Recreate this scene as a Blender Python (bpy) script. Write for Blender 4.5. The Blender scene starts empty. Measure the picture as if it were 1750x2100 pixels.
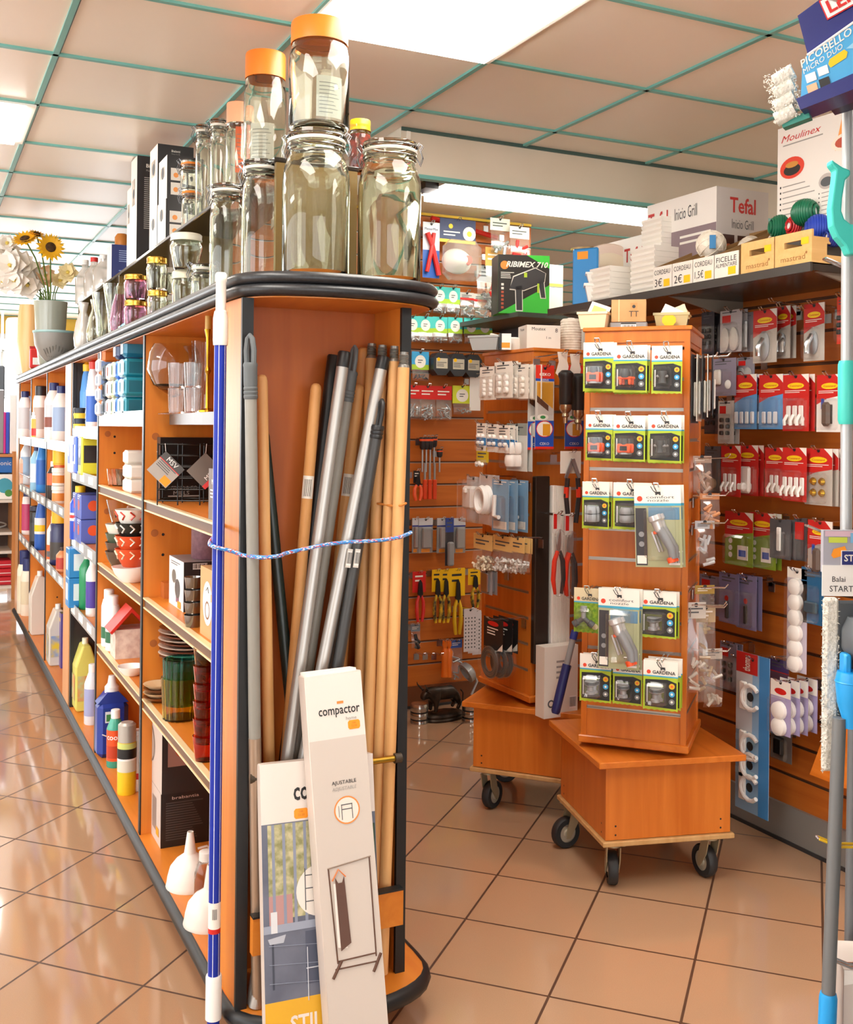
import bpy, math, random
from mathutils import Vector, Matrix
from math import radians as rad, sin, cos, pi
SC = bpy.context.scene
COL = SC.collection
random.seed(7)
# ------------------------------------------------------------------ camera
FPX, CXP, CYP, ROLL, YAW, EYE = 2172.0, 875.0, 880.0, rad(-.6), rad(25.8), 1.3
SY, CY = sin(YAW), cos(YAW)
cam = bpy.data.cameras.new('camera')
cam.sensor_fit = 'VERTICAL'; cam.sensor_height = 36; cam.sensor_width = 30
cam.lens = FPX / 2100 * 36
cam.shift_y = (CYP - 1050) / 2100
cam.clip_start = .05; cam.clip_end = 100
camo = bpy.data.objects.new('camera', cam); COL.objects.link(camo)
camo.location = (0, 0, EYE)
camo.rotation_euler = (Matrix.Rotation(-YAW, 3, 'Z') @ Matrix.Rotation(pi / 2, 3, 'X') @ Matrix.Rotation(-ROLL, 3, 'Z')).to_euler()
SC.camera = camo
# ------------------------------------------------------------------ look
SC.view_settings.view_transform = 'Standard'; SC.view_settings.look = 'None'
SC.view_settings.exposure = EXPO = 0.0; SC.view_settings.gamma = 1.0
SC.view_settings.use_curve_mapping = False
SC.cycles.max_bounces = 14; SC.cycles.transmission_bounces = 10; SC.cycles.transparent_max_bounces = 24
SC.cycles.glossy_bounces = 5; SC.cycles.diffuse_bounces = 5
SC.cycles.sample_clamp_indirect = 6; SC.cycles.use_denoising = True
W = bpy.data.worlds.new('daylight'); SC.world = W; W.use_nodes = True
W.node_tree.nodes['Background'].inputs[0].default_value = (.95, .98, 1, 1)
W.node_tree.nodes['Background'].inputs[1].default_value = 5.0
LAMP, TUBE = 18.0, 14.0
def area(name, loc, rot, sx, sy, power, col=(1, 1, 1)):
    l = bpy.data.lights.new(name, 'AREA'); l.shape = 'RECTANGLE'; l.size = sx; l.size_y = sy; l.energy = power; l.color = col
    o = bpy.data.objects.new(name, l); COL.objects.link(o); o.location = loc; o.rotation_euler = rot
    return o
area('daylight_far', (-1.2, 10.85, 1.5), (rad(-90), 0, 0), 4.5, 2.6, 110, (.95, .98, 1))
area('added_side_fill', (-3.3, 2.6, 1.4), (rad(90), rad(-120), 0), 1.7, 7.0, 150, (.97, .99, 1))  # unseen area lamp, added and tilted up to brighten the ceiling
area('daylight_street', (-.5, -4.35, 1.5), (rad(90), 0, 0), 5, 2.4, 15, (1, .98, .95))

# ------------------------------------------------------------------ pixel -> place
def ray(u, v):
    a0 = (u - CXP) / FPX; b0 = (CYP - v) / FPX
    a = a0 * cos(ROLL) + b0 * sin(ROLL); b = -a0 * sin(ROLL) + b0 * cos(ROLL)
    return Vector((a * CY + SY, -a * SY + CY, b))
def at(u, v, X=None, Y=None, Z=None, D=None):
    d = ray(u, v)
    t = X / d.x if X is not None else Y / d.y if Y is not None else (Z - EYE) / d.z if Z is not None else D
    return Vector((d.x * t, d.y * t, EYE + d.z * t))
def atP(u, v, p0, n):
    d = ray(u, v); o = Vector((0, 0, EYE))
    t = (Vector(p0) - o).dot(Vector(n)) / d.dot(Vector(n))
    return o + d * t
def mpp(p): return (p[0] * SY + p[1] * CY) / FPX      # metres per photo pixel at a point

# ------------------------------------------------------------------ materials
def lin(c):
    if isinstance(c, str):
        c = c.lstrip('#'); c = [int(c[i:i + 2], 16) / 255 for i in (0, 2, 4)]
    return tuple((x / 12.92 if x <= .04045 else ((x + .055) / 1.055) ** 2.4) for x in c)
_M = {}
def mat(c, rough=.5, metal=0, coat=0, spec=.5, key=None):
    k = key or (c, rough, metal, coat, spec)
    if k in _M: return _M[k]
    m = bpy.data.materials.new('material_' + str(c).strip('#')); m.use_nodes = True
    b = m.node_tree.nodes['Principled BSDF']
    b.inputs['Base Color'].default_value = (*lin(c), 1); b.inputs['Roughness'].default_value = rough
    b.inputs['Metallic'].default_value = metal; b.inputs['Coat Weight'].default_value = coat
    b.inputs['Specular IOR Level'].default_value = spec
    _M[k] = m
    return m
def nt(m):
    t = m.node_tree
    return t, t.nodes, t.links, t.nodes['Principled BSDF']
def emit(c, s):
    k = ('E', c, s)
    if k in _M: return _M[k]
    m = bpy.data.materials.new('lamp_light'); m.use_nodes = True
    b = m.node_tree.nodes['Principled BSDF']
    b.inputs['Base Color'].default_value = (.9, .9, .9, 1)
    b.inputs['Emission Color'].default_value = (*lin(c), 1); b.inputs['Emission Strength'].default_value = s
    _M[k] = m
    return m
def glass(c='#fbfdf8', rough=0.0, ior=1.45):
    k = ('G', c, rough, ior)
    if k in _M: return _M[k]
    m = mat(c, rough, key=k); b = m.node_tree.nodes['Principled BSDF']
    b.inputs['Transmission Weight'].default_value = 1; b.inputs['IOR'].default_value = ior
    return m
def film(c='#ffffff', gloss=.10, rough=.06, clear=.9):
    """thin clear plastic: mostly see-through with a sheen"""
    k = ('F', c, gloss, rough, clear)
    if k in _M: return _M[k]
    m = bpy.data.materials.new('clear_plastic'); m.use_nodes = True
    t = m.node_tree; n = t.nodes; l = t.links
    out = n['Material Output']; b = n['Principled BSDF']
    b.inputs['Base Color'].default_value = (*lin(c), 1); b.inputs['Roughness'].default_value = .35
    tr = n.new('ShaderNodeBsdfTransparent'); tr.inputs[0].default_value = (*lin(c), 1)
    m1 = n.new('ShaderNodeMixShader'); m1.inputs[0].default_value = clear
    l.new(b.outputs[0], m1.inputs[1]); l.new(tr.outputs[0], m1.inputs[2])
    g = n.new('ShaderNodeBsdfGlossy'); g.inputs[1].default_value = rough
    f = n.new('ShaderNodeLayerWeight')            # sheen grows toward grazing view, the same from both sides of the film
    pw = n.new('ShaderNodeMath'); pw.operation = 'POWER'; pw.inputs[1].default_value = 4.0; l.new(f.outputs['Facing'], pw.inputs[0])
    ad = n.new('ShaderNodeMath'); ad.operation = 'MULTIPLY_ADD'; ad.inputs[1].default_value = .7; ad.inputs[2].default_value = gloss + .02; ad.use_clamp = True
    l.new(pw.outputs[0], ad.inputs[0])
    m2 = n.new('ShaderNodeMixShader'); l.new(ad.outputs[0], m2.inputs[0])
    l.new(m1.outputs[0], m2.inputs[1]); l.new(g.outputs[0], m2.inputs[2]); l.new(m2.outputs[0], out.inputs[0])
    _M[k] = m
    return m
def wood(c1, c2, rough=.32, scale=6, axis='Z', key=None):
    k = ('W', c1, c2, rough, scale, axis)
    if k in _M: return _M[k]
    m = mat(c1, rough, key=k); t, n, l, b = nt(m)
    tc = n.new('ShaderNodeTexCoord'); mp = n.new('ShaderNodeMapping')
    s = [scale * 6] * 3; s['XYZ'.index(axis)] = scale * .45
    mp.inputs['Scale'].default_value = s
    no = n.new('ShaderNodeTexNoise'); no.inputs['Scale'].default_value = 1.0; no.inputs['Detail'].default_value = 5; no.inputs['Distortion'].default_value = .6
    cr = n.new('ShaderNodeValToRGB'); cr.color_ramp.elements[0].position = .3; cr.color_ramp.elements[1].position = .7
    cr.color_ramp.elements[0].color = (*lin(c1), 1); cr.color_ramp.elements[1].color = (*lin(c2), 1)
    l.new(tc.outputs['Object'], mp.inputs[0]); l.new(mp.outputs[0], no.inputs[0]); l.new(no.outputs[0], cr.inputs[0]); l.new(cr.outputs[0], b.inputs['Base Color'])
    return m
def noisy(c1, c2, scale=30, rough=.5, bump=0, key=None):
    k = ('N', c1, c2, scale, rough, bump)
    if k in _M: return _M[k]
    m = mat(c1, rough, key=k); t, n, l, b = nt(m)
    tc = n.new('ShaderNodeTexCoord'); no = n.new('ShaderNodeTexNoise'); no.inputs['Scale'].default_value = scale; no.inputs['Detail'].default_value = 4
    cr = n.new('ShaderNodeValToRGB'); cr.color_ramp.elements[0].position = .35; cr.color_ramp.elements[1].position = .65
    cr.color_ramp.elements[0].color = (*lin(c1), 1); cr.color_ramp.elements[1].color = (*lin(c2), 1)
    l.new(tc.outputs['Object'], no.inputs[0]); l.new(no.outputs[0], cr.inputs[0]); l.new(cr.outputs[0], b.inputs['Base Color'])
    if bump:
        bp = n.new('ShaderNodeBump'); bp.inputs['Strength'].default_value = bump; bp.inputs['Distance'].default_value = .004
        l.new(no.outputs[0], bp.inputs['Height']); l.new(bp.outputs[0], b.inputs['Normal'])
    return m
BEECH = wood('#da862f', '#cd7421', .38, 5)
BEECHX = wood('#da862f', '#cd7421', .38, 5, 'Y')
CHERRY = wood('#d37a2c', '#bf6419', .3, 5)
CHERRYX = wood('#d37a2c', '#bf6419', .3, 5, 'Y')
PINE = wood('#e8b578', '#dda263', .5, 10)
BLACK = mat('#17181a', .42); DARK = mat('#2b2b2d', .5); WHITE = mat('#f2f0ec', .45); OFFW = mat('#e9e3d8', .5)
CHROME = mat('#cfd0d2', .16, 1); STEEL = mat('#b9bcc0', .3, 1); GREY = mat('#8d9092', .45); DGREY = mat('#55585b', .5)
ORANGE = mat('#f07a20', .4); YELLOW = mat('#f4c20d', .4); RED = mat('#cf2420', .4); BLUE = mat('#1f4fb0', .4); TAG = mat('#f99a1c', .55)
CLEAR = glass(); FILM = film()

# ------------------------------------------------------------------ geometry
_TX = {}
def glyphs(body, bold=0.0, slant=0.0):
    k = (body, bold, slant)
    if k not in _TX:
        c = bpy.data.curves.new('t', 'FONT'); c.body = body; c.resolution_u = 2; c.offset = bold; c.shear = slant
        o = bpy.data.objects.new('t', c); m = o.to_mesh()
        v = [tuple(x.co) for x in m.vertices]; f = [tuple(p.vertices) for p in m.polygons]
        o.to_mesh_clear(); bpy.data.objects.remove(o); bpy.data.curves.remove(c)
        _TX[k] = (v, f)
    return _TX[k]
def face_T(origin, xdir, zdir=(0, 0, 1)):
    """a frame whose local x runs along xdir, z up, and -y looks out"""
    x = Vector(xdir).normalized(); z = Vector(zdir).normalized(); y = z.cross(x)
    m = Matrix((x, y, z)).transposed().to_4x4(); m.translation = Vector(origin)
    return m
class G:
    def __init__(s): s.v = []; s.f = []; s.m = []; s.s = []; s.mats = []; s.T = None
    def add(s, vs, fs, m, smooth=False, T=None):
        b = len(s.v); M = s.T
        if T is not None: M = (M @ T) if M is not None else T
        s.v += [tuple(M @ Vector(p)) for p in vs] if M is not None else [tuple(p) for p in vs]
        if m not in s.mats: s.mats.append(m)
        i = s.mats.index(m)
        for f in fs: s.f.append(tuple(b + k for k in f)); s.m.append(i); s.s.append(smooth)
        return s
    def box(s, x0, x1, y0, y1, z0, z1, m, T=None, c=0):
        if x0 > x1: x0, x1 = x1, x0
        if y0 > y1: y0, y1 = y1, y0
        if z0 > z1: z0, z1 = z1, z0
        if c:
            c = min(c, (x1 - x0) * .45, (y1 - y0) * .45, (z1 - z0) * .45)
            P = []
            for sx in (0, 1):
                for sy in (0, 1):
                    for sz in (0, 1):
                        X, Y, Z = (x0, x1)[sx], (y0, y1)[sy], (z0, z1)[sz]
                        dx, dy, dz = (c, -c)[sx], (c, -c)[sy], (c, -c)[sz]
                        P += [(X, Y + dy, Z + dz), (X + dx, Y, Z + dz), (X + dx, Y + dy, Z)]
            k = lambda a, b, d, ax: (a * 4 + b * 2 + d) * 3 + ax
            F = []
            for a in (0, 1):
                q = [k(a, 0, 0, 0), k(a, 1, 0, 0), k(a, 1, 1, 0), k(a, 0, 1, 0)]; F.append(q if a else q[::-1])
                q = [k(0, a, 0, 1), k(1, a, 0, 1), k(1, a, 1, 1), k(0, a, 1, 1)]; F.append(q[::-1] if a else q)
                q = [k(0, 0, a, 2), k(1, 0, a, 2), k(1, 1, a, 2), k(0, 1, a, 2)]; F.append(q if a else q[::-1])
            for a in (0, 1):
                for b in (0, 1):
                    q = [k(a, b, 0, 0), k(a, b, 1, 0), k(a, b, 1, 1), k(a, b, 0, 1)]; F.append(q if (a ^ b) else q[::-1])
                    q = [k(a, 0, b, 0), k(a, 1, b, 0), k(a, 1, b, 2), k(a, 0, b, 2)]; F.append(q[::-1] if (a ^ b) else q)
                    q = [k(0, a, b, 1), k(1, a, b, 1), k(1, a, b, 2), k(0, a, b, 2)]; F.append(q if (a ^ b) else q[::-1])
                    for d in (0, 1):
                        q = [k(a, b, d, 0), k(a, b, d, 1), k(a, b, d, 2)]; F.append(q if (a + b + d) % 2 else q[::-1])
            return s.add(P, F, m, False, T)
        P = [(x0, y0, z0), (x1, y0, z0), (x1, y1, z0), (x0, y1, z0), (x0, y0, z1), (x1, y0, z1), (x1, y1, z1), (x0, y1, z1)]
        return s.add(P, [(0, 3, 2, 1), (4, 5, 6, 7), (0, 1, 5, 4), (1, 2, 6, 5), (2, 3, 7, 6), (3, 0, 4, 7)], m, False, T)
    def lathe(s, prof, m, n=20, c=(0, 0, 0), T=None, smooth=True, sx=1, sy=1):
        vs = []; fs = []; rings = []
        for r, z in prof:
            if r < 1e-6: rings.append([len(vs)]); vs.append((c[0], c[1], c[2] + z))
            else:
                rings.append(list(range(len(vs), len(vs) + n)))
                vs += [(c[0] + r * sx * cos(2 * pi * i / n), c[1] + r * sy * sin(2 * pi * i / n), c[2] + z) for i in range(n)]
        for a, b in zip(rings, rings[1:]):
            for i in range(n):
                j = (i + 1) % n
                if len(a) == 1 and len(b) == 1: continue
                if len(a) == 1: fs.append((a[0], b[j], b[i]))
                elif len(b) == 1: fs.append((a[i], a[j], b[0]))
                else: fs.append((a[i], a[j], b[j], b[i]))
        return s.add(vs, fs, m, smooth, T)
    def cyl(s, r, z0, z1, m, n=20, c=(0, 0, 0), T=None, r2=None):
        return s.lathe([(0, z0), (r, z0), (r if r2 is None else r2, z1), (0, z1)], m, n, c, T)
    def tube(s, pts, r, m, n=8, closed=False, T=None, caps=True):
        P = [Vector(p) for p in pts]; N = len(P); vs = []; fs = []
        up = None
        for i in range(N):
            a = P[i - 1] if (i or closed) else P[0]; b = P[(i + 1) % N] if (i < N - 1 or closed) else P[-1]
            t = (b - a).normalized() if (b - a).length > 1e-9 else Vector((0, 0, 1))
            if up is None: up = Vector((0, 0, 1)) if abs(t.z) < .9 else Vector((1, 0, 0))
            x = up.cross(t)
            if x.length < 1e-6: x = Vector((1, 0, 0)).cross(t)
            x.normalize(); y = t.cross(x); up = y
            rr = r[i] if isinstance(r, (list, tuple)) else r
            vs += [P[i] + (x * cos(2 * pi * k / n) + y * sin(2 * pi * k / n)) * rr for k in range(n)]
        for i in range(N if closed else N - 1):
            a = i * n; b = ((i + 1) % N) * n
            for k in range(n): fs.append((a + k, a + (k + 1) % n, b + (k + 1) % n, b + k))
        if caps and not closed: fs += [tuple(range(n))[::-1], tuple(range((N - 1) * n, N * n))]
        return s.add(vs, fs, m, True, T)
    def prism(s, poly, y0, y1, m, T=None, smooth=False):
        """outline in x,z carried from y0 (front) to y1"""
        n = len(poly)
        vs = [(x, y0, z) for x, z in poly] + [(x, y1, z) for x, z in poly]
        fs = [tuple(range(n)), tuple(range(2 * n - 1, n - 1, -1))] + [(i, i + n, (i + 1) % n + n, (i + 1) % n) for i in range(n)]
        return s.add(vs, fs, m, smooth, T)
    def slab(s, poly, z0, z1, m, T=None, m2=None):
        """outline in x,y carried from z0 to z1; m2 = the edge's own material"""
        n = len(poly)
        vs = [(x, y, z0) for x, y in poly] + [(x, y, z1) for x, y in poly]
        s.add(vs, [tuple(range(n))[::-1], tuple(range(n, 2 * n))], m, False, T)
        return s.add(vs, [(i, (i + 1) % n, (i + 1) % n + n, i + n) for i in range(n)], m2 or m, False, T)
    def rect(s, x0, x1, z0, z1, y, m, T=None):
        return s.add([(x0, y, z0), (x1, y, z0), (x1, y, z1), (x0, y, z1)], [(0, 1, 2, 3)], m, False, T)
    def poly(s, pts, y, m, T=None):
        return s.add([(x, y, z) for x, z in pts], [tuple(range(len(pts)))], m, False, T)
    def disc(s, cx, cz, r, y, m, n=16, T=None, rz=None):
        return s.poly([(cx + r * cos(2 * pi * i / n), cz + (rz or r) * sin(2 * pi * i / n)) for i in range(n)], y, m, T)
    def ring(s, cx, cz, r0, r1, y, m, n=20, T=None):
        vs = [(cx + r * cos(2 * pi * i / n), y, cz + r * sin(2 * pi * i / n)) for r in (r0, r1) for i in range(n)]
        return s.add(vs, [(i, n + i, n + (i + 1) % n, (i + 1) % n)[::-1] for i in range(n)], m, False, T)
    def text(s, body, x, z, h, y, m, w=None, bold=0.0, slant=0.0, align='c', T=None, rot=0):
        v, f = glyphs(body, bold, slant)
        if not v: return s
        x0 = min(p[0] for p in v); x1 = max(p[0] for p in v); z0 = min(p[1] for p in v); z1 = max(p[1] for p in v)
        k = h / max(z1 - z0, 1e-6); kx = w / (x1 - x0) if w else k
        ox = {'c': -(x0 + x1) / 2, 'l': -x0, 'r': -x1}[align]; oz = -(z0 + z1) / 2
        cr, sr = cos(rot), sin(rot)
        P = []
        for p in v:
            a = (p[0] + ox) * kx; b = (p[1] + oz) * k
            P.append((x + a * cr - b * sr, y, z + a * sr + b * cr))
        return s.add(P, f, m, False, T)
    def lines(s, x0, x1, z0, z1, y, m, n, T=None, fill=.4):
        """n printed lines of small copy"""
        h = (z1 - z0) / n
        for i in range(n):
            e = x1 - (x1 - x0) * (.05 + .3 * ((i * 7919) % 10) / 10)
            s.rect(x0, e, z1 - h * i - h * fill, z1 - h * i, y, m, T)
        return s
    def bars(s, x0, x1, z0, z1, y, m=None, T=None, n=11):
        s.rect(x0, x1, z0, z1, y, WHITE, T); w = (x1 - x0) / (2 * n)
        for i in range(n): s.rect(x0 + w * (2 * i + .5), x0 + w * (2 * i + 1.2 + .3 * (i % 3)), z0 + (z1 - z0) * .15, z1 - (z1 - z0) * .1, y - .0004, m or BLACK, T)
        return s
    def shift(s, d, k0=0):
        s.v[k0:] = [(a + d[0], b + d[1], c + d[2]) for a, b, c in s.v[k0:]]; return s
    def obj(s, name, parent=None, ang=38, bev=0):
        me = bpy.data.meshes.new(name); me.from_pydata(s.v, [], s.f); me.update()
        for m in s.mats: me.materials.append(m)
        me.polygons.foreach_set('material_index', s.m); me.polygons.foreach_set('use_smooth', s.s)
        if any(s.s): me.set_sharp_from_angle(angle=rad(ang))
        o = bpy.data.objects.new(name, me); COL.objects.link(o)
        if parent is not None: o.parent = parent
        if bev:
            b = o.modifiers.new('edge', 'BEVEL'); b.width = bev; b.segments = 2; b.limit_method = 'ANGLE'; b.angle_limit = rad(40)
        return o
def thing(name, label, cat, loc=(0, 0, 0), rz=0, group=None, rot=None):
    o = bpy.data.objects.new(name, None); COL.objects.link(o); o.empty_display_size = .05
    o.location = loc; o.rotation_euler = rot if rot else (0, 0, rz)
    o['label'] = label; o['category'] = cat
    if group: o['group'] = group
    return o
def tag(o, label, cat, group=None, loc=None, rz=None, rot=None):
    o['label'] = label; o['category'] = cat
    if group: o['group'] = group
    if loc is not None: o.location = loc
    if rz is not None: o.rotation_euler = (0, 0, rz)
    if rot is not None: o.rotation_euler = rot
    return o
def struct(o): o['kind'] = 'structure'; return o
def dup(o, label=None, loc=None, rz=None, rot=None, group=None):
    kids = list(o.children)
    c = o.copy(); COL.objects.link(c)
    for k in kids:
        d = k.copy(); COL.objects.link(d); d.parent = c
        for g in list(k.children):
            e = g.copy(); COL.objects.link(e); e.parent = d
    if label: c['label'] = label
    if loc is not None: c.location = loc
    if rz is not None: c.rotation_euler = (0, 0, rz)
    if rot is not None: c.rotation_euler = rot
    if group: c['group'] = group
    return c
ORD = ['first', 'second', 'third', 'fourth', 'fifth', 'sixth', 'seventh', 'eighth', 'ninth', 'tenth', 'eleventh', 'twelfth']
# ================================================================== the room
CEIL, LOWC, XW = 2.32, 2.17, 2.51
XL, YN, YF, XR = -3.4, -4.2, 10.6, 6.5
# floor: 30 cm polished tiles laid at 45 degrees
m = mat('#c4906b', .13, key='tile'); t, n, l, b = nt(m)
tc = n.new('ShaderNodeTexCoord'); mp = n.new('ShaderNodeMapping'); mp.vector_type = 'POINT'
TS = .297
mp.inputs['Location'].default_value = (.0, .0, 0); mp.inputs['Rotation'].default_value = (0, 0, 0); mp.inputs['Scale'].default_value = (1 / TS, 1 / TS, 1)
br = n.new('ShaderNodeTexBrick'); br.offset = 0; br.squash = 1
for k, v in (('Scale', 1), ('Mortar Size', .011), ('Mortar Smooth', .05), ('Bias', 0), ('Brick Width', 1), ('Row Height', 1)): br.inputs[k].default_value = v
br.inputs['Color1'].default_value = (*lin('#be997a'), 1); br.inputs['Color2'].default_value = (*lin('#b89272'), 1); br.inputs['Mortar'].default_value = (*lin('#54351f'), 1)
no = n.new('ShaderNodeTexNoise'); no.inputs['Scale'].default_value = 140; no.inputs['Detail'].default_value = 3
mx = n.new('ShaderNodeMixRGB'); mx.blend_type = 'MULTIPLY'; mx.inputs[0].default_value = .22
l.new(tc.outputs['Object'], mp.inputs[0]); l.new(mp.outputs[0], br.inputs[0]); l.new(mp.outputs[0], no.inputs[0])
l.new(br.outputs['Color'], mx.inputs[1]); l.new(no.outputs['Fac'], mx.inputs[2]); l.new(mx.outputs[0], b.inputs['Base Color'])
ro = n.new('ShaderNodeMapRange'); ro.inputs[3].default_value = .07; ro.inputs[4].default_value = .55; l.new(br.outputs['Fac'], ro.inputs[0]); l.new(ro.outputs[0], b.inputs['Roughness'])
b.inputs['Specular IOR Level'].default_value = .85
FLOORM = m
ang = rad(-45.9)      # tile rows measured against the shelving
org = Vector((1.117, 2.275, 0))
g = G()
R = Matrix.Rotation(ang, 4, 'Z')
inv = (Matrix.Translation(org) @ R).inverted()
g.slab([tuple((inv @ Vector((x, y, 0)))[:2]) for x, y in ((XL - .1, YN - .1), (XR + .1, YN - .1), (XR + .1, YF + .1), (XL - .1, YF + .1))], -.06, 0, FLOORM)
o = struct(g.obj('floor')); o.location = org; o.rotation_euler = (0, 0, ang)
# walls
PAINT = noisy('#eee6d6', '#e8dfcd', 8, .7); YPAINT = noisy('#ecc95a', '#e6c04e', 8, .7)
struct(G().box(XL - .1, XL, YN, -1.0, 0, 2.6, PAINT).box(XL - .1, XL, 6.2, YF, 0, 2.6, PAINT).box(XL - .1, XL, -1.0, 6.2, 0, .5, PAINT).box(XL - .1, XL, -1.0, 6.2, 2.2, 2.6, PAINT).obj('wall_left'))
struct(G().box(XR, XR + .1, YN, YF, 0, 2.6, PAINT).obj('wall_right'))
WX0, WX1, WZ0, WZ1 = -3.0, 1.9, .25, 2.15
g = G().box(XL, WX0, YF, YF + .1, 0, 2.6, YPAINT).box(WX1, XR, YF, YF + .1, 0, 2.6, PAINT).box(WX0, WX1, YF, YF + .1, 0, WZ0, PAINT).box(WX0, WX1, YF, YF + .1, WZ1, 2.6, YPAINT)
struct(g.obj('wall_far'))
g = G().box(XL, -3.0, YN - .1, YN, 0, 2.6, PAINT).box(2.2, XR, YN - .1, YN, 0, 2.6, PAINT).box(-3.0, 2.2, YN - .1, YN, 0, .2, PAINT).box(-3.0, 2.2, YN - .1, YN, 2.15, 2.6, PAINT)
struct(g.obj('wall_street'))
ALU = mat('#d9dbdc', .35, .6)
for wi, (y, x0, x1, z0, z1, nm) in enumerate(((YF + .05, WX0, WX1, WZ0, WZ1, 4), (YN - .05, -3.0, 2.2, .2, 2.15, 4))):
    g = G(); w = (x1 - x0) / nm
    for i in range(nm + 1): g.box(x0 + w * i - .03, x0 + w * i + .03, y - .03, y + .03, z0, z1, ALU)
    g.box(x0, x1, y - .03, y + .03, z0, z0 + .05, ALU).box(x0, x1, y - .03, y + .03, z1 - .05, z1, ALU)
    fr = struct(g.obj('window_%d' % (wi + 1)))
    for i in range(nm):
        struct(G().box(x0 + w * i + .03, x0 + w * (i + 1) - .03, y - .003, y + .003, z0 + .05, z1 - .05, film('#ffffff', .02, .02, 1)).obj('window_pane', fr))
g = G()
for i in range(6): g.box(XL - .08, XL - .02, -1.0 + 1.44 * i - .03 * (i > 0), -1.0 + 1.44 * i + .03, .5, 2.2, ALU)
g.box(XL - .08, XL - .02, -1.0, 6.2, .5, .55, ALU).box(XL - .08, XL - .02, -1.0, 6.2, 2.15, 2.2, ALU)
fr = struct(g.obj('window_3'))  # out of view; this window was added to bring in side light
struct(G().box(XL - .053, XL - .047, -1.0, 6.2, .55, 2.15, film('#ffffff', .02, .02, 1)).obj('window_pane', fr))
struct(G().box(XL, XR, YN, YN + .015, 0, .08, PAINT).obj('baseboard_street'))
# ceiling: satin panels hung in a teal tee grid
PANEL = noisy('#f3eadb', '#f0e6d6', 2, .34); nt(PANEL)[3].inputs['Specular IOR Level'].default_value = .45
GX, GY, OX, OY = .538, .501, .338, 3.058
BX, BY = 1.47, 3.262          # corner of the dropped part
struct(G().box(XL, XR, YN, YF, CEIL, CEIL + .08, PANEL).obj('ceiling'))
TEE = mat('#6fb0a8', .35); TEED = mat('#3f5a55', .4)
def tee(x0, x1, y0, y1, z, along):
    g = G()
    g.box(x0, x1, y0, y1, z - .006, z, TEE)
    return g
g = G()
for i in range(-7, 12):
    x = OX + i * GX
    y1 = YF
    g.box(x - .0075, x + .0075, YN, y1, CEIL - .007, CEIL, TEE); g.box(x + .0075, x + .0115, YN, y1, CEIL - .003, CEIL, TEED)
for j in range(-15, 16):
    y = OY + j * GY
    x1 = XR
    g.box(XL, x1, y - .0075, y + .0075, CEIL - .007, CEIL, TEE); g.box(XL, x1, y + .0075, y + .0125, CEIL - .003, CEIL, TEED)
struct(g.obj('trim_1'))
# the bulkhead hung under the ceiling
BULK = noisy('#ddd2c0', '#d8ccb8', 3, .5)
g = G().box(BX, XR, BY, BY + .02, LOWC - .005, CEIL, BULK)
struct(G().box(BX, BX + .02, BY + .02, YF, LOWC - .005, CEIL, BULK).obj('ceiling_bulkhead_side'))
g.box(BX + .02, BX + .034, BY - .004, BY, LOWC, CEIL, mat('#f0ebe0', .4))
struct(g.obj('ceiling_bulkhead'))
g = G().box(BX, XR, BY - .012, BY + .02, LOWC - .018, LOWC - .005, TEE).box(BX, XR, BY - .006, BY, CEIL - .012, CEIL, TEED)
struct(g.obj('trim_2'))
# ceiling lamps
LAMPM = emit('#fff8ee', LAMP)
def ceiling_lamp(i, j, ni, nj, label):
    x0 = OX + i * GX; x1 = x0 + ni * GX; y0 = OY + j * GY; y1 = y0 + nj * GY
    t = thing('ceiling_light', label, 'ceiling light', ((x0 + x1) / 2, (y0 + y1) / 2, CEIL), group=None)
    a, b = (x1 - x0) / 2, (y1 - y0) / 2
    g = G()
    FR = mat('#e8e4da', .4)
    for s in (-1, 1):
        g.box(s * a, s * (a - .03), -b, b, -.013, 0, FR); g.box(-a + .03, a - .03, s * b, s * (b - .03), -.013, 0, FR)
    g.obj('frame', t)
    G().box(-a + .03, a - .03, -b + .03, b - .03, -.026, -.002, LAMPM).obj('diffuser', t)
ceiling_lamp(1, -3, 1, 2, 'large white light panel in the ceiling above the tall glass jars')
ceiling_lamp(-1, 1, 1, 1, 'white light panel in the ceiling over the aisle, beyond the black boxes')
ceiling_lamp(-1, 6, 1, 1, 'white light panel in the ceiling near the far windows')
ceiling_lamp(0, 10, 1, 1, 'white light panel in the ceiling beyond the flowers, mirrored in the floor')
ceiling_lamp(-1, -4, 1, 2, 'white light panel in the ceiling nearer the street window')
ceiling_lamp(3, -6, 1, 2, 'white light panel in the ceiling before the garden spinner')
ceiling_lamp(-5, -1, 1, 2, 'white light panel in the ceiling by the plain wall')
ceiling_lamp(6, -2, 1, 1, 'white light panel in the ceiling behind the hook wall')
# batten of bright tubes behind the bulkhead
t = thing('tube_light', 'long bright fluorescent batten under the ceiling beyond the bulkhead', 'ceiling light', (2.68, 3.93, CEIL - .008))
G().box(-.76, 2.4, -.14, .14, -.02, 0, mat('#eeeeea', .4)).obj('housing', t)
G().box(-.74, 2.38, -.13, .13, -.045, -.02, emit('#fffaf0', TUBE)).obj('diffuser', t)
G().box(-.82, -.76, -.05, .05, -.03, 0, BLACK).obj('end_cap', t)
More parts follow.
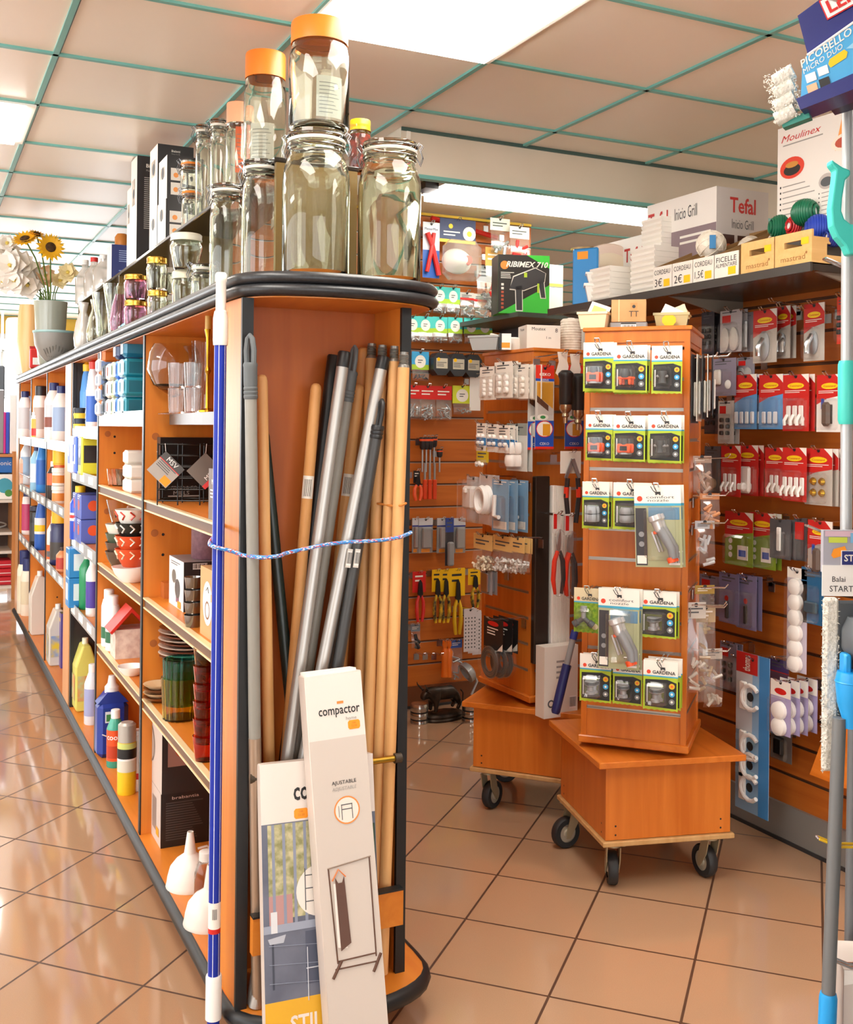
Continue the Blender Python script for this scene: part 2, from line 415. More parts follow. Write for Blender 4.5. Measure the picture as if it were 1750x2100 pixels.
# ================================================================== the long double shelf unit
GZ = 1.57; TOPZ = 1.62; BASE = .10
GL, GR = .605, 1.02
Y0, YE = 2.13, 7.42                 # front of the end bay, far end
DIVS = [2.30, 3.16, 4.02, 4.72, 4.94, 5.70, 6.51, 7.25]
def bull(x0, x1, y0, ymid, yend, n=18, r=.09):
    """outline: straight sides and a bowed front end"""
    pts = [(x0, yend), (x0, y0 + .0)]
    for i in range(1, n):
        a = pi * i / n
        x = (x0 + x1) / 2 - (x1 - x0) / 2 * cos(a); k = abs(sin(a)) ** .62
        pts.append((x, y0 - (y0 - ymid) * k))
    pts += [(x1, y0), (x1, yend)]
    return pts
U = thing('shelf_unit', 'long orange wooden shelf unit with black edges and a rounded end, packed with goods', 'shelf unit', (0, 0, 0))
# worktop with a double bullnose edge
def rail(pts, prof, m):
    """sweep a z/offset profile along an outline (open polyline), outward = left of travel"""
    g = G(); n = len(pts); P = [Vector(p) for p in pts]; vs = []; k = len(prof)
    for i in range(n):
        d = (P[min(i + 1, n - 1)] - P[max(i - 1, 0)]).normalized(); o = Vector((-d.y, d.x))
        for off, z in prof: vs.append((P[i].x + o.x * off, P[i].y + o.y * off, z))
    fs = [(i * k + j, i * k + j + 1, (i + 1) * k + j + 1, (i + 1) * k + j) for i in range(n - 1) for j in range(k - 1)]
    return g.add(vs, fs, m, True)
EDGE = noisy('#2c2d30', '#212225', 160, .36)
out = bull(.60, 1.055, 2.22, 2.045, YE)
g = G().slab(out, GZ, TOPZ, EDGE, m2=EDGE)
g.slab(bull(.606, 1.049, 2.22, 2.05, YE - .01), GZ - .003, GZ - .0005, BEECHX)
g.obj('worktop', U)
def arc(r, zc, n=7): return [(r * sin(pi * i / n), zc + r * cos(pi * i / n)) for i in range(n + 1)]
rail(out[::-1], [(-.004, TOPZ)] + [(p[0] * 1.0, p[1]) for p in arc(.0125, TOPZ - .0125)] + [(p[0] * 1.15, p[1]) for p in arc(.0125, GZ + .0125)] + [(-.004, GZ)], EDGE).obj('edge_moulding', U, ang=60)
# base
ob = bull(.60, 1.045, 2.20, 2.04, YE)
g = G().slab(ob, BASE - .03, BASE, BEECHX); g.obj('base_board', U)
rail(ob[::-1], [(-.002, BASE + .001), (.004, BASE + .0005), (.012, BASE - .006), (.016, BASE - .018), (.012, BASE - .03), (-.002, BASE - .034)], BLACK).obj('base_edging', U, ang=60)
G().slab(bull(.66, .99, 2.28, 2.15, YE - .05), 0, BASE - .03, wood('#8d5326', '#7d4820', .4, 4)).obj('plinth', U)
# uprights
TH = .02
def upright(y, name='divider', m=BEECH):
    p = G().box(GL + .004, GR, y, y + TH, BASE, GZ - .003, m).obj(name, U)
    G().box(GL, GL + .004, y - .001, y + TH + .001, BASE, GZ - .003, BLACK).obj('edge_strip', p)
    return p
for y in (3.16, 4.02, 5.70, 6.51, 7.25):
    p = upright(y)
    g = G()
    for z in (.3, .36, .42, .62, .68, .74, .92, .98, 1.2, 1.26):
        g.disc(GL + .06, z, .0045, y - .0006, BLACK, 8)
    g.obj('pin_hole', p)['kind'] = 'stuff'
    for z in (1.27, .985, .66):
        G().cyl(.011, 0, .0012, wood('#b0642a', '#a55b22', .5, 5), 14, T=Matrix.Translation((GL + .035, y, z)) @ Matrix.Rotation(pi / 2, 4, 'X')).obj('screw_cover', p)
p = G().box(GL + .012, GR, 4.72, 4.74, BASE, GZ - .003, mat('#2a2320', .5)).obj('divider', U)
G().box(GL, GL + .014, 4.715, 4.745, BASE, GZ - .003, BLACK).obj('edge_strip', p)
G().box(GL - .003, GL + .012, 4.745, 4.94, BASE, GZ - .003, wood('#dba06c', '#cf9058', .4, 4)).obj('pilaster', U)
G().box(GR - .02, GR, 2.30, YE, BASE, GZ - .003, BEECH).obj('back_panel', U)
G().box(GL - .004, GL + .02, 7.27, YE, BASE, GZ - .003, wood('#dba06c', '#cf9058', .4, 4)).obj('end_panel', U)
# end bay: side panels with wide black fronts, back panel
G().box(GL, GL + .022, Y0 + .004, 2.30, BASE, GZ - .003, BEECH).obj('side_panel', U)
G().box(GL - .001, GL + .023, Y0 - .006, Y0 + .004, BASE, GZ - .003, BLACK).obj('edge_strip', U)
G().box(.965, .983, Y0 + .004, 2.30, BASE, GZ - .003, BEECH).obj('side_panel', U)
G().box(.964, .987, Y0 - .006, Y0 + .004, BASE, GZ - .003, BLACK).obj('edge_strip', U)
G().box(GL + .022, GR - .02, 2.28, 2.30, BASE, GZ - .003, wood('#ba621a', '#aa5412', .42, 4)).obj('back_panel', U)
# retaining bar and kick board in the end bay
BRASS = mat('#b08a35', .3, 1)
r = G().tube([(.627, 2.11, .58), (.965, 2.11, .58)], .007, BRASS, 10).obj('retaining_bar', U)
for x in (.634, .958): G().cyl(.011, -.008, .008, mat('#3a2c1c', .5), 12, T=Matrix.Translation((x, 2.11, .58)) @ Matrix.Rotation(pi / 2, 4, 'Y')).obj('bar_holder', r)
p = G().box(.628, .964, 2.085, 2.105, .225, .30, BEECHX).obj('kick_board', U)
G().box(.628, .964, 2.084, 2.106, .30, .304, BLACK).obj('edge_strip', p)
# shelves with price rails
BAYS = [(2.302, 3.158), (3.182, 4.018), (4.042, 4.718), (4.942, 5.698), (5.722, 6.508), (6.532, 7.248)]
SH = [[1.335, 1.083, .797, .50], [1.335, 1.083, .797, .50], [1.285, 1.10, .82, .537], [1.215, .917, .60], [1.215, .917, .60], [1.215, .917, .60]]
RAILB = wood('#6b4628', '#5d3c22', .45, 5, 'Y'); RAILG = mat('#c9cbcb', .25, .3)
for bi, (ya, yb) in enumerate(BAYS):
    for si, z in enumerate(SH[bi]):
        if bi == 0 and si == 0:
            pts = [(GR - .02, yb), (.68, yb)]
            for k in range(9):
                q = k / 8; pts.append((.68 - .065 * sin(pi * q * .5 + 0) * 1.0, yb - q * (yb - ya)))
            pts.append((GR - .02, ya))
            s = G().slab(pts[::-1], z - .03, z, BEECHX, m2=mat('#5b5552', .4)).obj('shelf', U)
        else:
            s = G().box(.622, GR - .02, ya, yb, z - .02, z, BEECHX).obj('shelf', U)
            if bi < 2 and si > 0:
                G().box(.612, .622, ya, yb, z - .028, z - .004, RAILB).obj('price_rail', s)
                G().box(.608, .623, ya, yb, z - .004, z + .001, mat('#e8cfa0', .35)).box(.609, .613, ya, yb, z - .031, z - .027, mat('#e8cfa0', .35)).obj('trim_strip', s)
            else:
                pr = G().box(.607, .611, ya, yb, z - .036, z + .012, RAILG).obj('price_rail', s)
                gg = G()
                for k in range(3):
                    yy = ya + .1 + k * .23
                    gg.box(.6058, .6069, yy, yy + .11, z - .026, z + .003, WHITE)
                gg.obj('price_ticket', pr)['kind'] = 'stuff'
# black raised tier along the top
RZ = 1.92
GLB = mat('#241a12', .12)
T2 = thing('riser_shelf', 'narrow dark raised shelf running along the top of the long shelf unit', 'shelf', (0, 0, TOPZ))
G().box(.735, .945, 2.335, 5.6, RZ - TOPZ - .012, RZ - TOPZ, GLB, c=.002).obj('shelf', T2)
for y in (2.335, 3.35, 4.4, 5.58):
    G().box(.74, .94, y, y + .014, 0, RZ - TOPZ - .012, mat('#6e5730', .25)).obj('support', T2)
# ================================================================== glass jars and boxes on top of the shelf unit
GLASSY = glass('#f6faf0'); GLASSO = glass('#f4f7e6'); PINKG = glass('#f3cfe6'); SEALO = mat('#f0862a', .45); SEALW = mat('#dcd8cc', .4)
GOLD = mat('#d6a94a', .25, 1); WIRE = mat('#77787b', .25, 1)
def jar_body(r, h, neck, m, wall=.0035, ribs=0, taper=1.0):
    """thick glass jar: outer skin, rim, inner skin"""
    rb = r * taper; s = h
    outer = [(0, 0), (rb * .8, 0), (rb * .93, s * .012), (rb, s * .05), (r, s * .70), (r * .985, s * .77), (r * .94, s * .825), (neck + .005, s * .875), (neck, s * .90), (neck, s * .93), (neck + .003, s * .94), (neck + .003, s)]
    w = wall
    inner = [(neck - w * .6, s), (neck - w, s * .91), (neck - w, s * .89), (r * .94 - w, s * .815), (r - w, s * .75), (r - w, s * .6), (rb - w, s * .06), (rb * .85, s * .03), (0, s * .026)]
    return G().lathe(outer + inner, m, 36)
def clip_jar(u0, u1, vt, Y, z0, label, seal=SEALW, m=GLASSY, group='clip top preserving jars', zt=None, X=None):
    u = (u0 + u1) / 2
    p = at(u, vt, Y=Y) if X is None else at(u, vt, X=X)
    k = mpp(p); r = (u1 - u0) / 2 * k * .96; h = (p.z if zt is None else zt) - z0
    t = thing('preserving_jar', label, 'jar', (p.x, p.y, z0), group=group)
    hb = h * .925; nk = r * .80
    jar_body(r, hb, nk, m).obj('glass_body', t)
    G().lathe([(nk - .004, hb - .002), (nk + .004, hb - .002), (nk + .0055, hb + .0015), (nk + .004, hb + .005), (nk - .004, hb + .005)], seal, 28).obj('rubber_seal', t)
    l = G().lathe([(0, hb + .005), (nk + .003, hb + .005), (nk + .006, hb + .009), (nk + .005, h - .004), (nk * .8, h), (nk * .7, h - .003), (0, h - .004)], m, 28); l.obj('lid', t)
    w = G()
    w.tube([((nk + .004) * cos(2 * pi * i / 24), (nk + .004) * sin(2 * pi * i / 24), hb - .012) for i in range(24)], .0013, WIRE, 6, True)
    for a in (rad(-35), rad(145)):
        ca, sa = cos(a), sin(a); e = nk + .006
        pts = [(e, -.016), (e + .006, -.03), (e + .012, -.012), (e + .006, .004), (e + .012, .014), (e + .004, .02), (e - .006, .006)]
        for o in (-.006, .006):
            w.tube([(x * ca - o * sa, x * sa + o * ca, hb + z) for x, z in pts], .0013, WIRE, 6)
    w.tube([((nk + .0065) * cos(2 * pi * i / 24), (nk + .0065) * sin(2 * pi * i / 24), hb + .011) for i in range(24)], .0012, WIRE, 6, True)
    w.obj('wire_clasp', t)
    if vt < 400 and z0 < RZ and seal is SEALW: G().lathe([(r * .45, .012), (r * .84, .012), (r * .86, .017), (r * .45, .017), (r * .45, .012)], SEALO, 28).obj('spare_seal', t)
    return t, p, h
def screw_jar(u0, u1, vt, Y, z0, label, lid, X=None, m=GLASSY, sticker=None, fill=None, group='screw top storage jars', h=None, clearlid=True):
    u = (u0 + u1) / 2
    p = at(u, vt, Y=Y) if X is None else at(u, vt, X=X)
    k = mpp(p); r = (u1 - u0) / 2 * k * .97
    if h is None: h = p.z - z0
    t = thing('storage_jar', label, 'jar', (p.x, p.y, z0), group=group)
    jar_body(r, h * .9, r * .84, m, .003).obj('glass_body', t)
    lr = r * .94
    G().lathe([(lr * .99, h * .8), (lr, h * .8), (lr, h * .985), (lr * .97, h), (lr * .84, h), (lr * .80, h * .985), (0, h * .985), (0, h * .91), (lr * .86, h * .91), (lr * .95, h * .82), (lr * .99, h * .8)], lid, 36).obj('lid', t)
    if sticker:
        a0, a1, z0s, z1s, mm = sticker
        n = 8; vs = []
        for i in range(n + 1):
            a = rad(a0 + (a1 - a0) * i / n)
            vs += [((r - .004) * cos(a), (r - .004) * sin(a), z0s * h), ((r - .004) * cos(a), (r - .004) * sin(a), z1s * h)]
        g = G().add(vs, [(2 * i, 2 * i + 2, 2 * i + 3, 2 * i + 1) for i in range(n)], mm, True)
        for k2 in range(9):
            zz = (z0s + (z1s - z0s) * (.1 + .09 * k2)) * h
            vs = []
            for i in range(n + 1):
                a = rad(a0 + (a1 - a0) * (.1 + (.5 + .3 * ((k2 * 37) % 10) / 10) * i / n))
                vs += [((r - .0036) * cos(a), (r - .0036) * sin(a), zz), ((r - .0036) * cos(a), (r - .0036) * sin(a), zz + h * .006)]
            g.add(vs, [(2 * i, 2 * i + 2, 2 * i + 3, 2 * i + 1) for i in range(n)], mat('#8a8a88', .6))
        g.obj('paper_label', t)
    if fill: G().cyl(r * .9, h * .04, h * .72, fill, 20).obj('contents', t)
    return t, p, h
tA, pA, hA = clip_jar(578, 722, 272, 2.19, TOPZ, 'largest clip top glass jar, carrying a tall orange lidded jar')
tB, pB, hB = clip_jar(733, 868, 293, 2.20, TOPZ, 'large clip top glass jar at the front corner nearest the tool wall', m=GLASSO)
clip_jar(495, 580, 330, 2.40, TOPZ, 'narrow clip top glass jar standing just before the corner of the raised shelf')
clip_jar(430, 502, 378, 2.55, TOPZ, 'clip top glass jar on the worktop right behind the blue striped pole')
STK = mat('#eceae4', .6)
screw_jar(592, 720, 50, 2.19, TOPZ + hA, 'tall jar with bright orange lid and paper label on top of the largest jar', ORANGE, sticker=(-115, -60, .08, .45, STK), h=None)
screw_jar(500, 590, 113, 2.58, RZ, 'tall jar with bright orange lid at the front of the raised shelf', ORANGE, sticker=(-150, -80, .12, .42, film('#f8f2ee', .02, .3, .35)))
screw_jar(463, 517, 214, 2.90, RZ, 'jar with pale peach orange lid, second along the raised shelf', mat('#f4a17a', .4), sticker=(-120, -70, .3, .75, mat('#ee6a3a', .5)))
screw_jar(716, 762, 248, 2.39, RZ, 'small jar with bright yellow lid and dark contents on the raised shelf corner', mat('#f2c40e', .4), fill=noisy('#3a2a26', '#b03a20', 60, .6))
clip_jar(431, 466, 244, 3.12, RZ, 'tall slim clip top jar behind the peach lidded jar', group='clip jars on the raised shelf')
clip_jar(401, 433, 256, 3.24, RZ, 'tall slim clip top jar touching the black boxes on the raised shelf', group='clip jars on the raised shelf')
_, p1, h1 = clip_jar(372, 414, 392, 3.02, RZ, 'squat clip jar with orange seal, lower of two stacked on the raised shelf', SEALO, group='clip jars on the raised shelf', X=.775)
clip_jar(370, 412, 334, 3.02, RZ + h1, 'squat clip jar with orange seal, upper of two stacked on the raised shelf', SEALO, group='clip jars on the raised shelf', X=.775)
# small jars on the worktop
def mini_jar(u0, u1, vt, vb, X, z0, label, lid, m=GLASSY, taper=.92, group='small lidded glass jars along the worktop'):
    u = (u0 + u1) / 2; p = at(u, vt, X=X); k = mpp(p); r = (u1 - u0) / 2 * k * .96; h = (vb - vt) * k
    t = thing('jam_jar', label, 'jar', (p.x, p.y, z0), group=group)
    nk = r * .9; b = h * .9
    prof = [(0, 0), (r * taper * .9, 0), (r * taper, h * .06), (r, h * .6), (r, h * .68), (nk, h * .76), (nk, b), (nk - .003, b), (nk - .003, h * .75), (r - .003, h * .66), (r - .003, h * .6), (r * taper - .003, h * .08), (0, h * .06)]
    G().lathe(prof, m, 24).obj('glass_body', t)
    G().lathe([(r * .93, h * .8), (r * .96, h * .8), (r * .98, h * .84), (r * .95, h * .87), (r * .97, h * .97), (r * .9, h), (0, h * .99), (0, h * .95), (r * .9, h * .95), (r * .93, h * .8)], lid, 24).obj('lid', t)
    return h
clip_jar(392, 440, 548, 2.62, TOPZ, 'small round clip top jar beside the jar behind the pole', group='small jars along the worktop', X=.655)
h = mini_jar(352, 405, 545, 622, .66, TOPZ, 'clear straight jar under the flared jar', mat('#e8e0c4', .4))
mini_jar(348, 417, 470, 545, .66, TOPZ + h, 'flared clear jar with cream lid, top of its stack', mat('#e9e6d2', .4), taper=.76)
h = mini_jar(302, 345, 590, 650, .655, TOPZ, 'quilted jam jar with gold lid, bottom of the clear pair', GOLD)
mini_jar(300, 345, 521, 590, .655, TOPZ + h, 'quilted jam jar with gold lid, top of the clear pair', GOLD)
h = mini_jar(254, 303, 615, 672, .65, TOPZ, 'rose tinted jam jar with gold lid, bottom of the pair', GOLD, PINKG)
mini_jar(254, 303, 562, 615, .65, TOPZ + h, 'rose tinted jam jar with gold lid, top of the pair', GOLD, PINKG)
h = mini_jar(330, 362, 555, 610, .70, TOPZ, 'clear jar with pale lid tucked behind the flared jar, bottom one', mat('#efe9dc', .4))
mini_jar(330, 362, 498, 555, .70, TOPZ + h, 'clear jar with pale lid tucked behind the flared jar, top one', mat('#efe9dc', .4))
# vases and wrapped glasses
def vessel(name, label, cat, u, vt, vb, X, z0, prof, m, group=None, w=None, name2=None):
    """prof in units of height; one mesh"""
    p = at(u, vt, X=X); h = (vb - vt) * mpp(p)
    o = G().lathe([(r * h, z * h) for r, z in prof], m, 24).obj(name)
    return tag(o, label, cat, group, (p.x, p.y, z0)), p, h
VASE = [(0, 0), (.1, 0), (.17, .1), (.19, .3), (.14, .6), (.07, .8), (.11, 1), (.10, 1), (.06, .8), (.12, .6), (.17, .3), (.15, .1), (0, .05)]
FLUTE = [(0, 0), (.12, 0), (.13, .02), (.1, .1), (.12, .5), (.2, 1), (.185, 1), (.105, .5), (.08, .12), (0, .1)]
vessel('glass_vase', 'rose tinted round glass vase behind the pink jam jars', 'vase', 246, 585, 675, .67, TOPZ, [(0, 0), (.1, 0), (.2, .15), (.23, .4), (.17, .75), (.1, 1), (.09, 1), (.15, .75), (.21, .4), (.18, .16), (0, .05)], PINKG)
vessel('glass_vase', 'tall ribbed clear flute vase between pink vase and wrapped vases', 'vase', 236, 548, 668, .69, TOPZ, FLUTE, GLASSY)
vessel('glass_vase', 'flared clear vase, nearest of the two by the wrapped glasses', 'vase', 210, 585, 690, .66, TOPZ, FLUTE, GLASSY)
vessel('glass_vase', 'waisted clear vase with wide mouth in crinkled wrapping', 'vase', 196, 605, 700, .65, TOPZ, VASE, GLASSY)
vessel('glass_vase', 'clear vase wrapped in film standing last before the grey bowl', 'vase', 171, 612, 712, .65, TOPZ, VASE, film('#f6f2ec', .12, .15, .55))
for i, (u, vt, vb, lab) in enumerate(((212, 490, 562, 'clear wrapped bottle on the raised shelf next to the blue box'), (193, 495, 575, 'clear wrapped bottle with red print in the middle of the raised shelf end'), (174, 502, 590, 'clear wrapped bottle at the far end of the raised shelf'))):
    p = at(u, vb, X=.78); k = mpp(p); h = (vb - vt) * k
    t = thing('wrapped_bottle', lab, 'bottle', (.78, p.y, RZ), group='wrapped bottles on the raised shelf')
    G().lathe([(0, 0), (.045, 0), (.048, .02), (.048, h * .6), (.03, h * .75), (.016, h * .85), (.016, h), (0, h)], film('#f4f0ea', .15, .12, .6), 18).obj('body', t)
    G().cyl(.018, h * .93, h * 1.04, RED if i == 1 else WHITE, 14).obj('cap', t)
# cartons on the raised shelf
INK = mat('#262424', .45); CREAM = mat('#e7e1d6', .5); GREYI = mat('#98948e', .6); ORNG = mat('#ef9a4c', .5); PHOTO = noisy('#cfc3b4', '#8f8276', 20, .5)
def carton(label, x0, x1, y0, y1, z0, h, front, left, prints=None, lprints=None, top=None, cat='box', group=None, name='carton', loc=None, rz=0, bev=.0015):
    """box with its front (-y) and left (-x) printed; local frame centred at its foot"""
    w, d = x1 - x0, y1 - y0
    g = G()
    a, b = w / 2, d / 2
    g.box(-a, a, -b, b, 0, h, top or front)
    g.rect(-a, a, 0, h, -b - .0004, front)
    L = face_T((-a - .0004, b, 0), (0, -1, 0))
    g.rect(0, d, 0, h, 0, left, L)
    if prints: prints(g, w, h, face_T((-a, -b - .001, 0), (1, 0, 0)))
    if lprints: lprints(g, d, h, face_T((-a - .001, b, 0), (0, -1, 0)))
    o = g.obj(name)
    return tag(o, label, cat, group, (loc or ((x0 + x1) / 2, (y0 + y1) / 2, z0)), rz)
def pr_black(n, logo=True, wins=0):
    def f(g, w, h, T):
        if logo:
            g.text('Bialetti', w * .5, h * .91, h * .035, 0, CREAM, T=T, bold=.01)
            g.text('Moka Pot 8L', w * .5, h * .865, h * .018, 0, GREYI, T=T)
        if n: g.lines(w * .22, w * .75, h * .3, h * .8, 0, GREYI, n, T)
        if wins:
            for ix in range(2):
                for iz in range(2):
                    x = w * (.1 + .45 * ix); z = h * (.1 + .33 * iz)
                    g.rect(x, x + w * .36, z, z + h * .28, 0, CREAM, T); g.disc(x + w * .14, z + h * .12, w * .07, -.0004, ORNG if ix == 0 else DARK, 12, T)
    return f
def pr_side(g, d, h, T):
    g.rect(d * .2, d * .7, h * .55, h * .8, 0, PHOTO, T); g.disc(d * .5, h * .66, d * .16, -.0005, DGREY, 14, T)
def topbox(u, vb, vt, X, w, d, label, front, left, prints, z0, h=None, dy=0):
    p = at(u, vb, X=X); k = mpp(p)
    return carton(label, X, X + w, p.y + dy, p.y + d + dy, z0, h or (vb - vt) * k, front, left, prints, pr_side, group='dark cartons on the raised shelf')
yR = at(280, 500, X=.742).y
carton('tallest dark carton with close grey printing at the end of the carton row', .742, .86, yR, yR + .12, RZ, .395, INK, CREAM, pr_black(26), pr_side)
carton('pale carton leaning behind the tallest dark carton', .742, .86, yR + .122, yR + .2, RZ, .30, CREAM, CREAM, None, pr_side)
yP = at(340, 460, X=.742).y
carton('dark carton with window pictures, bottom of the nearer stack', .742, .865, yP, yP + .13, RZ, .135, INK, CREAM, pr_black(0, True, 1), pr_side)
carton('dark carton with window pictures, top of the nearer stack', .745, .865, yP, yP + .13, RZ + .135, .145, INK, CREAM, pr_black(0, True, 1), pr_side)
carton('plain dark carton under the tall one behind the window cartons', .742, .865, yP + .14, yP + .27, RZ, .125, INK, CREAM, None, pr_side)
carton('tall dark carton with red top edge standing behind the window cartons', .742, .865, yP + .14, yP + .27, RZ + .125, .225, INK, CREAM, pr_black(3), pr_side, top=mat('#8a2a20', .5))
yB = at(229, 545, X=.75).y
def pr_blue(g, w, h, T): g.lines(w * .2, w * .8, h * .5, h * .85, 0, mat('#8fa0c8', .5), 6, T); g.lines(w * .2, w * .7, h * .1, h * .3, 0, mat('#8fa0c8', .5), 3, T)
carton('navy blue carton with a pale side on the raised shelf', .75, .90, yB, yB + .12, RZ, .155, mat('#26326b', .45), mat('#d5d3d8', .5), pr_blue)
tag(G().lathe([(0, 0), (.03, 0), (.03, .04), (.02, .055), (0, .055)], mat('#b9722c', .4), 14).obj('trinket_pot'), 'small amber pot on top of the navy carton', 'pot', None, (.80, yB + .05, RZ + .155))
# vase with flowers, bowl and the rest at the far end
CEL = noisy('#a9ada0', '#9da294', 3, .2)
p = at(104, 640, X=.64)
tag(G().lathe([(0, 0), (.055, 0), (.06, .01), (.075, .15), (.085, .33), (.082, .33), (.07, .15), (0, .02)], CEL, 28).obj('flower_vase'), 'glossy grey green tapered vase holding the flowers', 'vase', None, (p.x, p.y, TOPZ))
pv = Vector((p.x, p.y, TOPZ + .33))
def petals(g, n, r, w, m, tilt, z=0, T=None):
    for i in range(n):
        a = 2 * pi * i / n; ca, sa = cos(a), sin(a)
        def q(d, o, hh): return (d * ca - o * sa, d * sa + o * ca, hh + z)
        g.add([q(r * .15, 0, 0), q(r * .55, -w, tilt * r * .5), q(r, 0, tilt * r), q(r * .55, w, tilt * r * .5)], [(0, 1, 2, 3)], m, False, T)
STEM = mat('#5d7a2c', .5); SUNY = mat('#fbd02a', .5); SUNC = noisy('#5a3a14', '#3a240c', 90, .8)
def stem_to(g, end, lean=.0):
    a = Vector((pv.x + random.uniform(-.03, .03), pv.y + random.uniform(-.03, .03), TOPZ + .06)); e = Vector(end)
    k = Vector((pv.x, pv.y, pv.z)) + (e - pv) * .25; k.z = max(k.z, pv.z)
    return [a, a.lerp(k, .6), k, k.lerp(e, .5) + Vector((0, 0, .03)), e]
def orient(e, d):
    z = Vector(d).normalized(); return Matrix.Translation(e) @ z.to_track_quat('Z', 'Y').to_matrix().to_4x4()
for i, (u, v, r, lab, dr) in enumerate(((103, 508, .075, 'open sunflower facing out at the side of the bouquet', (.15, -1, .15)), (52, 492, .07, 'sunflower turned upward at the top of the bouquet', (-.3, -.5, .7)), (75, 480, .05, 'small sunflower bud between the two larger blooms', (.2, -.4, 1)))):
    e = at(u, v, Y=pv.y - .32); e.z = min(e.z, 2.24)
    t = thing('sunflower', lab, 'flower', tuple(pv))
    t.matrix_basis = Matrix.Identity(4)
    G().tube(stem_to(None, e), .004, STEM, 6).obj('stem', t)
    T = orient(e, dr)
    g = G(); petals(g, 17, r, r * .17, SUNY, .1, 0, T); petals(g, 17, r * .86, r * .16, mat('#f5b81c', .5), .3, .004, T @ Matrix.Rotation(.2, 4, 'Z')); g.obj('petal_ring', t)
    G().lathe([(r * .36, 0), (r * .34, .012), (r * .2, .018), (0, .016)], SUNC, 16, T=T).obj('flower_head', t)
WHP = mat('#f6efe6', .55)
blooms = [(22, 545, .09), (42, 545, .09), (10, 510, .08), (66, 568, .09), (30, 575, .08), (8, 580, .07), (56, 585, .08), (92, 566, .065), (15, 480, .05), (140, 560, .06), (122, 575, .05)]
for i, (u, v, r) in enumerate(blooms):
    e = at(u, v, Y=pv.y - .12 + .03 * (i % 4)); e.z = min(e.z, 2.22)
    t = thing('silk_flower', ['creamy white silk bloom low in the bouquet', 'large creamy white bloom at the middle of the bouquet', 'creamy white bloom at the picture edge of the bouquet', 'widest creamy white bloom over the vase mouth', 'creamy white bloom hanging below the large one', 'lowest creamy white bloom hanging outward', 'creamy white bloom beside the wooden vase', 'peach white bloom under the open sunflower', 'small white bud highest in the bouquet', 'pale yellow bloom leaning toward the wrapped glasses', 'small pale yellow bloom by the vase rim'][i].replace('picture edge', 'outer edge'), 'flower', (0, 0, 0))
    mm = WHP if i < 9 else mat('#f3e3b0', .5)
    if i == 7: mm = mat('#efc9a0', .55)
    G().tube(stem_to(None, e), .003, STEM, 6).obj('stem', t)
    T = orient(e, (random.uniform(-.6, .4), -1, random.uniform(-.2, .6)))
    g = G()
    for k2 in range(3): petals(g, 5, r * (1 - .2 * k2), r * .42, mm, .15 + .35 * k2, .004 * k2, T @ Matrix.Rotation(.5 * k2, 4, 'Z'))
    g.obj('petal_ring', t)
    G().lathe([(.01, 0), (.008, .02), (0, .024)], mat('#d9c25a', .6), 8, T=T).obj('flower_head', t)
p = at(113, 700, X=.70); p = Vector((.70, p.y - .3, TOPZ))
p = Vector((.63, at(113, 700, X=.63).y, TOPZ))
t = thing('colander', 'grey plastic colander bowl with a pale teal rim at the worktop end', 'bowl', tuple(p))
CG = mat('#8d8a84', .4)
k = mpp(p)
G().lathe([(0, 0), (.045, 0), (.05, .004), (.075, .03), (.098, .08), (.102, .12), (.104, .145), (.1, .145), (.097, .12), (.092, .08), (.07, .034), (0, .006)], CG, 28).obj('bowl', t)
G().lathe([(.104, .138), (.108, .142), (.108, .15), (.1, .15), (.1, .144)], mat('#9fc4c4', .4), 28).obj('rim', t)
g = G()
for i in range(9):
    a = rad(-130 + 9 * i)
    g.tube([(.0625 * cos(a), .0625 * sin(a), .018), (.097 * cos(a), .097 * sin(a), .075 - .02 * abs(i - 4) / 4)], .0016, mat('#6a6761', .5), 5)
g.obj('slot_pattern', t)
p = Vector((.63, at(80, 715, X=.63).y, TOPZ))
t = thing('red_food_pack', 'red and white packet tucked beside the grey colander', 'packet', tuple(p))
G().box(-.05, .05, -.02, .02, 0, .11, RED, c=.006).box(-.035, .035, -.021, -.02, .02, .06, WHITE).obj('pouch', t)
G().box(-.05, .05, -.004, .004, .11, .125, mat('#a81c18', .4)).obj('seal', t)
p = Vector((.64, at(60, 650, X=.64).y, TOPZ))
tag(G().lathe([(0, 0), (.04, 0), (.05, .05), (.07, .2), (.066, .36), (.058, .43), (.054, .43), (.06, .36), (.064, .2), (0, .02)], wood('#e8c08a', '#dba86a', .4, 4), 24).obj('wooden_vase'), 'tall pale wooden vase behind the grey green vase', 'vase', None, tuple(p))
p = Vector((.615, at(46, 650, X=.615).y, TOPZ))
tag(G().lathe([(0, 0), (.04, 0), (.06, .06), (.1, .2), (.1, .34), (.09, .36), (.092, .2), (0, .02)], WHITE, 24).obj('ceramic_vase'), 'white rounded ceramic vase at the very end of the worktop', 'vase', None, tuple(p))
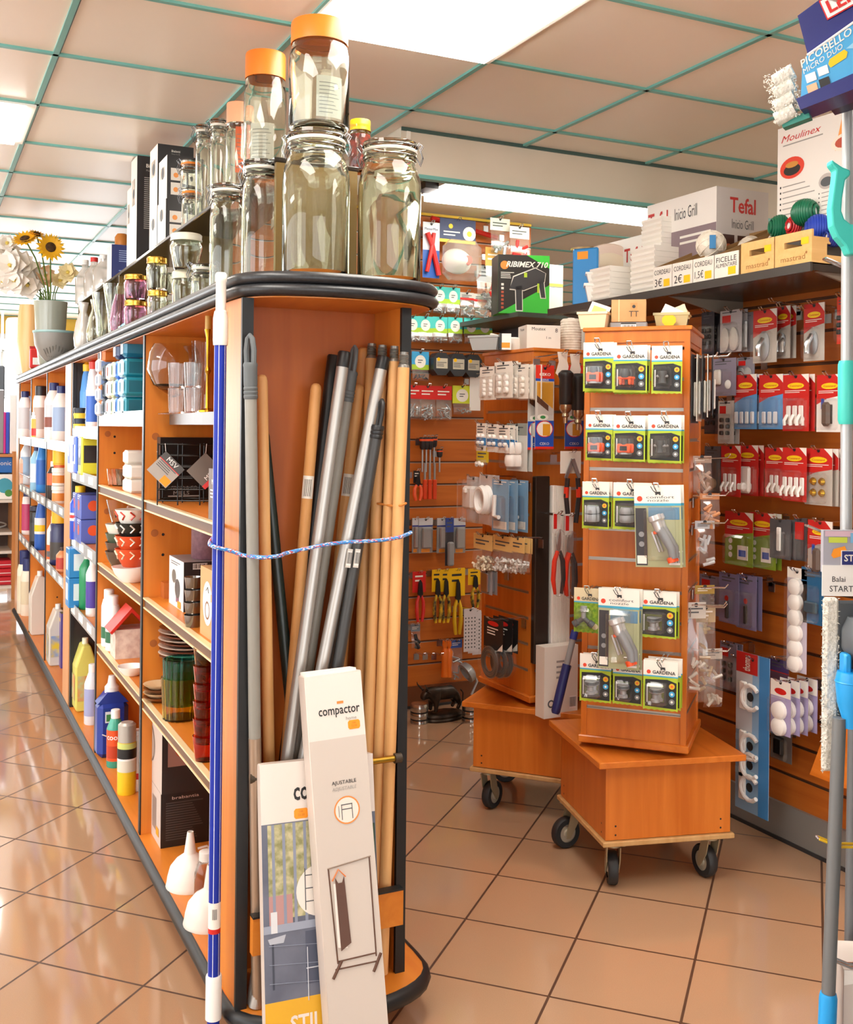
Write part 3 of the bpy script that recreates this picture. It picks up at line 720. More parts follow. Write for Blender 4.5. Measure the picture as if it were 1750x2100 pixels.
# ================================================================== goods in the shelf bays (seen from the aisle)
def SHZ(b, s): return SH[b][s] if s < len(SH[b]) else BASE
CUR = [None]
def sp(u, X, z, v=1000):
    """a spot on a shelf board seen at column u, kept inside the bay that is being filled"""
    p = at(u, v, X=X); y = p.y
    if CUR[0] is not None:
        a, b = BAYS[CUR[0]]
        if not a + .045 <= y <= b - .045:
            y = min(max(y, a + .045), b - .045); d = ray(u, v); X = max(d.x / d.y * y, .634)
    return Vector((X, y, z))
def bottle(label, p, r, h, body, cap, band=None, neck=.35, sh=.72, caph=.1, sx=1.0, name='bottle', cat='bottle', group=None, bz=(.15, .6), spout=False, band2=None, lab=None):
    t = thing(name, label, cat, tuple(p), group=group)
    hb = h * (1 - caph); rn = r * neck
    G().lathe([(0, 0), (r * .92, 0), (r, h * .02), (r, h * sh * .95), (r * .93, h * sh), (rn * 1.4, h * (sh + (1 - caph - sh) * .7)), (rn, hb * .985), (rn, hb), (0, hb)], body, 20, sx=sx).obj('body', t)
    g = G()
    if spout:
        g.lathe([(rn * 1.25, hb * .97), (rn * 1.3, hb + h * caph * .45), (rn * .6, hb + h * caph * .6), (rn * .5, h), (0, h)], cap, 14, sx=sx)
    else:
        g.lathe([(rn * 1.25, hb * .965), (rn * 1.25, h * .992), (rn * 1.1, h), (0, h)], cap, 16, sx=sx)
    g.obj('cap', t)
    if band:
        g = G(); n = 20
        g.lathe([(r * 1.008, h * bz[0]), (r * 1.008, h * bz[1])], band, n, sx=sx)
        if band2: g.lathe([(r * 1.014, h * (bz[0] + .05)), (r * 1.014, h * (bz[0] + .05 + (bz[1] - bz[0]) * .4))], band2, n, sx=sx)
        if lab:
            # printed word on the side that faces the aisle end
            v, f = glyphs(lab, .01); x0 = min(q[0] for q in v); x1 = max(q[0] for q in v); k = r * 1.5 / (x1 - x0)
            P = []
            for q in v:
                a = rad(-118) + ((q[0] - (x0 + x1) / 2) * k) / r
                P.append((r * 1.018 * cos(a) * sx, r * 1.018 * sin(a), h * (bz[0] + (bz[1] - bz[0]) * .7) + q[1] * k))
            g.add(P, f, WHITE)
        g.obj('label_band', t)
    return t
def tumbler(label, p, r, h, m, taper=.85, name='drinking_glass', cat='glass', group=None, n=20, flute=0, base=.08):
    ro = []
    g = G(); w = max(.0018, r * .06)
    prof = [(0, 0), (r * taper * .97, 0), (r * taper, h * .02), (r, h), (r - w, h), (r * taper - w, h * base), (0, h * base)]
    if not flute: g.lathe(prof, m, n)
    else:
        n = flute * 4; vs = []; k = len(prof); rings = []
        for i in range(n):
            a = 2 * pi * i / n; f = 1 - .035 * (i % 4 in (1, 2))
            vs += [(q * f * cos(a), q * f * sin(a), z) for q, z in prof]
        g.add(vs, [(i * k + j, ((i + 1) % n) * k + j, ((i + 1) % n) * k + j + 1, i * k + j + 1) for i in range(n) for j in range(k - 1)], m, False)
    return tag(g.obj(name), label, cat, group, tuple(p))
GL1 = glass('#f8f8f6')
CUR[0] = 0
# ---- bay next to the end: top shelf of glasses
z = SHZ(0, 0); X = .72
p = sp(355, .74, z); k = mpp(p)
tag(G().lathe([(0, 0), (.045, 0), (.045, .003), (.008, .008), (.006, .05), (.02, .06), (.06, .085), (.078, .13), (.072, .18), (.06, .205), (.058, .205), (.07, .18), (.0755, .13), (.058, .088), (0, .065)], GL1, 28).obj('balloon_glass'), 'big round balloon glass behind the cut tumblers', 'glass', None, tuple(p))
for i, (u, XX) in enumerate(((361, .65), (394, .655))):
    p = sp(u, XX, z); k = mpp(p)
    r = 18.5 * k; hh = 52 * k
    tumbler(['knobbly cut tumbler farther from the pole, lower of its pair', 'knobbly cut tumbler nearer the pole, lower of its pair'][i], p, r, hh, GL1, .88, group='cut tumblers', flute=9)
    tumbler(['knobbly cut tumbler farther from the pole, upper of its pair', 'knobbly cut tumbler nearer the pole, upper of its pair'][i], p + Vector((0, 0, hh)), r, hh, GL1, .88, group='cut tumblers', flute=9)
p = sp(408, .75, z); tumbler('tall ribbed clear glass behind the cut tumblers', p, .026, .215, GL1, .9, flute=8)
p = sp(424, .635, z)
t = thing('candle_holder', 'slender gold candle holder beside the blue striped pole', 'candle holder', tuple(p))
G().lathe([(0, 0), (.022, 0), (.022, .005), (.005, .01), (.004, .09), (.008, .1), (.004, .112), (.005, .18), (.009, .2), (0, .2)], mat('#b08a2a', .25, 1), 16).obj('holder', t)
G().cyl(.008, .2, .235, mat('#caa24a', .4), 12).obj('candle', t)
# second shelf: black box, wire rack, tags
z = SHZ(0, 1)
def pr_blk(g, w, h, T):
    g.text('GRIND & GO', w * .45, h * .20, h * .06, 0, GREYI, T=T, w=w * .5); g.text('MILLS', w * .4, h * .12, h * .06, 0, GREYI, T=T, w=w * .3); g.lines(w * .15, w * .8, h * .03, h * .08, 0, GREYI, 1, T)
def pl_blk(g, d, h, T):
    g.poly([(d * .35, h * .97), (d * .65, h * .97), (d * .5, h * .86)], 0, INK, T); g.rect(d * .1, d * .9, h * .76, h * .775, 0, CREAM, T); g.rect(d * .25, d * .75, h * .8, h * .81, 0, CREAM, T)
    g.text('PEPPER', d * .5, h * .38, d * .28, 0, GREYI, T=T, rot=pi / 2, w=h * .3)
pb = at(327, 1042, Z=z); pb = sp(327, .645, z)
carton('black carton with grey side on the second shelf behind the wire rack', .645, .80, pb.y, pb.y + .21, z, .185, mat('#121212', .3), mat('#3f3a38', .4), pr_blk, pl_blk, top=mat('#2a2624', .4))
pw = sp(392, .70, z)
t = thing('wire_rack', 'black wire rack with hanging card tags in front of the black carton', 'wire rack', tuple(pw), rad(-20))
BW = mat('#0e0e0e', .3, .4)
g = G()
for i in range(6):
    zz = .012 + .031 * i; w = .085
    g.tube([(-w, .05, zz), (-w, -.05, zz), (w, -.05, zz), (w, .05, zz)], .0022, BW, 6, True)
for x in (-.085, -.03, .03, .085):
    g.tube([(x, -.05, 0), (x, -.05, .17)], .002, BW, 6); g.tube([(x, .05, 0), (x, .05, .17)], .002, BW, 6)
g.obj('wire_frame', t)
for i in range(2):
    gg = G(); x = (-.062, .045)[i]; T = Matrix.Translation((x, -.058, (.098, .095)[i])) @ Matrix.Rotation(rad((45, -45)[i]), 4, 'Y')
    gg.box(-.036, .036, -.001, .001, -.036, .036, (mat('#a8a39c', .6), mat('#6a625a', .6))[i], T)
    if i == 0:
        gg.rect(-.036, .036, .015, .036, -.0014, mat('#4a4a4a', .5), T); gg.text('MSV', .0, .026, .014, -.002, WHITE, T=T); gg.rect(.008, .034, -.034, -.012, -.0016, TAG, T); gg.lines(-.03, .03, -.01, .012, -.0015, DGREY, 4, T); gg.rect(-.036, .036, .0135, .0155, -.0015, RED, T)
    else: gg.rect(-.036, .036, -.036, -.024, -.0014, RED, T); gg.text('MSV', 0, -.016, .012, -.002, WHITE, T=T)
    gg.tube([(x, -.055, .14), (x * 1.05, -.052, .17)], .0008, WHITE, 5)
    gg.obj('card_tag', t)
pk = sp(431, .625, z)
carton('narrow brown grey carton standing at the pole end of the second shelf', .622, .69, pk.y - .09, pk.y, z, .12, mat('#6b5d55', .5), mat('#6b5d55', .5), None, lambda g, d, h, T: (g.text('MSV', d * .5, h * .75, h * .1, 0, WHITE, T=T), g.lines(d * .2, d * .8, h * .4, h * .6, 0, WHITE, 3, T)))
# third shelf
z = SHZ(0, 2)
def pl_diff(g, d, h, T):
    g.disc(d * .35, h * .62, d * .14, 0, mat('#5a564c', .4), 16, T, rz=h * .14); g.disc(d * .6, h * .4, d * .17, -.0004, mat('#3a3634', .4), 16, T, rz=h * .2); g.rect(d * .5, d * .7, h * .12, h * .3, 0, mat('#7a4a6a', .4), T); g.lines(d * .15, d * .8, h * .84, h * .93, 0, DGREY, 2, T); g.rect(d * .62, d * .84, h * .02, h * .16, -.0006, TAG, T)
pd = sp(379, .66, z)
bx = carton('white picture carton with a dark end panel under the mauve canister', .66, .74, pd.y, pd.y + .18, z, .135, mat('#2a2526', .4), mat('#e8e4e4', .5), lambda g, w, h, T: g.bars(w * .3, w * .8, h * .85, h * .97, 0, T=T), pl_diff, top=mat('#9a9698', .5))
pc = sp(402, .70, z); 
t = thing('canister', 'mauve canister with a shiny chrome rim on the third shelf', 'canister', (pc.x + .05, pc.y + .03, z + .136))
MAUVE = noisy('#7c5560', '#6d4853', 90, .45, .3)
G().lathe([(0, 0), (.05, 0), (.053, .004), (.053, .09), (.05, .092), (0, .09)], MAUVE, 28).obj('body', t)
G().lathe([(.055, .09), (.057, .092), (.057, .125), (.055, .128), (.05, .126), (.05, .095), (0, .094)], CHROME, 28).obj('rim', t)
ps = sp(399, .635, z)
for i in range(4):
    tumbler('silver glass tea light holder, ' + ('bottom', 'second', 'third', 'top')[i] + ' of four stacked by the kraft carton', ps + Vector((0, -.0, .0315 * i)), .023, .031, mat('#8a8682', .12, .9), .8, 'tealight_holder', 'candle holder', 'silver tea light holders', 18)
pk2 = sp(412, .63, z)
def pl_kr(g, d, h, T):
    g.disc(d * .42, h * .5, d * .26, 0, WHITE, 20, T, rz=h * .32); g.ring(d * .42, h * .4, d * .1, d * .13, -.0004, mat('#8a5a3a', .5), 16, T); g.rect(d * .62, d * .8, h * .55, h * .66, -.0006, TAG, T); g.tube([(d * .36, -.001, h * .68), (d * .45, -.001, h * .74), (d * .5, -.001, h * .66)], .0008, DGREY, 5, T=T)
carton('kraft brown carton with white oval print nearest the pole', .632, .72, pk2.y - .17, pk2.y, z, .165, mat('#c39a66', .6), mat('#c8a06c', .6), None, pl_kr)
po = sp(338, .72, z)
carton('small orange carton lying at the back of the third shelf', .66, .76, po.y, po.y + .06, z, .045, mat('#c9702c', .5), mat('#b5642a', .5))
# fourth shelf: plates, ribbed planters, red tumblers
z = SHZ(0, 3)
pp = sp(392, .74, z); k = mpp(pp)
for i in range(9):
    a = .085 + .003 * (i % 2)
    tag(G().lathe([(0, 0), (.05, 0), (.056, .004), (a, .012), (a + .002, .014), (a - .002, .015), (.055, .007), (0, .005)], mat('#e8ddd0', .2) if i % 2 else mat('#8a4a30', .25), 30).obj('plate'), '%s plate, %s of the stack behind the ribbed tubs' % (('cream' if i % 2 else 'rust brown'), ('lowest', 'second lowest', 'third', 'fourth', 'fifth', 'sixth', 'seventh', 'second highest', 'topmost')[i]), 'plate', 'stacked plates', (pp.x, pp.y, z + .115 + .0105 * i))
tag(G().lathe([(0, 0), (.06, 0), (.065, .01), (.072, .1), (.07, .114), (0, .114)], mat('#6e3c28', .3), 28).obj('serving_dish'), 'deep brown dish carrying the stack of plates', 'dish', None, (pp.x, pp.y, z))
pq = sp(331, .70, z)
for i in range(4):
    tag(G().lathe([(0, 0), (.025, 0), (.042, .012), (.046, .016), (.04, .015), (.024, .005), (0, .004)], mat('#e3c9a0', .25) if i % 2 else mat('#7a4a2a', .3), 24).obj('saucer'), 'small %s saucer, %s in the short stack by the divider' % (('sand', 'brown')[1 - i % 2], ('bottom', 'second', 'third', 'top')[i]), 'saucer', 'small saucers', (pq.x, pq.y, z + .012 * i))
pg = sp(376, .665, z); k = mpp(pg)
TEAL = glass('#5cc9bd', .05); AMB = glass('#ecd54a', .05); GRN = glass('#3f7f2e', .05)
r = 41 * k
tumbler('amber yellow ribbed tub holding the teal one', pg, r, .115, AMB, .9, 'ribbed_tub', 'tub', None, flute=16, base=.05)
tumbler('teal green ribbed tub nested in the amber one', pg + Vector((0, 0, .04)), r * .93, .125, TEAL, .9, 'ribbed_tub', 'tub', None, flute=16, base=.05)
pr_ = sp(424, .635, z)
RG = glass('#e2653f', .03)
for i in range(6):
    tumbler('ruby red tumbler, %s in the tall stack by the pole' % ('lowest', 'second', 'third', 'fourth', 'fifth', 'topmost')[i], pr_ + Vector((0, -.01, .042 * i)), .03, .06, glass('#b8862a', .03) if i == 5 else RG, .78, group='red tumblers', n=24)
# floor board of the bay: cartons and funnels
z = BASE
def pl_brab(g, d, h, T): g.disc(d * .5, h * .55, d * .2, 0, mat('#a89a92', .5), 20, T, rz=h * .25); g.ring(d * .5, h * .55, d * .16, d * .18, -.0005, mat('#7d7068', .5), 20, T); g.lines(d * .1, d * .4, h * .75, h * .9, 0, GREYI, 3, T)
def pr_brab(g, w, h, T): g.text('brabantia', w * .5, h * .9, h * .055, 0, mat('#c9b0a4', .5), T=T, w=w * .55); g.lines(w * .1, w * .9, h * .1, h * .82, 0, mat('#4a4442', .5), 16, T)
GB = mat('#cbbdb4', .5)
pb1 = sp(326, .625, z); 
c1 = carton('dark fronted carton with grey side, nearest on the bottom board', .64, .78, pb1.y, pb1.y + .15, z, .155, mat('#1f1b1a', .4), GB, pr_brab, lambda g, d, h, T: (g.rect(d * .25, d * .6, h * .2, h * .8, 0, mat('#8d8078', .5), T), g.rect(d * .6, d * .85, h * .15, h * .3, -.0004, TAG, T)))
c2 = carton('grey sided carton next to the divider on the bottom board', .64, .78, pb1.y + .16, pb1.y + .30, z, .145, mat('#1f1b1a', .4), GB, pr_brab, lambda g, d, h, T: (g.rect(d * .2, d * .7, h * .3, h * .8, 0, mat('#a89a92', .5), T), g.rect(d * .7, d * .9, h * .2, h * .4, -.0004, TAG, T)))
carton('large pale carton with photo front laid across the two dark cartons', .64, .80, pb1.y - .01, pb1.y + .30, z + .156, .20, mat('#2a2422', .4), GB, lambda g, w, h, T: (g.rect(w * .1, w * .8, h * .38, h * .85, 0, mat('#9c7264', .5), T), g.disc(w * .35, h * .6, w * .12, -.0004, mat('#c25a34', .5), 16, T)), pl_brab)
def funnel(u, X, label, R_, h, m, rz=0):
    p = sp(u, X, z)
    t = thing('funnel', label, 'funnel', tuple(p), rz)
    G().lathe([(R_ * 1.02, 0), (R_ * 1.04, .003), (R_ * 1.0, .012), (R_ * .97, h * .18), (R_ * .86, h * .36), (R_ * .6, h * .5), (.018, h * .59), (.014, h * .62), (.013, h * .62), (.57 * R_, h * .49), (R_ * .83, h * .35), (R_ * .94, h * .18), (R_ * .98, .002)], m, 32).obj('cone', t)
    G().lathe([(.016, h * .6), (.008, h), (.0065, h), (.0135, h * .6)], m, 20).obj('spout', t)
    g = G(); g.tube([(.02, 0, h * .66), (.045, 0, h * .68), (.055, 0, h * .6), (.045, 0, h * .52)], .003, m, 6); g.obj('handle', t)
funnel(398, .66, 'white plastic funnel standing upside down in front of the dark carton', .06, .14, mat('#efeae2', .35))
funnel(440, .655, 'translucent white funnel upside down at the corner by the pole', .062, .14, mat('#e5dfd6', .3))
bottle('clear plastic bottle with flip top next to the funnels', sp(432, .655, z), .03, .16, glass('#f4ece6', .1), mat('#dcd6d0', .3), neck=.5)
tag(G().box(-.012, .012, -.0008, .0008, 0, .022, TAG).box(-.006, .006, -.0009, -.0007, .002, .02, YELLOW).obj('price_sticker'), 'small orange price sticker at the foot of the upright funnel', 'sticker', None, tuple(sp(366, .622, z)), rad(-60))
# ---- second bay
CUR[0] = 1
z = SHZ(1, 0)
cols = [('#d4d9e0', '#7f98c4', 'white and pale blue'), ('#d9742c', '#b8501c', 'orange'), ('#3e4a56', '#222c36', 'charcoal'), ('#e4e0d6', '#c9362c', 'white and red'), ('#c3cfae', '#23652f', 'pale green and white'), ('#4d86d8', '#2a56b8', 'bright blue'), ('#bfe0ee', '#1b8aa5', 'ice blue and teal'), ('#1e8fa6', '#106a80', 'teal')]
for c, (ca, cb, nm) in enumerate(cols):
    nrow = 4 if c == 0 else 3
    for rr in range(nrow):
        u = 214 + c * 9.0 + 2
        p = sp(u, .648 + .004 * ((c + rr) % 2), z)
        hh = .062 if nrow == 3 else .052
        g = G().box(-.045, .045, -.023, .021, 0, hh - .002, mat(ca, .35), c=.008)
        g.box(-.0455, -.0445, -.018, .016, hh * .25, hh * .75, mat(cb, .35)).box(-.03, .03, -.0236, -.0225, hh * .2, hh * .8, mat(cb, .35))
        tag(g.obj('sponge_pack'), '%s sponge packet, %s row, on the top shelf' % (nm, ('bottom', 'second', 'third', 'fourth')[rr]), 'sponge', 'sponge packets', (p.x, p.y, z + hh * rr))
for (u, zz, ca, cb, lab) in ((230, .19, '#d9742c', '#8a3a10', 'orange arched packet lying on the charcoal sponge packets'), (260, .19, '#31456b', '#c8c4d4', 'navy packet with pale rim on the middle of the sponge packets'), (276, .19, '#2b7fa0', '#bfe0ee', 'teal packet at the divider end on the sponge packets'), (270, .25, '#2f86a8', '#a9dcc8', 'highest blue green packet on the sponge pile')):
    p = sp(u, .652, z + zz)
    g = G().box(-.045, .045, -.03, .03, 0, .055, mat(ca, .35), c=.012).box(-.046, -.044, -.02, .02, .01, .045, mat(cb, .35)); tag(g.obj('sponge_pack'), lab, 'sponge', 'sponge packets', tuple(p))
z = SHZ(1, 1)
for i, u in enumerate((238, 247, 256)):
    tumbler('low amber tinted tumbler, %s from the white cups' % ('third', 'second', 'first')[i], sp(u, .66 + .012 * i, z), .034, .062, glass('#fbe7cf', .02), .8, group='low amber tumblers')
for s_ in range(3):
    for i in range(2 - (s_ == 2)):
        tag(G().box(-.03, .03, -.03, .03, 0, .045, OFFW, c=.008).box(-.024, .024, -.024, .024, .044, .0455, mat('#cfc8bc', .5)).obj('square_cup'), 'white square cup, %s in the %s pile against the divider' % (('bottom', 'middle', 'top')[s_], ('outer', 'inner')[i]), 'cup', 'white square cups', (.65 + .0 * i, sp(273, .65, 0).y + .0 - .065 * i, z + .046 * s_))
z = SHZ(1, 2)
pc = sp(226, .66, z)
carton('plain white carton behind the stacked bowls in the second bay', .66, .78, pc.y, pc.y + .17, z, .12, OFFW, mat('#ddd6ca', .5))
pbw = sp(250, .665, z)
BOWLC = [('#5d4a3c', 'dark brown'), ('#5a463a', 'dark brown'), ('#4d5a48', 'dark green'), ('#e8e2d4', 'cream')]
def bowl(p, r, h, m, label, m2=None, group=None, name='bowl'):
    g = G().lathe([(0, 0), (r * .5, 0), (r * .56, h * .06), (r * .85, h * .55), (r, h), (r * .97, h), (r * .8, h * .55), (r * .5, h * .12), (0, h * .1)], m, 28)
    if m2:
        for i in range(10):
            a = 2 * pi * i / 10; q = r * .8
            g.tube([(q * cos(a) * 1.02, q * sin(a) * 1.02, h * .48), (r * .9 * cos(a + .25) * 1.03, r * .9 * sin(a + .25) * 1.03, h * .7), (r * .97 * cos(a) * 1.02, r * .97 * sin(a) * 1.02, h * .9)], .003, m2, 5)
    return tag(g.obj(name), label, 'bowl', group, tuple(p))
for i, (c, nm) in enumerate(BOWLC):
    bowl(pbw + Vector((0, 0, .032 * i)), .056, .06, mat(c, .25), '%s bowl, %s of the pile under the clear tumbler' % (nm, ('lowest', 'second', 'third', 'top')[i]), None, 'stacked bowls by the white carton')
tumbler('wide clear flared tumbler on the brown bowls', pbw + Vector((0, 0, .158)), .055, .085, GL1, .62)
pfl = sp(273, .638, z)
FL = [('#d8542c', '#f0d9b8', 'orange red'), ('#d8542c', '#f0e2cc', 'orange red'), ('#1f2522', '#e8e4dc', 'black and white'), ('#f0ece2', '#cf3a20', 'white floral')]
for i, (c, c2, nm) in enumerate(FL):
    bowl(pfl + Vector((0, 0, .048 + .042 * i)), .056, .06, mat(c, .25), '%s patterned bowl, %s of the pile against the divider' % (nm, ('lowest', 'second', 'third', 'top')[i]), mat(c2, .3), 'patterned bowls')
bowl(pfl + Vector((.0, -.005, 0)), .066, .05, WHITE, 'white bowl under the patterned bowls')
z = SHZ(1, 3)
for i, (u, XX) in enumerate(((226, .68), (235, .645))):
    bottle('plain white lotion bottle, the one %s' % ('behind, half hidden', 'in front with a green edged label')[i], sp(u, XX, z), .033, .205 - .01 * i, WHITE, WHITE, mat('#e4e6e2', .4), neck=.55, sh=.74, caph=.14, sx=.8, bz=(.1, .6), band2=mat('#2b6a4a', .4), group='white lotion bottles')
ph = sp(262, .67, z)
t = thing('bird_house', 'small house shaped box with red roof against the divider', 'ornament', tuple(ph))
G().box(-.045, .06, -.05, .05, 0, .10, noisy('#e8ddd0', '#cdb9ae', 40, .5)).obj('wall_panel', t)
G().prism([(-.065, .095), (.008, .175), (.08, .095), (.072, .09), (.008, .16), (-.058, .088)], -.06, .06, mat('#d22a1c', .45)).obj('roof', t)
bowl(sp(274, .635, z), .045, .03, WHITE, 'small white dish beside the red roofed house')
z = BASE
t = thing('detergent_jug', 'dark blue detergent jug with white cap on the bottom board', 'jug', tuple(sp(234, .672, z)))
NAVY = mat('#1c3690', .35)
g = G().box(-.055, .055, -.042, .042, 0, .20, NAVY, c=.018).prism([(-.055, .195), (.055, .195), (.02, .235), (-.02, .235)], -.03, .03, NAVY); g.obj('body', t)
G().lathe([(.026, .23), (.026, .25), (.016, .262), (.012, .29), (0, .292)], WHITE, 18).obj('cap', t)
g = G().rect(-.03, -.005, .13, .17, -.0455, mat('#d9e2ea', .4)).rect(-.026, -.01, .135, .16, -.046, mat('#3f8a4a', .4)); g.rect(-.0, .04, .07, .12, -.0456, RED).tube([(-.04, -.046, .09), (.0, -.046, .07), (.04, -.046, .075)], .002, WHITE, 5); g.obj('label_print', t)
bottle('green liquid bottle with orange label and white cap on the bottom board', sp(242, .648, z), .030, .20, mat('#3fa08a', .25), WHITE, mat('#e2521f', .4), neck=.42, sh=.70, caph=.12, bz=(.12, .66), band2=mat('#b83a18', .4), lab='cool')
t = thing('spray_can', 'yellow spray can with silver cap, tallest on the bottom board', 'spray can', tuple(sp(266, .635, z)))
G().lathe([(0, 0), (.029, 0), (.03, .004), (.03, .165), (.027, .17), (0, .17)], mat('#e9c022', .35), 24).obj('body', t)
G().lathe([(.0285, .17), (.0285, .225), (.02, .232), (0, .232)], mat('#b9b4ac', .35, .4), 24).obj('cap', t)
g = G().lathe([(.0305, .118), (.0305, .15)], BLACK, 24).lathe([(.0305, .15), (.0305, .168)], mat('#c9d27a', .4), 24).lathe([(.0305, .075), (.0305, .112)], mat('#d9d2c0', .4), 24).lathe([(.0305, .112), (.0305, .118)], WHITE, 24); g.obj('label_band', t)
bottle('slim white canister with red band squeezed against the divider', sp(288, .672, z), .017, .20, WHITE, WHITE, RED, neck=.8, sh=.9, caph=.06, bz=(.2, .3), band2=None)
# ---- third bay: cleaning goods
CUR[0] = 2
z = SHZ(2, 0)
for i in range(4):
    tag(G().lathe([(0, 0), (.03, 0), (.032, .02), (.03, .022), (0, .022)], mat('#1c2a3a', .4) if i % 2 else mat('#e0c53a', .4), 18).obj('polish_tin'), '%s polish tin, %s in the stack beside the blue bottle' % (('yellow', 'dark blue')[i % 2], ('bottom', 'second', 'third', 'top')[i]), 'tin', 'polish tins', tuple(sp(161, .68, z + .0225 * i)))
bottle('sky blue cleaner bottle with bent yellow nozzle', sp(177, .665, z), .03, .30, mat('#4b8fd6', .3), mat('#f2c11c', .4), mat('#cfe2f2', .4), neck=.5, sh=.55, caph=.16, spout=True, bz=(.1, .3), group='cleaner bottles with nozzles')
bottle('white and blue cleaner bottle with red nozzle', sp(190, .655, z), .03, .30, mat('#e8eef4', .3), mat('#dd3a2a', .4), mat('#2f63c0', .4), neck=.5, sh=.55, caph=.16, spout=True, bz=(.1, .45), group='cleaner bottles with nozzles')
z = SHZ(2, 1)
for i, (u, c, c2, lab) in enumerate(((166, '#dfe5f4', '#2d55c0', 'pale pouch of tablets with violet print'), (177, '#3a63c8', '#dfe6f6', 'bright blue box of tablets in the middle'), (189, '#d9da3a', '#2a2a2a', 'yellow green box of tablets near the divider'))):
    p = sp(u, .65, z); g = G().box(-.05, .05, -.045, .045, 0, .155, mat(c, .35), c=.006).rect(-.04, .04, .05, .12, -.0455, mat(c2, .4)); L = face_T((-.0504, .045, 0), (0, -1, 0)); g.rect(.01, .08, .04, .12, 0, mat(c2, .4), L); g.disc(.045, .09, .02, -.0005, WHITE, 14, L)
    tag(g.obj('tablet_box'), lab, 'box', None, tuple(p))
z = SHZ(2, 2)
bottle('royal blue spray bottle with yellow top', sp(165, .67, z), .042, .225, mat('#1d4cc0', .3), YELLOW, WHITE, neck=.4, sh=.7, caph=.12, bz=(.35, .5), band2=RED)
for i in range(2):
    for j in range(2):
        p = sp(178 + 10 * j, .655, z + .1 * i); g = G().box(-.05, .05, -.055, .055, 0, .098, mat('#5566b8', .35), c=.003); L = face_T((-.0504, .055, 0), (0, -1, 0)); g.disc(.055, .055, .022, 0, mat('#e2562a', .4), 12, L); g.lines(.02, .09, .075, .092, 0, WHITE, 2, L); g.disc(0, .055, .022, -.0555, mat('#e2562a', .4), 12)
        tag(g.obj('dishwasher_box'), 'violet blue box with orange burst, %s row, %s the divider' % (('lower', 'upper')[i], ('away from', 'against')[j]), 'box', 'violet tablet boxes', tuple(p))
z = SHZ(2, 3)
for i in range(2):
    p = sp(163, .66, z + .125 * i); g = G().box(-.05, .05, -.05, .05, 0, .123, mat('#2f86c8', .35), c=.003); L = face_T((-.0504, .05, 0), (0, -1, 0)); g.rect(.02, .08, .03, .1, 0, mat('#dfe8ee', .4), L); g.rect(-.03, .03, .03, .1, -.0505, mat('#dfe8ee', .4))
    tag(g.obj('powder_box'), 'light blue powder box, %s one, beside the green bottle' % ('lower', 'upper')[i], 'box', 'blue powder boxes', tuple(p))
bottle('green cleaner bottle with clear neck', sp(182, .655, z), .035, .235, mat('#1f8a5a', .25), mat('#e8e8e4', .3), None, neck=.35, sh=.75, caph=.08)
bottle('white and violet bottle half hidden by the divider', sp(193, .65, z), .028, .235, WHITE, WHITE, mat('#4a3a9a', .4), neck=.4, sh=.75, caph=.1)
z = BASE
def can(u, X, label, m, w, d, h, capm=None, lab=None):
    t = thing('jerrycan', label, 'canister', tuple(sp(u, X, BASE)))
    g = G().prism([(-w, .01), (-w + .01, 0), (w - .01, 0), (w, .01), (w, h * .62), (w * .35, h * .92), (-w * .35, h * .92), (-w, h * .62)], -d, d, m); g.obj('body', t, bev=.008)
    G().lathe([(w * .28, h * .91), (w * .28, h), (0, h)], capm or WHITE, 16).obj('cap', t)
    if lab: G().rect(-w * .8, w * .8, h * .15, h * .5, -d - .0015, lab).rect(-d * .8, d * .8, h * .15, h * .5, 0, lab, face_T((-w - .0015, 0, 0), (0, -1, 0))).obj('label_print', t)
can(178, .68, 'pale yellow detergent canister on the bottom board', mat('#d8d36a', .3), .045, .055, .30, mat('#efead0', .4), noisy('#b8c48a', '#d98a4a', 30, .5))
bottle('frosted white bottle with violet label against the divider', sp(194, .655, z), .032, .24, mat('#d5dae2', .3), WHITE, mat('#9aa0c8', .4), neck=.4, sh=.7, caph=.1)
# ---- the three far bays
def row(bay, sh, items):
    z = SHZ(bay, sh); CUR[0] = bay
    for it in items:
        u, X, r, h, body, cap, band, lab = it[:8]; kw = it[8] if len(it) > 8 else {}
        bottle(lab, sp(u, X, z), r, h, mat(body, .35), mat(cap, .4), mat(band, .4) if band else None, **kw)
row(3, 0, [(108, .66, .045, .30, '#f0eee8', '#1f2c6a', '#c9ccd2', 'white bottle with navy cap, front one on the upper shelf past the pilaster', dict(neck=.42, sh=.72, caph=.1, bz=(.2, .62), band2=mat('#8a4a3a', .5), group='white bottles with navy caps')), (125, .655, .045, .28, '#f0eee8', '#1f2c6a', '#9ab0d2', 'white bottle with navy cap, second one against the pilaster', dict(neck=.42, sh=.72, caph=.1, bz=(.2, .62), group='white bottles with navy caps'))])
row(3, 1, [(108, .66, .03, .20, '#2a2422', '#f0eee8', '#e2622a', 'black bottle with orange label and white cap', dict(bz=(.4, .7))), (114, .70, .03, .19, '#d94f1f', '#2a2422', None, 'orange bottle behind the black one'), (125, .71, .04, .27, '#e2622a', '#f0c51a', '#d94f1f', 'orange can with tall yellow lid', dict(neck=.85, sh=.7, caph=.3))])
for i in range(2):
    tag(G().lathe([(0, 0), (.035, 0), (.035, .06), (.033, .062), (.037, .064), (.037, .085), (0, .087)], mat('#efe6da', .4), 18).lathe([(.0354, .012), (.0354, .05)], mat('#e08a3a', .4), 18).obj('paste_tub'), 'white paste tub with orange band, %s of two' % ('lower', 'upper')[i], 'tub', 'white paste tubs', tuple(sp(122, .645, SHZ(3, 1) + .0875 * i)))
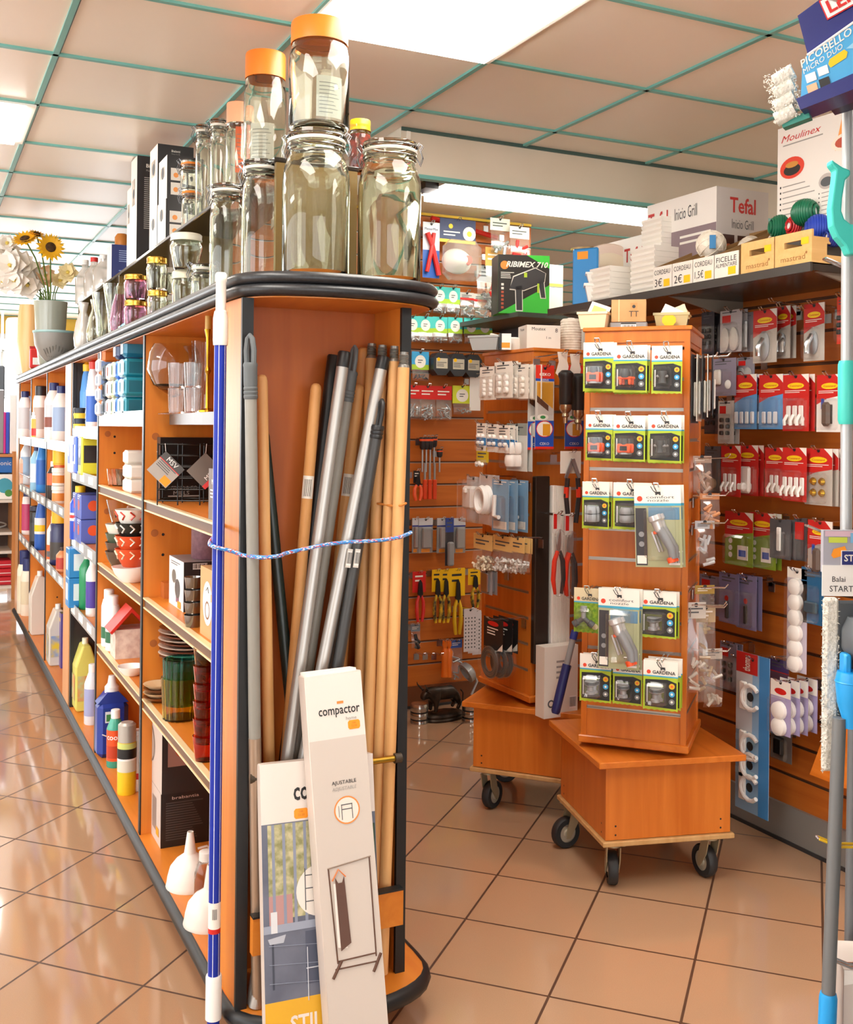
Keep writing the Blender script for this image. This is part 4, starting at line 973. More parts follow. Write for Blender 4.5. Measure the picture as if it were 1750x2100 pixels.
row(3, 2, [(112, .67, .035, .24, '#e9e2d8', '#e8eef4', '#e2622a', 'white bottle with orange and grey label', dict(bz=(.1, .4), band2=mat('#5a5a5e', .5))), (125, .665, .05, .29, '#2a2e5a', '#f2b81a', '#3a3430', 'navy bottle with big yellow cap and handle', dict(neck=.7, sh=.6, caph=.25, bz=(.1, .4))), (130, .64, .03, .12, '#d98a5a', '#3a2420', '#b83a2a', 'small copper coloured bottle at the pilaster')])
CUR[0] = 3
pcx = sp(103, .68, BASE)
carton('violet and dark green washing powder carton on the bottom board', .66, .80, pcx.y - .17, pcx.y + .02, BASE, .27, mat('#54479a', .4), mat('#6a5a9a', .4), None, lambda g, d, h, T: (g.lines(d * .1, d * .9, h * .4, h * .9, 0, mat('#d8b86a', .4), 3, T), g.disc(d * .5, h * .25, d * .2, 0, mat('#d8d8e8', .5), 14, T)), top=mat('#46503a', .5))
can(122, .66, 'clear jug of liquid in front of the pilaster', mat('#cfcac0', .25), .05, .06, .30, mat('#e8e8e4', .4), noisy('#7a9ac8', '#e0c23a', 20, .4))
row(4, 0, [(73, .66, .032, .16, '#f0eee8', '#f0eee8', '#f0b04a', 'short white bottle with yellow and red label', dict(neck=.7, sh=.8, bz=(.1, .75), band2=RED)), (82, .66, .042, .31, '#f1efe9', '#24242a', '#b8a8a0', 'tall white bottle with black cap and pink print', dict(neck=.6, sh=.76, caph=.16, bz=(.2, .6)))])
row(4, 1, [(71, .66, .035, .27, '#8fc0dc', '#23306a', '#d8e6f0', 'pale blue bottle with navy cap', dict(bz=(.2, .6))), (79, .66, .035, .27, '#cfd84a', '#2f6fb8', '#2f8ad0', 'lime yellow bottle with blue print', dict(bz=(.25, .5))), (87, .655, .035, .31, '#2f86d8', '#7fc4ea', '#1f5fb8', 'bright blue bottle with light blue cap against the divider', dict(neck=.45, sh=.65))])
row(4, 2, [(75, .66, .035, .235, '#17171a', '#22223a', '#3a3a40', 'glossy black can, front of the dark pair', dict(neck=.8, sh=.85, caph=.1, group='black cans')), (82, .70, .035, .235, '#17171a', '#22223a', '#3a3a40', 'glossy black can, rear of the dark pair', dict(neck=.8, sh=.85, caph=.1, group='black cans')), (87, .65, .04, .30, '#2a5fb8', '#f0eee8', '#d8dce2', 'blue bottle with pale neck and yellow stripe', dict(neck=.5, sh=.6, bz=(.3, .6), band2=YELLOW))])
CUR[0] = 4
can(84, .66, 'frosted white jerrycan with rounded shoulders', mat('#d8d0c4', .35), .055, .06, .36, WHITE)
row(5, 0, [(50, .66, .045, .30, '#eff0f0', '#23306a', '#c9ccd2', 'white bottle with dark blue cap in the last bay', dict(bz=(.2, .65), neck=.45)), (58, .665, .04, .27, '#dfe3e8', '#8fa4c8', '#b8c8d8', 'pale grey bottle beside the last divider', dict(bz=(.2, .65)))])
row(5, 1, [(47, .66, .032, .23, '#e0b8a4', '#2a2422', '#d8a890', 'peach coloured bottle with black cap', dict(bz=(.2, .6))), (55, .66, .04, .30, '#d8e4ec', '#2a3a7a', '#8fb0d0', 'white bottle with blue cap behind the chrome guard rail', dict(bz=(.2, .6)))])
G().tube([(.606, 6.54, SHZ(5, 1) + .075), (.606, 7.24, SHZ(5, 1) + .075)], .004, CHROME, 8).obj('guard_rail', U)
row(5, 2, [(57, .665, .035, .28, '#f0ecec', '#2a2a5a', '#b83a6a', 'white bottle with magenta edge in the last bay', dict(bz=(.1, .7), neck=.6))])
row(5, 3, [(54, .665, .05, .40, '#efe6d2', '#23306a', '#e8dcc0', 'ivory bottle with ribbed navy cap on the bottom board', dict(neck=.6, sh=.72, caph=.2, bz=(.2, .6))), (60, .655, .045, .36, '#efe6d2', '#23306a', '#dccfb0', 'ivory bottle with ribbed navy cap behind the last divider', dict(neck=.6, sh=.72, caph=.2, bz=(.2, .6)))])
# ================================================================== broom handles, boxes and cord in the end bay
ALUM = mat('#bdbab6', .42, .75); GRIP = mat('#5f6466', .5); BLKP = mat('#232426', .38); GRYP = mat('#8f8c84', .45); LBL = mat('#efe9e0', .5)
def line_at(p, q, z):
    k = (z - p.z) / (q.z - p.z); return p + (q - p) * k
def handle(label, t0, t1, r, m, tip='round', grip=None, gripm=None, sticker=None, yt=2.2, yb=2.2, group='broom handles in the end bay', foot=None, zb=None, tipm=None):
    P = at(t0[0], t0[1], Y=yt); Q = at(t1[0], t1[1], Y=yb); Bm = line_at(P, Q, (BASE + .002) if zb is None else zb)
    Bm.y = min(max(Bm.y, 2.12), 2.255); Bm.x = min(max(Bm.x, .645), .95)
    L = (P - Bm).length
    t = thing('broom_stick', label, 'broom handle', tuple(Bm), group=group)
    t.rotation_euler = (P - Bm).to_track_quat('Z', 'Y').to_euler()
    top = L - (grip or 0)
    g = G()
    if tip == 'round' and not grip: g.lathe([(0, 0), (r, 0), (r, top - r * 1.2), (r * .85, top - r * .45), (r * .5, top - r * .08), (0, top)], m, 16)
    else: g.lathe([(0, 0), (r, 0), (r, top), (0, top)], m, 16)
    g.obj('shaft', t)
    if foot: G().lathe([(0, 0), (r * 1.04, .0), (r * 1.04, foot[0]), (0, foot[0])], foot[1], 16).obj('lower_sleeve', t)
    if grip and tip in ('hang', 'loop'):
        g = G(); a = L - grip
        prof = [(r * 1.02, a)]
        for i in range(3): prof += [(r * 1.15, a + .004 + .008 * i), (r * 1.15, a + .008 + .008 * i), (r * 1.05, a + .0095 + .008 * i)]
        prof += [(r * 1.12, a + .03), (r * 1.12, L - .065), (r * 1.2, L - .06), (r * 1.05, L - .055)]
        g.lathe(prof, gripm, 18)
        g.tube([(-r * .75, 0, L - .058), (-r * .85, 0, L - .03), (-r * .5, 0, L - .006), (0, 0, L), (r * .5, 0, L - .006), (r * .85, 0, L - .03), (r * .75, 0, L - .058)], .0056, gripm, 8)
        g.obj('hanging_grip', t)
    elif grip and tip == 'thread':
        a = L - grip; prof = [(r * .98, a), (r * .9, a + .004)]; k = 7
        for i in range(k): prof += [(r * .86, a + .006 + (grip - .01) * i / k), (r * .72, a + .006 + (grip - .01) * (i + .5) / k)]
        prof += [(r * .72, L), (0, L)]
        G().lathe(prof, tipm or mat('#8c8a84', .4, .6), 16).obj('threaded_tip', t)
    elif grip:
        G().lathe([(r * 1.05, L - grip), (r * 1.05, L - .004), (r * .9, L), (0, L)], gripm, 16).obj('end_cap', t)
    if sticker:
        z0, z1 = sticker; n = 10; vs = []
        ld = t.rotation_euler.to_matrix().transposed() @ (Vector((0, 0, EYE)) - P); a0 = math.atan2(ld.y, ld.x) - 1.25
        for i in range(n + 1):
            a = a0 + 2.4 * i / n
            vs += [(r * 1.02 * cos(a), r * 1.02 * sin(a), L - z1), (r * 1.02 * cos(a), r * 1.02 * sin(a), L - z0)]
        g = G().add(vs, [(2 * i, 2 * i + 2, 2 * i + 3, 2 * i + 1) for i in range(n)], LBL, True)
        for k in range(9):
            a = a0 + .5 + .16 * k; e = r * 1.03; w = .05 + .03 * (k % 2); zz0 = L - z1 + (z1 - z0) * .1; zz1 = L - z0 - (z1 - z0) * .15
            g.add([(e * cos(a), e * sin(a), zz0), (e * cos(a + w), e * sin(a + w), zz0), (e * cos(a + w), e * sin(a + w), zz1), (e * cos(a), e * sin(a), zz1)], [(0, 1, 2, 3)], BLACK)
        g.obj('barcode_label', t)
    return t
handle('grey plastic handle with dark grey hanging grip beside the black front post', (513, 688), (524, 1396), .0125, GRYP, 'hang', .13, GRIP, yt=2.098, yb=2.10, foot=(.56, mat('#a8927e', .3, .6)))
handle('plain wooden handle next to the grey one with the hanging grip', (537, 768), (549, 1400), .0125, PINE, yt=2.20, yb=2.20)
handle('dark green black pole leaning out from behind the wooden handle', (540, 880), (592, 1400), .0125, mat('#1f2a26', .35), yt=2.245, yb=2.235, zb=.12)
handle('short wooden handle with barcode label leaning away from the silver poles', (649, 786), (601, 1380), .0125, wood('#dca468', '#cf9455', .5, 10), sticker=(.205, .255), yt=2.215, yb=2.215)
handle('black pole with black grip behind the silver pole', (684, 728), (650, 1010), .013, BLKP, 'cap', .1, BLKP, yt=2.25, yb=2.245)
handle('silver metal pole with black cap crossing in front of the others', (707, 721), (592, 1390), .0135, ALUM, 'cap', .035, BLKP, yt=2.165, yb=2.15)
handle('grey plastic handle with ribbed grey grip behind the silver pole', (728, 712), (630, 1385), .013, GRYP, 'hang', .125, GRIP, yt=2.205, yb=2.19)
handle('wooden handle with barcode label between the two silver poles', (737, 788), (698, 1130), .0125, PINE, sticker=(.205, .255), yt=2.235, yb=2.235)
handle('honey brown wooden handle, tallest of the wooden ones at the back', (746, 712), (712, 1200), .0135, wood('#cd8f52', '#bf8044', .5, 10), yt=2.255, yb=2.25)
handle('second silver metal pole with black cap leaning from the post side', (787, 731), (640, 1390), .0135, ALUM, 'cap', .03, BLKP, yt=2.15, yb=2.135)
handle('black pole with pointed hanging loop at its top', (784, 822), (692, 1372), .0125, mat('#3a3a3a', .4), 'hang', .085, BLKP, yt=2.13, yb=2.13)
handle('black pole half hidden behind the looped black pole', (757, 880), (668, 1372), .0125, BLKP, yt=2.19, yb=2.175, zb=.11)
handle('bright blue pole showing between the silver poles', (668, 1080), (628, 1360), .0125, mat('#1f3fae', .35), yt=2.235, yb=2.225)
for i, (a, b, y, y2) in enumerate((((763, 705), (738, 1400), 2.235, 2.2), ((785, 708), (760, 1400), 2.185, 2.17), ((810, 710), (784, 1400), 2.15, 2.15), ((829, 722), (805, 1400), 2.112, 2.125))):
    handle('pale wooden handle with threaded metal tip, %s of the bundle counted toward the far post' % ORD[i], a, b, .0132, PINE, 'thread', .034, yt=y, yb=y2)
# rubber band round the bundle
PL = [(752, 2.215), (775, 2.178), (799, 2.15), (819, 2.118)]
PX = [at(u, 1030, Y=y) for u, y in PL]
g = G(); zr = PX[0].z
pts = [(PX[0].x - .015, PX[0].y, zr), (PX[0].x - .004, PX[0].y - .016, zr)] + [(q.x - .003, q.y - .0185, zr - .003 * (i % 2)) for i, q in enumerate(PX[1:])] + [(PX[3].x + .016, PX[3].y, zr + .003), (PX[3].x + .006, PX[3].y + .02, zr), (PX[1].x, PX[1].y + .06, zr), (PX[0].x - .006, PX[0].y + .016, zr)]
g.tube(pts, .003, mat('#d9883f', .5), 6, True)
tag(g.obj('rubber_band'), 'orange rubber band tied round the pale wooden handles', 'rubber band')
for i, u in enumerate((716, 732)):
    p = at(u, 1145, Y=2.118)
    tag(G().box(-.006, .006, -.0006, .0006, -.02, .02, mat('#d8d4cc', .4)).bars(-.005, .005, -.016, .016, -.0009, n=6).obj('paper_tag'), 'small white barcode tag on the %s black pole under the cord' % ('hidden', 'looped')[i], 'tag', 'barcode tags', tuple(p), rot=(0, rad(8), 0))
# blue striped telescopic pole outside the end panel
X = .566; p = at(446, 1300, X=X)
zt = at(446, 563, X=X).z
t = thing('telescopic_pole', 'blue and white striped telescopic pole with white ends tied against the end panel', 'pole', (X, p.y, 0))
NB = mat('#182f9c', .5, 0, 0, .3); WS = mat('#e6e9f2', .5, 0, 0, .3)
z1 = at(446, 710, X=X).z; z0 = at(446, 2012, X=X).z
g = G(); n = 60; r = .0125
vs = []; 
for i in range(n):
    a = 2 * pi * i / n; vs += [(r * cos(a), r * sin(a), z0), (r * cos(a), r * sin(a), z1)]
for i in range(n):
    mcol = WS if i % 10 == 0 else NB
    g.add([vs[2 * i], vs[2 * ((i + 1) % n)], vs[2 * ((i + 1) % n) + 1], vs[2 * i + 1]], [(0, 1, 2, 3)], mcol)
g.lathe([(r, .0), (r, z0)], NB, 24)
g.obj('striped_tube', t)
G().lathe([(.0165, z0 - .09), (.0165, z0 - .004), (.0155, z0), (.0125, z0)], WHITE, 24).obj('lower_sleeve', t)
G().lathe([(0, .0), (.0135, 0), (.0135, .03), (0, .03)], WHITE, 20).obj('foot_cap', t)
G().lathe([(.0145, z1), (.0155, z1 + .01), (.0155, z1 + .055), (.013, z1 + .07), (.0105, z1 + .072), (.0105, zt - .02), (.012, zt - .018), (.012, zt - .004), (.009, zt), (0, zt)], OFFW, 24).obj('upper_sleeve', t)
za = at(446, 1922, X=X).z; zb = at(446, 1857, X=X).z
g = G().lathe([(.0128, za), (.0128, za + .01)], RED, 24).lathe([(.0128, za + .01), (.0128, zb)], LBL, 24)
for k in range(8):
    a = rad(-125) + .1 * k; e = .013
    g.add([(e * cos(a), e * sin(a), za + .03), (e * cos(a + .05), e * sin(a + .05), za + .03), (e * cos(a + .05), e * sin(a + .05), zb - .012), (e * cos(a), e * sin(a), zb - .012)], [(0, 1, 2, 3)], BLACK)
g.obj('barcode_label', t)
PP = p
# elastic cord with flecks
CORD = mat('#3f86c8', .55, key='cordm'); tt, n_, l_, b_ = nt(CORD)
tc = n_.new('ShaderNodeTexCoord'); mp = n_.new('ShaderNodeMapping'); mp.inputs['Scale'].default_value = (230, 520, 520)
ck = n_.new('ShaderNodeTexVoronoi'); ck.inputs['Scale'].default_value = 1.0
cr = n_.new('ShaderNodeValToRGB'); cr.color_ramp.interpolation = 'CONSTANT'
cr.color_ramp.elements[0].color = (*lin('#3a86cc'), 1); cr.color_ramp.elements[1].position = .62; cr.color_ramp.elements[1].color = (*lin('#d8dfe6'), 1)
e3 = cr.color_ramp.elements.new(.8); e3.color = (*lin('#c8342a'), 1)
sx_ = n_.new('ShaderNodeSeparateColor')
l_.new(tc.outputs['Object'], mp.inputs[0]); l_.new(mp.outputs[0], ck.inputs[0]); l_.new(ck.outputs['Color'], sx_.inputs[0]); l_.new(sx_.outputs[0], cr.inputs[0]); l_.new(cr.outputs[0], b_.inputs['Base Color'])
zc = at(480, 1140, Y=2.118).z; zc2 = at(840, 1096, Y=2.118).z
def crm(a, b, c, d, k): return .5 * ((2 * b) + (c - a) * k + (2 * a - 5 * b + 4 * c - d) * k * k + (3 * b - a - 3 * c + d) * k ** 3)
def spline(P, n=8):
    P = [Vector(p) for p in P]; o = []
    for i in range(len(P) - 1):
        a, b, c, d = P[max(i - 1, 0)], P[i], P[i + 1], P[min(i + 2, len(P) - 1)]
        for k in range(n): o.append(crm(a, b, c, d, k / n))
    return o + [P[-1]]
px, py = PP.x, PP.y
z430 = at(430, 1125, X=.55).z
path = spline([(.612, 2.29, z430 + .04), (px + .004, py + .028, z430 + .03), (px - .0165, py + .006, z430 + .012), (px - .012, py - .012, z430 + .006), (.59, 2.128, zc + .008), (.606, 2.117, zc + .001)]) + spline([(.615, 2.108, zc), (.635, 2.064, zc + .001), (.672, 2.066, zc + .003), (.70, 2.10, zc + .004), (.80, 2.10, (zc + zc2) / 2 + .004), (.90, 2.095, zc2 - .008), (.945, 2.092, zc2 - .003), (.972, 2.11, zc2), (.99, 2.121, zc2 + .004)])
g = G().tube(path, .0042, CORD, 8); o = g.obj('elastic_cord')
tag(o, 'blue elastic cord with red flecks stretched across the broom handles', 'cord')
# leaning cartons
def lean(name, label, cat, B, Tp, w, d, build, group=None):
    B = Vector(B); z = (Vector(Tp) - B).normalized(); x = Vector((1, -.06, 0)); x = (x - z * x.dot(z)).normalized(); y = z.cross(x)
    t = thing(name, label, cat)
    M = Matrix((x, y, z)).transposed().to_4x4(); M.translation = B
    t.location = B; t.rotation_euler = M.to_euler()
    build(t, w, d, (Vector(Tp) - B).length)
    return t
CW = mat('#e6dcd4', .5); CGY = mat('#cfc4ba', .5); CSD = mat('#cdc0b6', .5); ORJ = mat('#f08a3a', .5); BRN = mat('#5a3a2a', .5)
def price(g, x, z, y, w=.026, h=.018):
    g.poly([(x - w / 2, z - h * .3), (x - w * .38, z - h / 2), (x + w * .38, z - h / 2), (x + w / 2, z - h * .3), (x + w / 2, z + h * .3), (x + w * .38, z + h / 2), (x - w * .38, z + h / 2), (x - w / 2, z + h * .3)], y, TAG)
    g.text('CBR', x, z + h * .2, h * .18, y - .0003, mat('#c86a10', .5)); g.text('22,50', x, z - h * .15, h * .25, y - .0003, mat('#c86a10', .5))
def b_comp(t, w, d, L):
    g = G().box(-w / 2, w / 2, -d, 0, 0, L, CSD, c=.002); y = -d - .0004
    g.rect(-w / 2 + .001, w / 2 - .001, 0.001, L - .13, y, CGY); g.rect(-w / 2 + .001, w / 2 - .001, L - .13, L - .002, y, CW)
    g.poly([(-w * .5 + .002, .02), (w * .2, .02), (w * .42, .035), (w * .48, .07), (w * .2, .075), (-w * .2, .06), (-w * .5 + .002, .05)][::1], y - .0003, ORJ)
    y -= .0006
    g.text('compactor', w * .06, L - .078, .021, y, mat('#232323', .5), w=.088, bold=.012)
    g.text('home', w * .26, L - .093, .007, y, GREYI); g.rect(-.004 + w * .06, .010 + w * .06, L - .062, L - .057, y, ORJ)
    price(g, w * .30, L - .107, y)
    g.text('AJUSTABLE', .006, L - .218, .0095, y, mat('#3a3632', .5), w=.052, bold=.012); g.text('ADJUSTABLE', .006, L - .230, .0085, y, GREYI, w=.052, slant=.2)
    cz = L - .272; g.disc(.008, cz, .027, y, mat('#e9dfd4', .5), 28); g.ring(.008, cz, .0245, .0272, y - .0002, ORJ, 28)
    for s in (-1, 1): g.rect(.008 + s * .011 - .0008, .008 + s * .011 + .0008, cz - .018, cz + .012, y - .0003, DGREY)
    g.rect(-.004, .02, cz + .01, cz + .012, y - .0003, DGREY); g.rect(-.003, .019, cz + .001, cz + .003, y - .0003, DGREY); g.rect(-.0095, -.0085, cz - .012, cz + .01, y - .0003, DGREY)
    # clothes rail drawing
    y2 = y - .0003; z0 = L - .588; zt2 = L - .378
    def ln(x0, za, x1, zb, r=.0014, m=BRN): g.tube([(x0, y2, za), (x1, y2, zb)], r, m, 6)
    ln(-.042, zt2, .05, zt2 + .009, .0013, mat('#8c7a6c', .4)); ln(-.04, zt2, -.034, z0 + .03); ln(.047, zt2 + .008, .046, z0 + .028); ln(-.034, z0 + .034, .046, z0 + .034); ln(-.04, z0 + .02, .05, z0 + .018)
    ln(-.026, z0 + .034, -.046, z0 + .004, .003); ln(.056, z0 + .032, .038, z0, .003)
    g.poly([(-.032, z0 + .06), (-.012, z0 + .055), (-.014, zt2 - .03), (-.032, zt2 - .03)], y2 - .001, mat('#efe6de', .5))
    g.poly([(-.026, z0 + .052), (-.004, z0 + .064), (-.009, zt2 - .018), (-.014, zt2 - .03), (-.022, zt2 - .03), (-.028, zt2 - .018)], y2 - .0016, mat('#5f4136', .6))
    g.tube([(-.034, y2 - .002, zt2 - .024), (-.02, y2 - .002, zt2 - .004), (-.006, y2 - .002, zt2 - .02)], .0014, mat('#d9773a', .5), 6)
    g.obj('box_body', t)
    G().box(-w / 2 + .004, w / 2 - .01, -d * .95, -d * .1, L - .001, L + .006, mat('#f2ece4', .6)).obj('lid_flap', t)
B1 = at(737, 2226, Z=0); B1 = Vector((B1.x, 1.955, .0)); T1 = at(669, 1378, Y=2.085)
lean('rack_carton', 'tall slim pale grey carton with clothes rail picture leaning at the front', 'box', B1, T1, .122, .048, b_comp)
FLORA = noisy('#8a8a5a', '#c9c29a', 60, .6); SLATE = noisy('#5a5f70', '#6c7182', 12, .5); PHG = mat('#8a92a6', .5)
def b_coc(t, w, d, L):
    g = G().box(-w / 2, w / 2, -d, 0, 0, L, CSD, c=.002); y = -d - .0004
    g.rect(-w / 2, w / 2, L - .117, L, y, CW); g.rect(-w / 2, w / 2, .165, L - .117, y, SLATE)
    g.rect(-w / 2, w / 2, .075, .165, y, mat('#e3ac22', .5)); g.rect(-w / 2, w / 2, 0, .075, y, mat('#5d5660', .5))
    y -= .0005; x0 = -w / 2
    g.text('cocoon', x0 + .068, L - .064, .026, y, mat('#1c1c1c', .5), w=.10, bold=.02, align='l'); price(g, x0 + .083, L - .103, y, .03, .02)
    g.text('STILITO', x0 + .05, .118, .034, y, CW, w=.125, bold=.02, align='l')
    za, zb = .30, L - .119
    g.rect(x0 + .012, x0 + .10, L - .30, zb, y, FLORA); g.rect(x0 + .012, x0 + .06, L - .315, L - .255, y - .0002, mat('#b98d8a', .6))
    for k in range(5): g.rect(x0 + .02 + .022 * k, x0 + .026 + .022 * k, L - .31, zb, y - .0003, PHG)
    g.rect(x0, w / 2, L - .325, L - .31, y - .0004, mat('#9aa2b4', .5))
    g.poly([(x0 + .008, L - .335), (x0 + .045, L - .33), (x0 + .04, L - .345), (x0 + .012, L - .345)], y - .0004, mat('#b5bac6', .5))
    g.rect(x0 + .016, x0 + .02, L - .43, L - .345, y - .0004, mat('#3f4453', .5)); g.rect(x0 + .015, x0 + .028, L - .325, L - .285, y - .0006, mat('#d8dade', .5))
    for k in range(3): g.tube([(x0 + .01, y - .0003, .20 + .035 * k), (x0 + .12, y - .0003, .19 + .035 * k)], .0006, PHG, 4)
    g.rect(x0 + .085, x0 + .11, L - .43, L - .33, y - .0003, mat('#4d5366', .5)); g.tube([(x0 + .085, y - .001, L - .40), (x0 + .12, y - .001, L - .40)], .0012, mat('#c9ccd6', .5), 5); g.tube([(x0 + .088, y - .001, L - .46), (x0 + .088, y - .001, L - .36)], .001, mat('#c9ccd6', .5), 5)
    g.disc(x0 + .118, L - .255, .05, y - .001, mat('#ebe4dc', .5), 30)
    for k in range(3): g.rect(x0 + .087, x0 + .118, L - .225 - .025 * k, L - .223 - .025 * k, y - .0014, DGREY)
    g.rect(x0 + .086, x0 + .088, L - .29, L - .21, y - .0014, DGREY)
    g.rect(w / 2 - .02, w / 2 - .002, L - .33, L - .14, y - .0004, mat('#2f4a36', .6)); g.rect(w / 2 - .02, w / 2 - .002, L - .25, L - .2, y - .0006, mat('#39404e', .6))
    g.obj('box_body', t)
B2 = at(640, 2240, Z=0); T2c = at(643, 1553, Y=2.098)
B2 = Vector((at(662, 2140, Y=2.0).x, 1.998, 0))
lean('rack_carton', 'wide carton with terrace photo and yellow band standing behind the slim one', 'box', B2, T2c, .242, .03, b_coc)
# ================================================================== packets that hang on hooks
CARDW = mat('#eee9df', .5); LIME = mat('#a9bf2c', .5); GRSS = noisy('#8fae2a', '#5f8a1e', 120, .6); SKY = mat('#3f9fc0', .45); INKB = mat('#1e1f20', .4); REDL = mat('#e2472c', .5)
ORP = mat('#ee5a2a', .4); GRP = mat('#8f9193', .35); GRD = mat('#4a4d50', .4); FILMC = film('#ffffff', .03, .05, .99); FILMB = film('#f8f7f4', .06, .1, .9); KRAFT = mat('#cdb68c', .6)
def blister(g, w, h, d, m=None, c=.006, x=0, z=0):
    g.box(x - w / 2, x + w / 2, -d, -.0012, z - h / 2, z + h / 2, m or FILMC, c=c)
def sketch(g, x, z, s, y):
    """little line drawing of a garden tool"""
    g.tube([(x - s, y, z + s * .6), (x - s * .6, y, z - s * .1), (x - s * .2, y, z - s * .4)], s * .06, DARK, 4)
    g.tube([(x - s * .5, y, z + s * .6), (x - s * .1, y, z - s * .2)], s * .06, DARK, 4)
    g.box(x - s * .3, x + s * .5, y - .0004, y, z - s * .6, z - s * .25, DARK); g.disc(x - s * .15, z - s * .62, s * .16, y - .0008, GRD, 10); g.disc(x + s * .4, z - s * .62, s * .16, y - .0008, GRD, 10)
def fitting(t, w, h, zc, kind):
    """the plastic hose part under the blister"""
    g = G(); T = Matrix.Translation((-w * .12, -.014, zc))
    if kind == 0:    # orange collar connector
        g.lathe([(0, h * .16), (.010, h * .16), (.012, h * .08), (.012, h * .02)], GRD, 14, T=T)
        g.box(-.019, .019, -.013, .011, -h * .15, h * .05, ORP, T=T, c=.004).box(-.010, .010, -.0142, -.013, -h * .10, 0, INKB, T=T)
        g.lathe([(.013, -h * .14), (.014, -h * .18), (0, -h * .18)], GRP, 14, T=T)
    elif kind == 1:  # orange clamp with black body
        g.lathe([(0, h * .16), (.011, h * .16), (.015, h * .06), (.013, -h * .02)], GRD, 14, T=T)
        g.box(-.02, .02, -.010, .010, -h * .06, 0, ORP, T=T, c=.003).box(-.016, -.009, -.010, .010, -h * .17, -h * .05, ORP, T=T, c=.002).box(.009, .016, -.010, .010, -h * .17, -h * .05, ORP, T=T, c=.002)
    elif kind == 2:  # grey barrel
        g.lathe([(0, h * .14), (.013, h * .14), (.016, h * .09), (.017, h * .02), (.0155, 0), (.017, -h * .02), (.017, -h * .14), (.014, -h * .18), (0, -h * .18)], GRP, 18, T=T)
        g.lathe([(.0174, -h * .02), (.0174, h * .0)], INKB, 18, T=T)
    elif kind == 3:  # grey threaded tap piece
        g.lathe([(0, h * .12), (.016, h * .12), (.017, h * .04), (.013, h * .02), (.009, 0), (.009, -h * .08), (.013, -h * .10), (.013, -h * .15), (0, -h * .15)], mat('#9b9da0', .3, .3), 18, T=T)
        for i in range(3): g.lathe([(.0172, h * (.05 + .02 * i)), (.0182, h * (.06 + .02 * i)), (.0172, h * (.07 + .02 * i))], GRD, 18, T=T)
    elif kind == 4:  # dark tap
        g.lathe([(0, h * .13), (.012, h * .13), (.013, h * .05), (.009, 0), (.011, -h * .12), (0, -h * .12)], GRD, 16, T=T); g.box(-.016, .016, -.006, .006, h * .0, h * .05, GRP, T=T, c=.002)
    elif kind == 5:  # y piece
        for a in (0, 125, 235):
            g.lathe([(.007, 0), (.007, .018), (.010, .02), (.010, .034), (0, .034)], GRD if a else GRP, 12, T=T @ Matrix.Rotation(rad(a), 4, 'Y'))
    g.obj('hose_fitting', t)
def garden_pack(kind, w, h, label, beige=False, group='hose fitting packets'):
    t = thing('hose_fitting_packet', label, 'packet', group=group)
    g = G(); hd = h * .33; cw = mat('#d8cba6', .5) if beige else CARDW
    g.box(-w / 2, w / 2, -.0008, .0008, -hd, 0, cw)
    n = 12; pts = [(w / 2, -hd), (-w / 2, -hd)] + [(-w / 2 + w * i / n, -h + (h * .018 if i % 2 else 0)) for i in range(n + 1)]
    g.prism(pts[::-1], -.0008, .0008, GRSS if beige else LIME)
    y = -.0012
    g.rect(-w / 2, w / 2, -hd, -hd + h * .028, y, SKY)
    if not beige:
        g.poly([(-w * .44, -h * .93), (w * .46, -h * .95), (w * .46, -hd - h * .10), (w * .2, -hd - h * .04), (-w * .44, -hd - h * .06)], y, INKB)
        for i, c in enumerate(('#d9b02a', '#3f9fd0', '#77797b')):
            g.disc(w * .33, -h * (.50 + .155 * i), w * .085, y - .0005, mat(c, .45), 14)
            g.disc(w * .33, -h * (.50 + .155 * i), w * .035, y - .0009, CARDW if i else ORP, 10)
        g.rect(-w * .40, -w * .36, -h * .85, -h * .5, y - .0004, mat('#dcdcd8', .5))
    else: g.disc(w * .25, -h * .85, w * .11, y - .0005, cw, 14)
    sketch(g, w * .05, -h * .10, w * .17, y - .0004)
    g.disc(-w * .34, -h * .235, w * .06, y - .0003, REDL, 10); g.text('GARDENA', w * .10, -h * .235, h * .07, y - .0005, mat('#3a3a38', .5), w=w * .66, bold=.025)
    g.box(-w * .5, -w * .42, -.0008, .0008, 0, .0001, cw)
    g.obj('backing_card', t)
    fitting(t, w, h, -h * .66, kind)
    g = G(); blister(g, w * .62, h * .46, .030, None, .008, -w * .12, -h * .66); g.obj('blister', t)
    return t
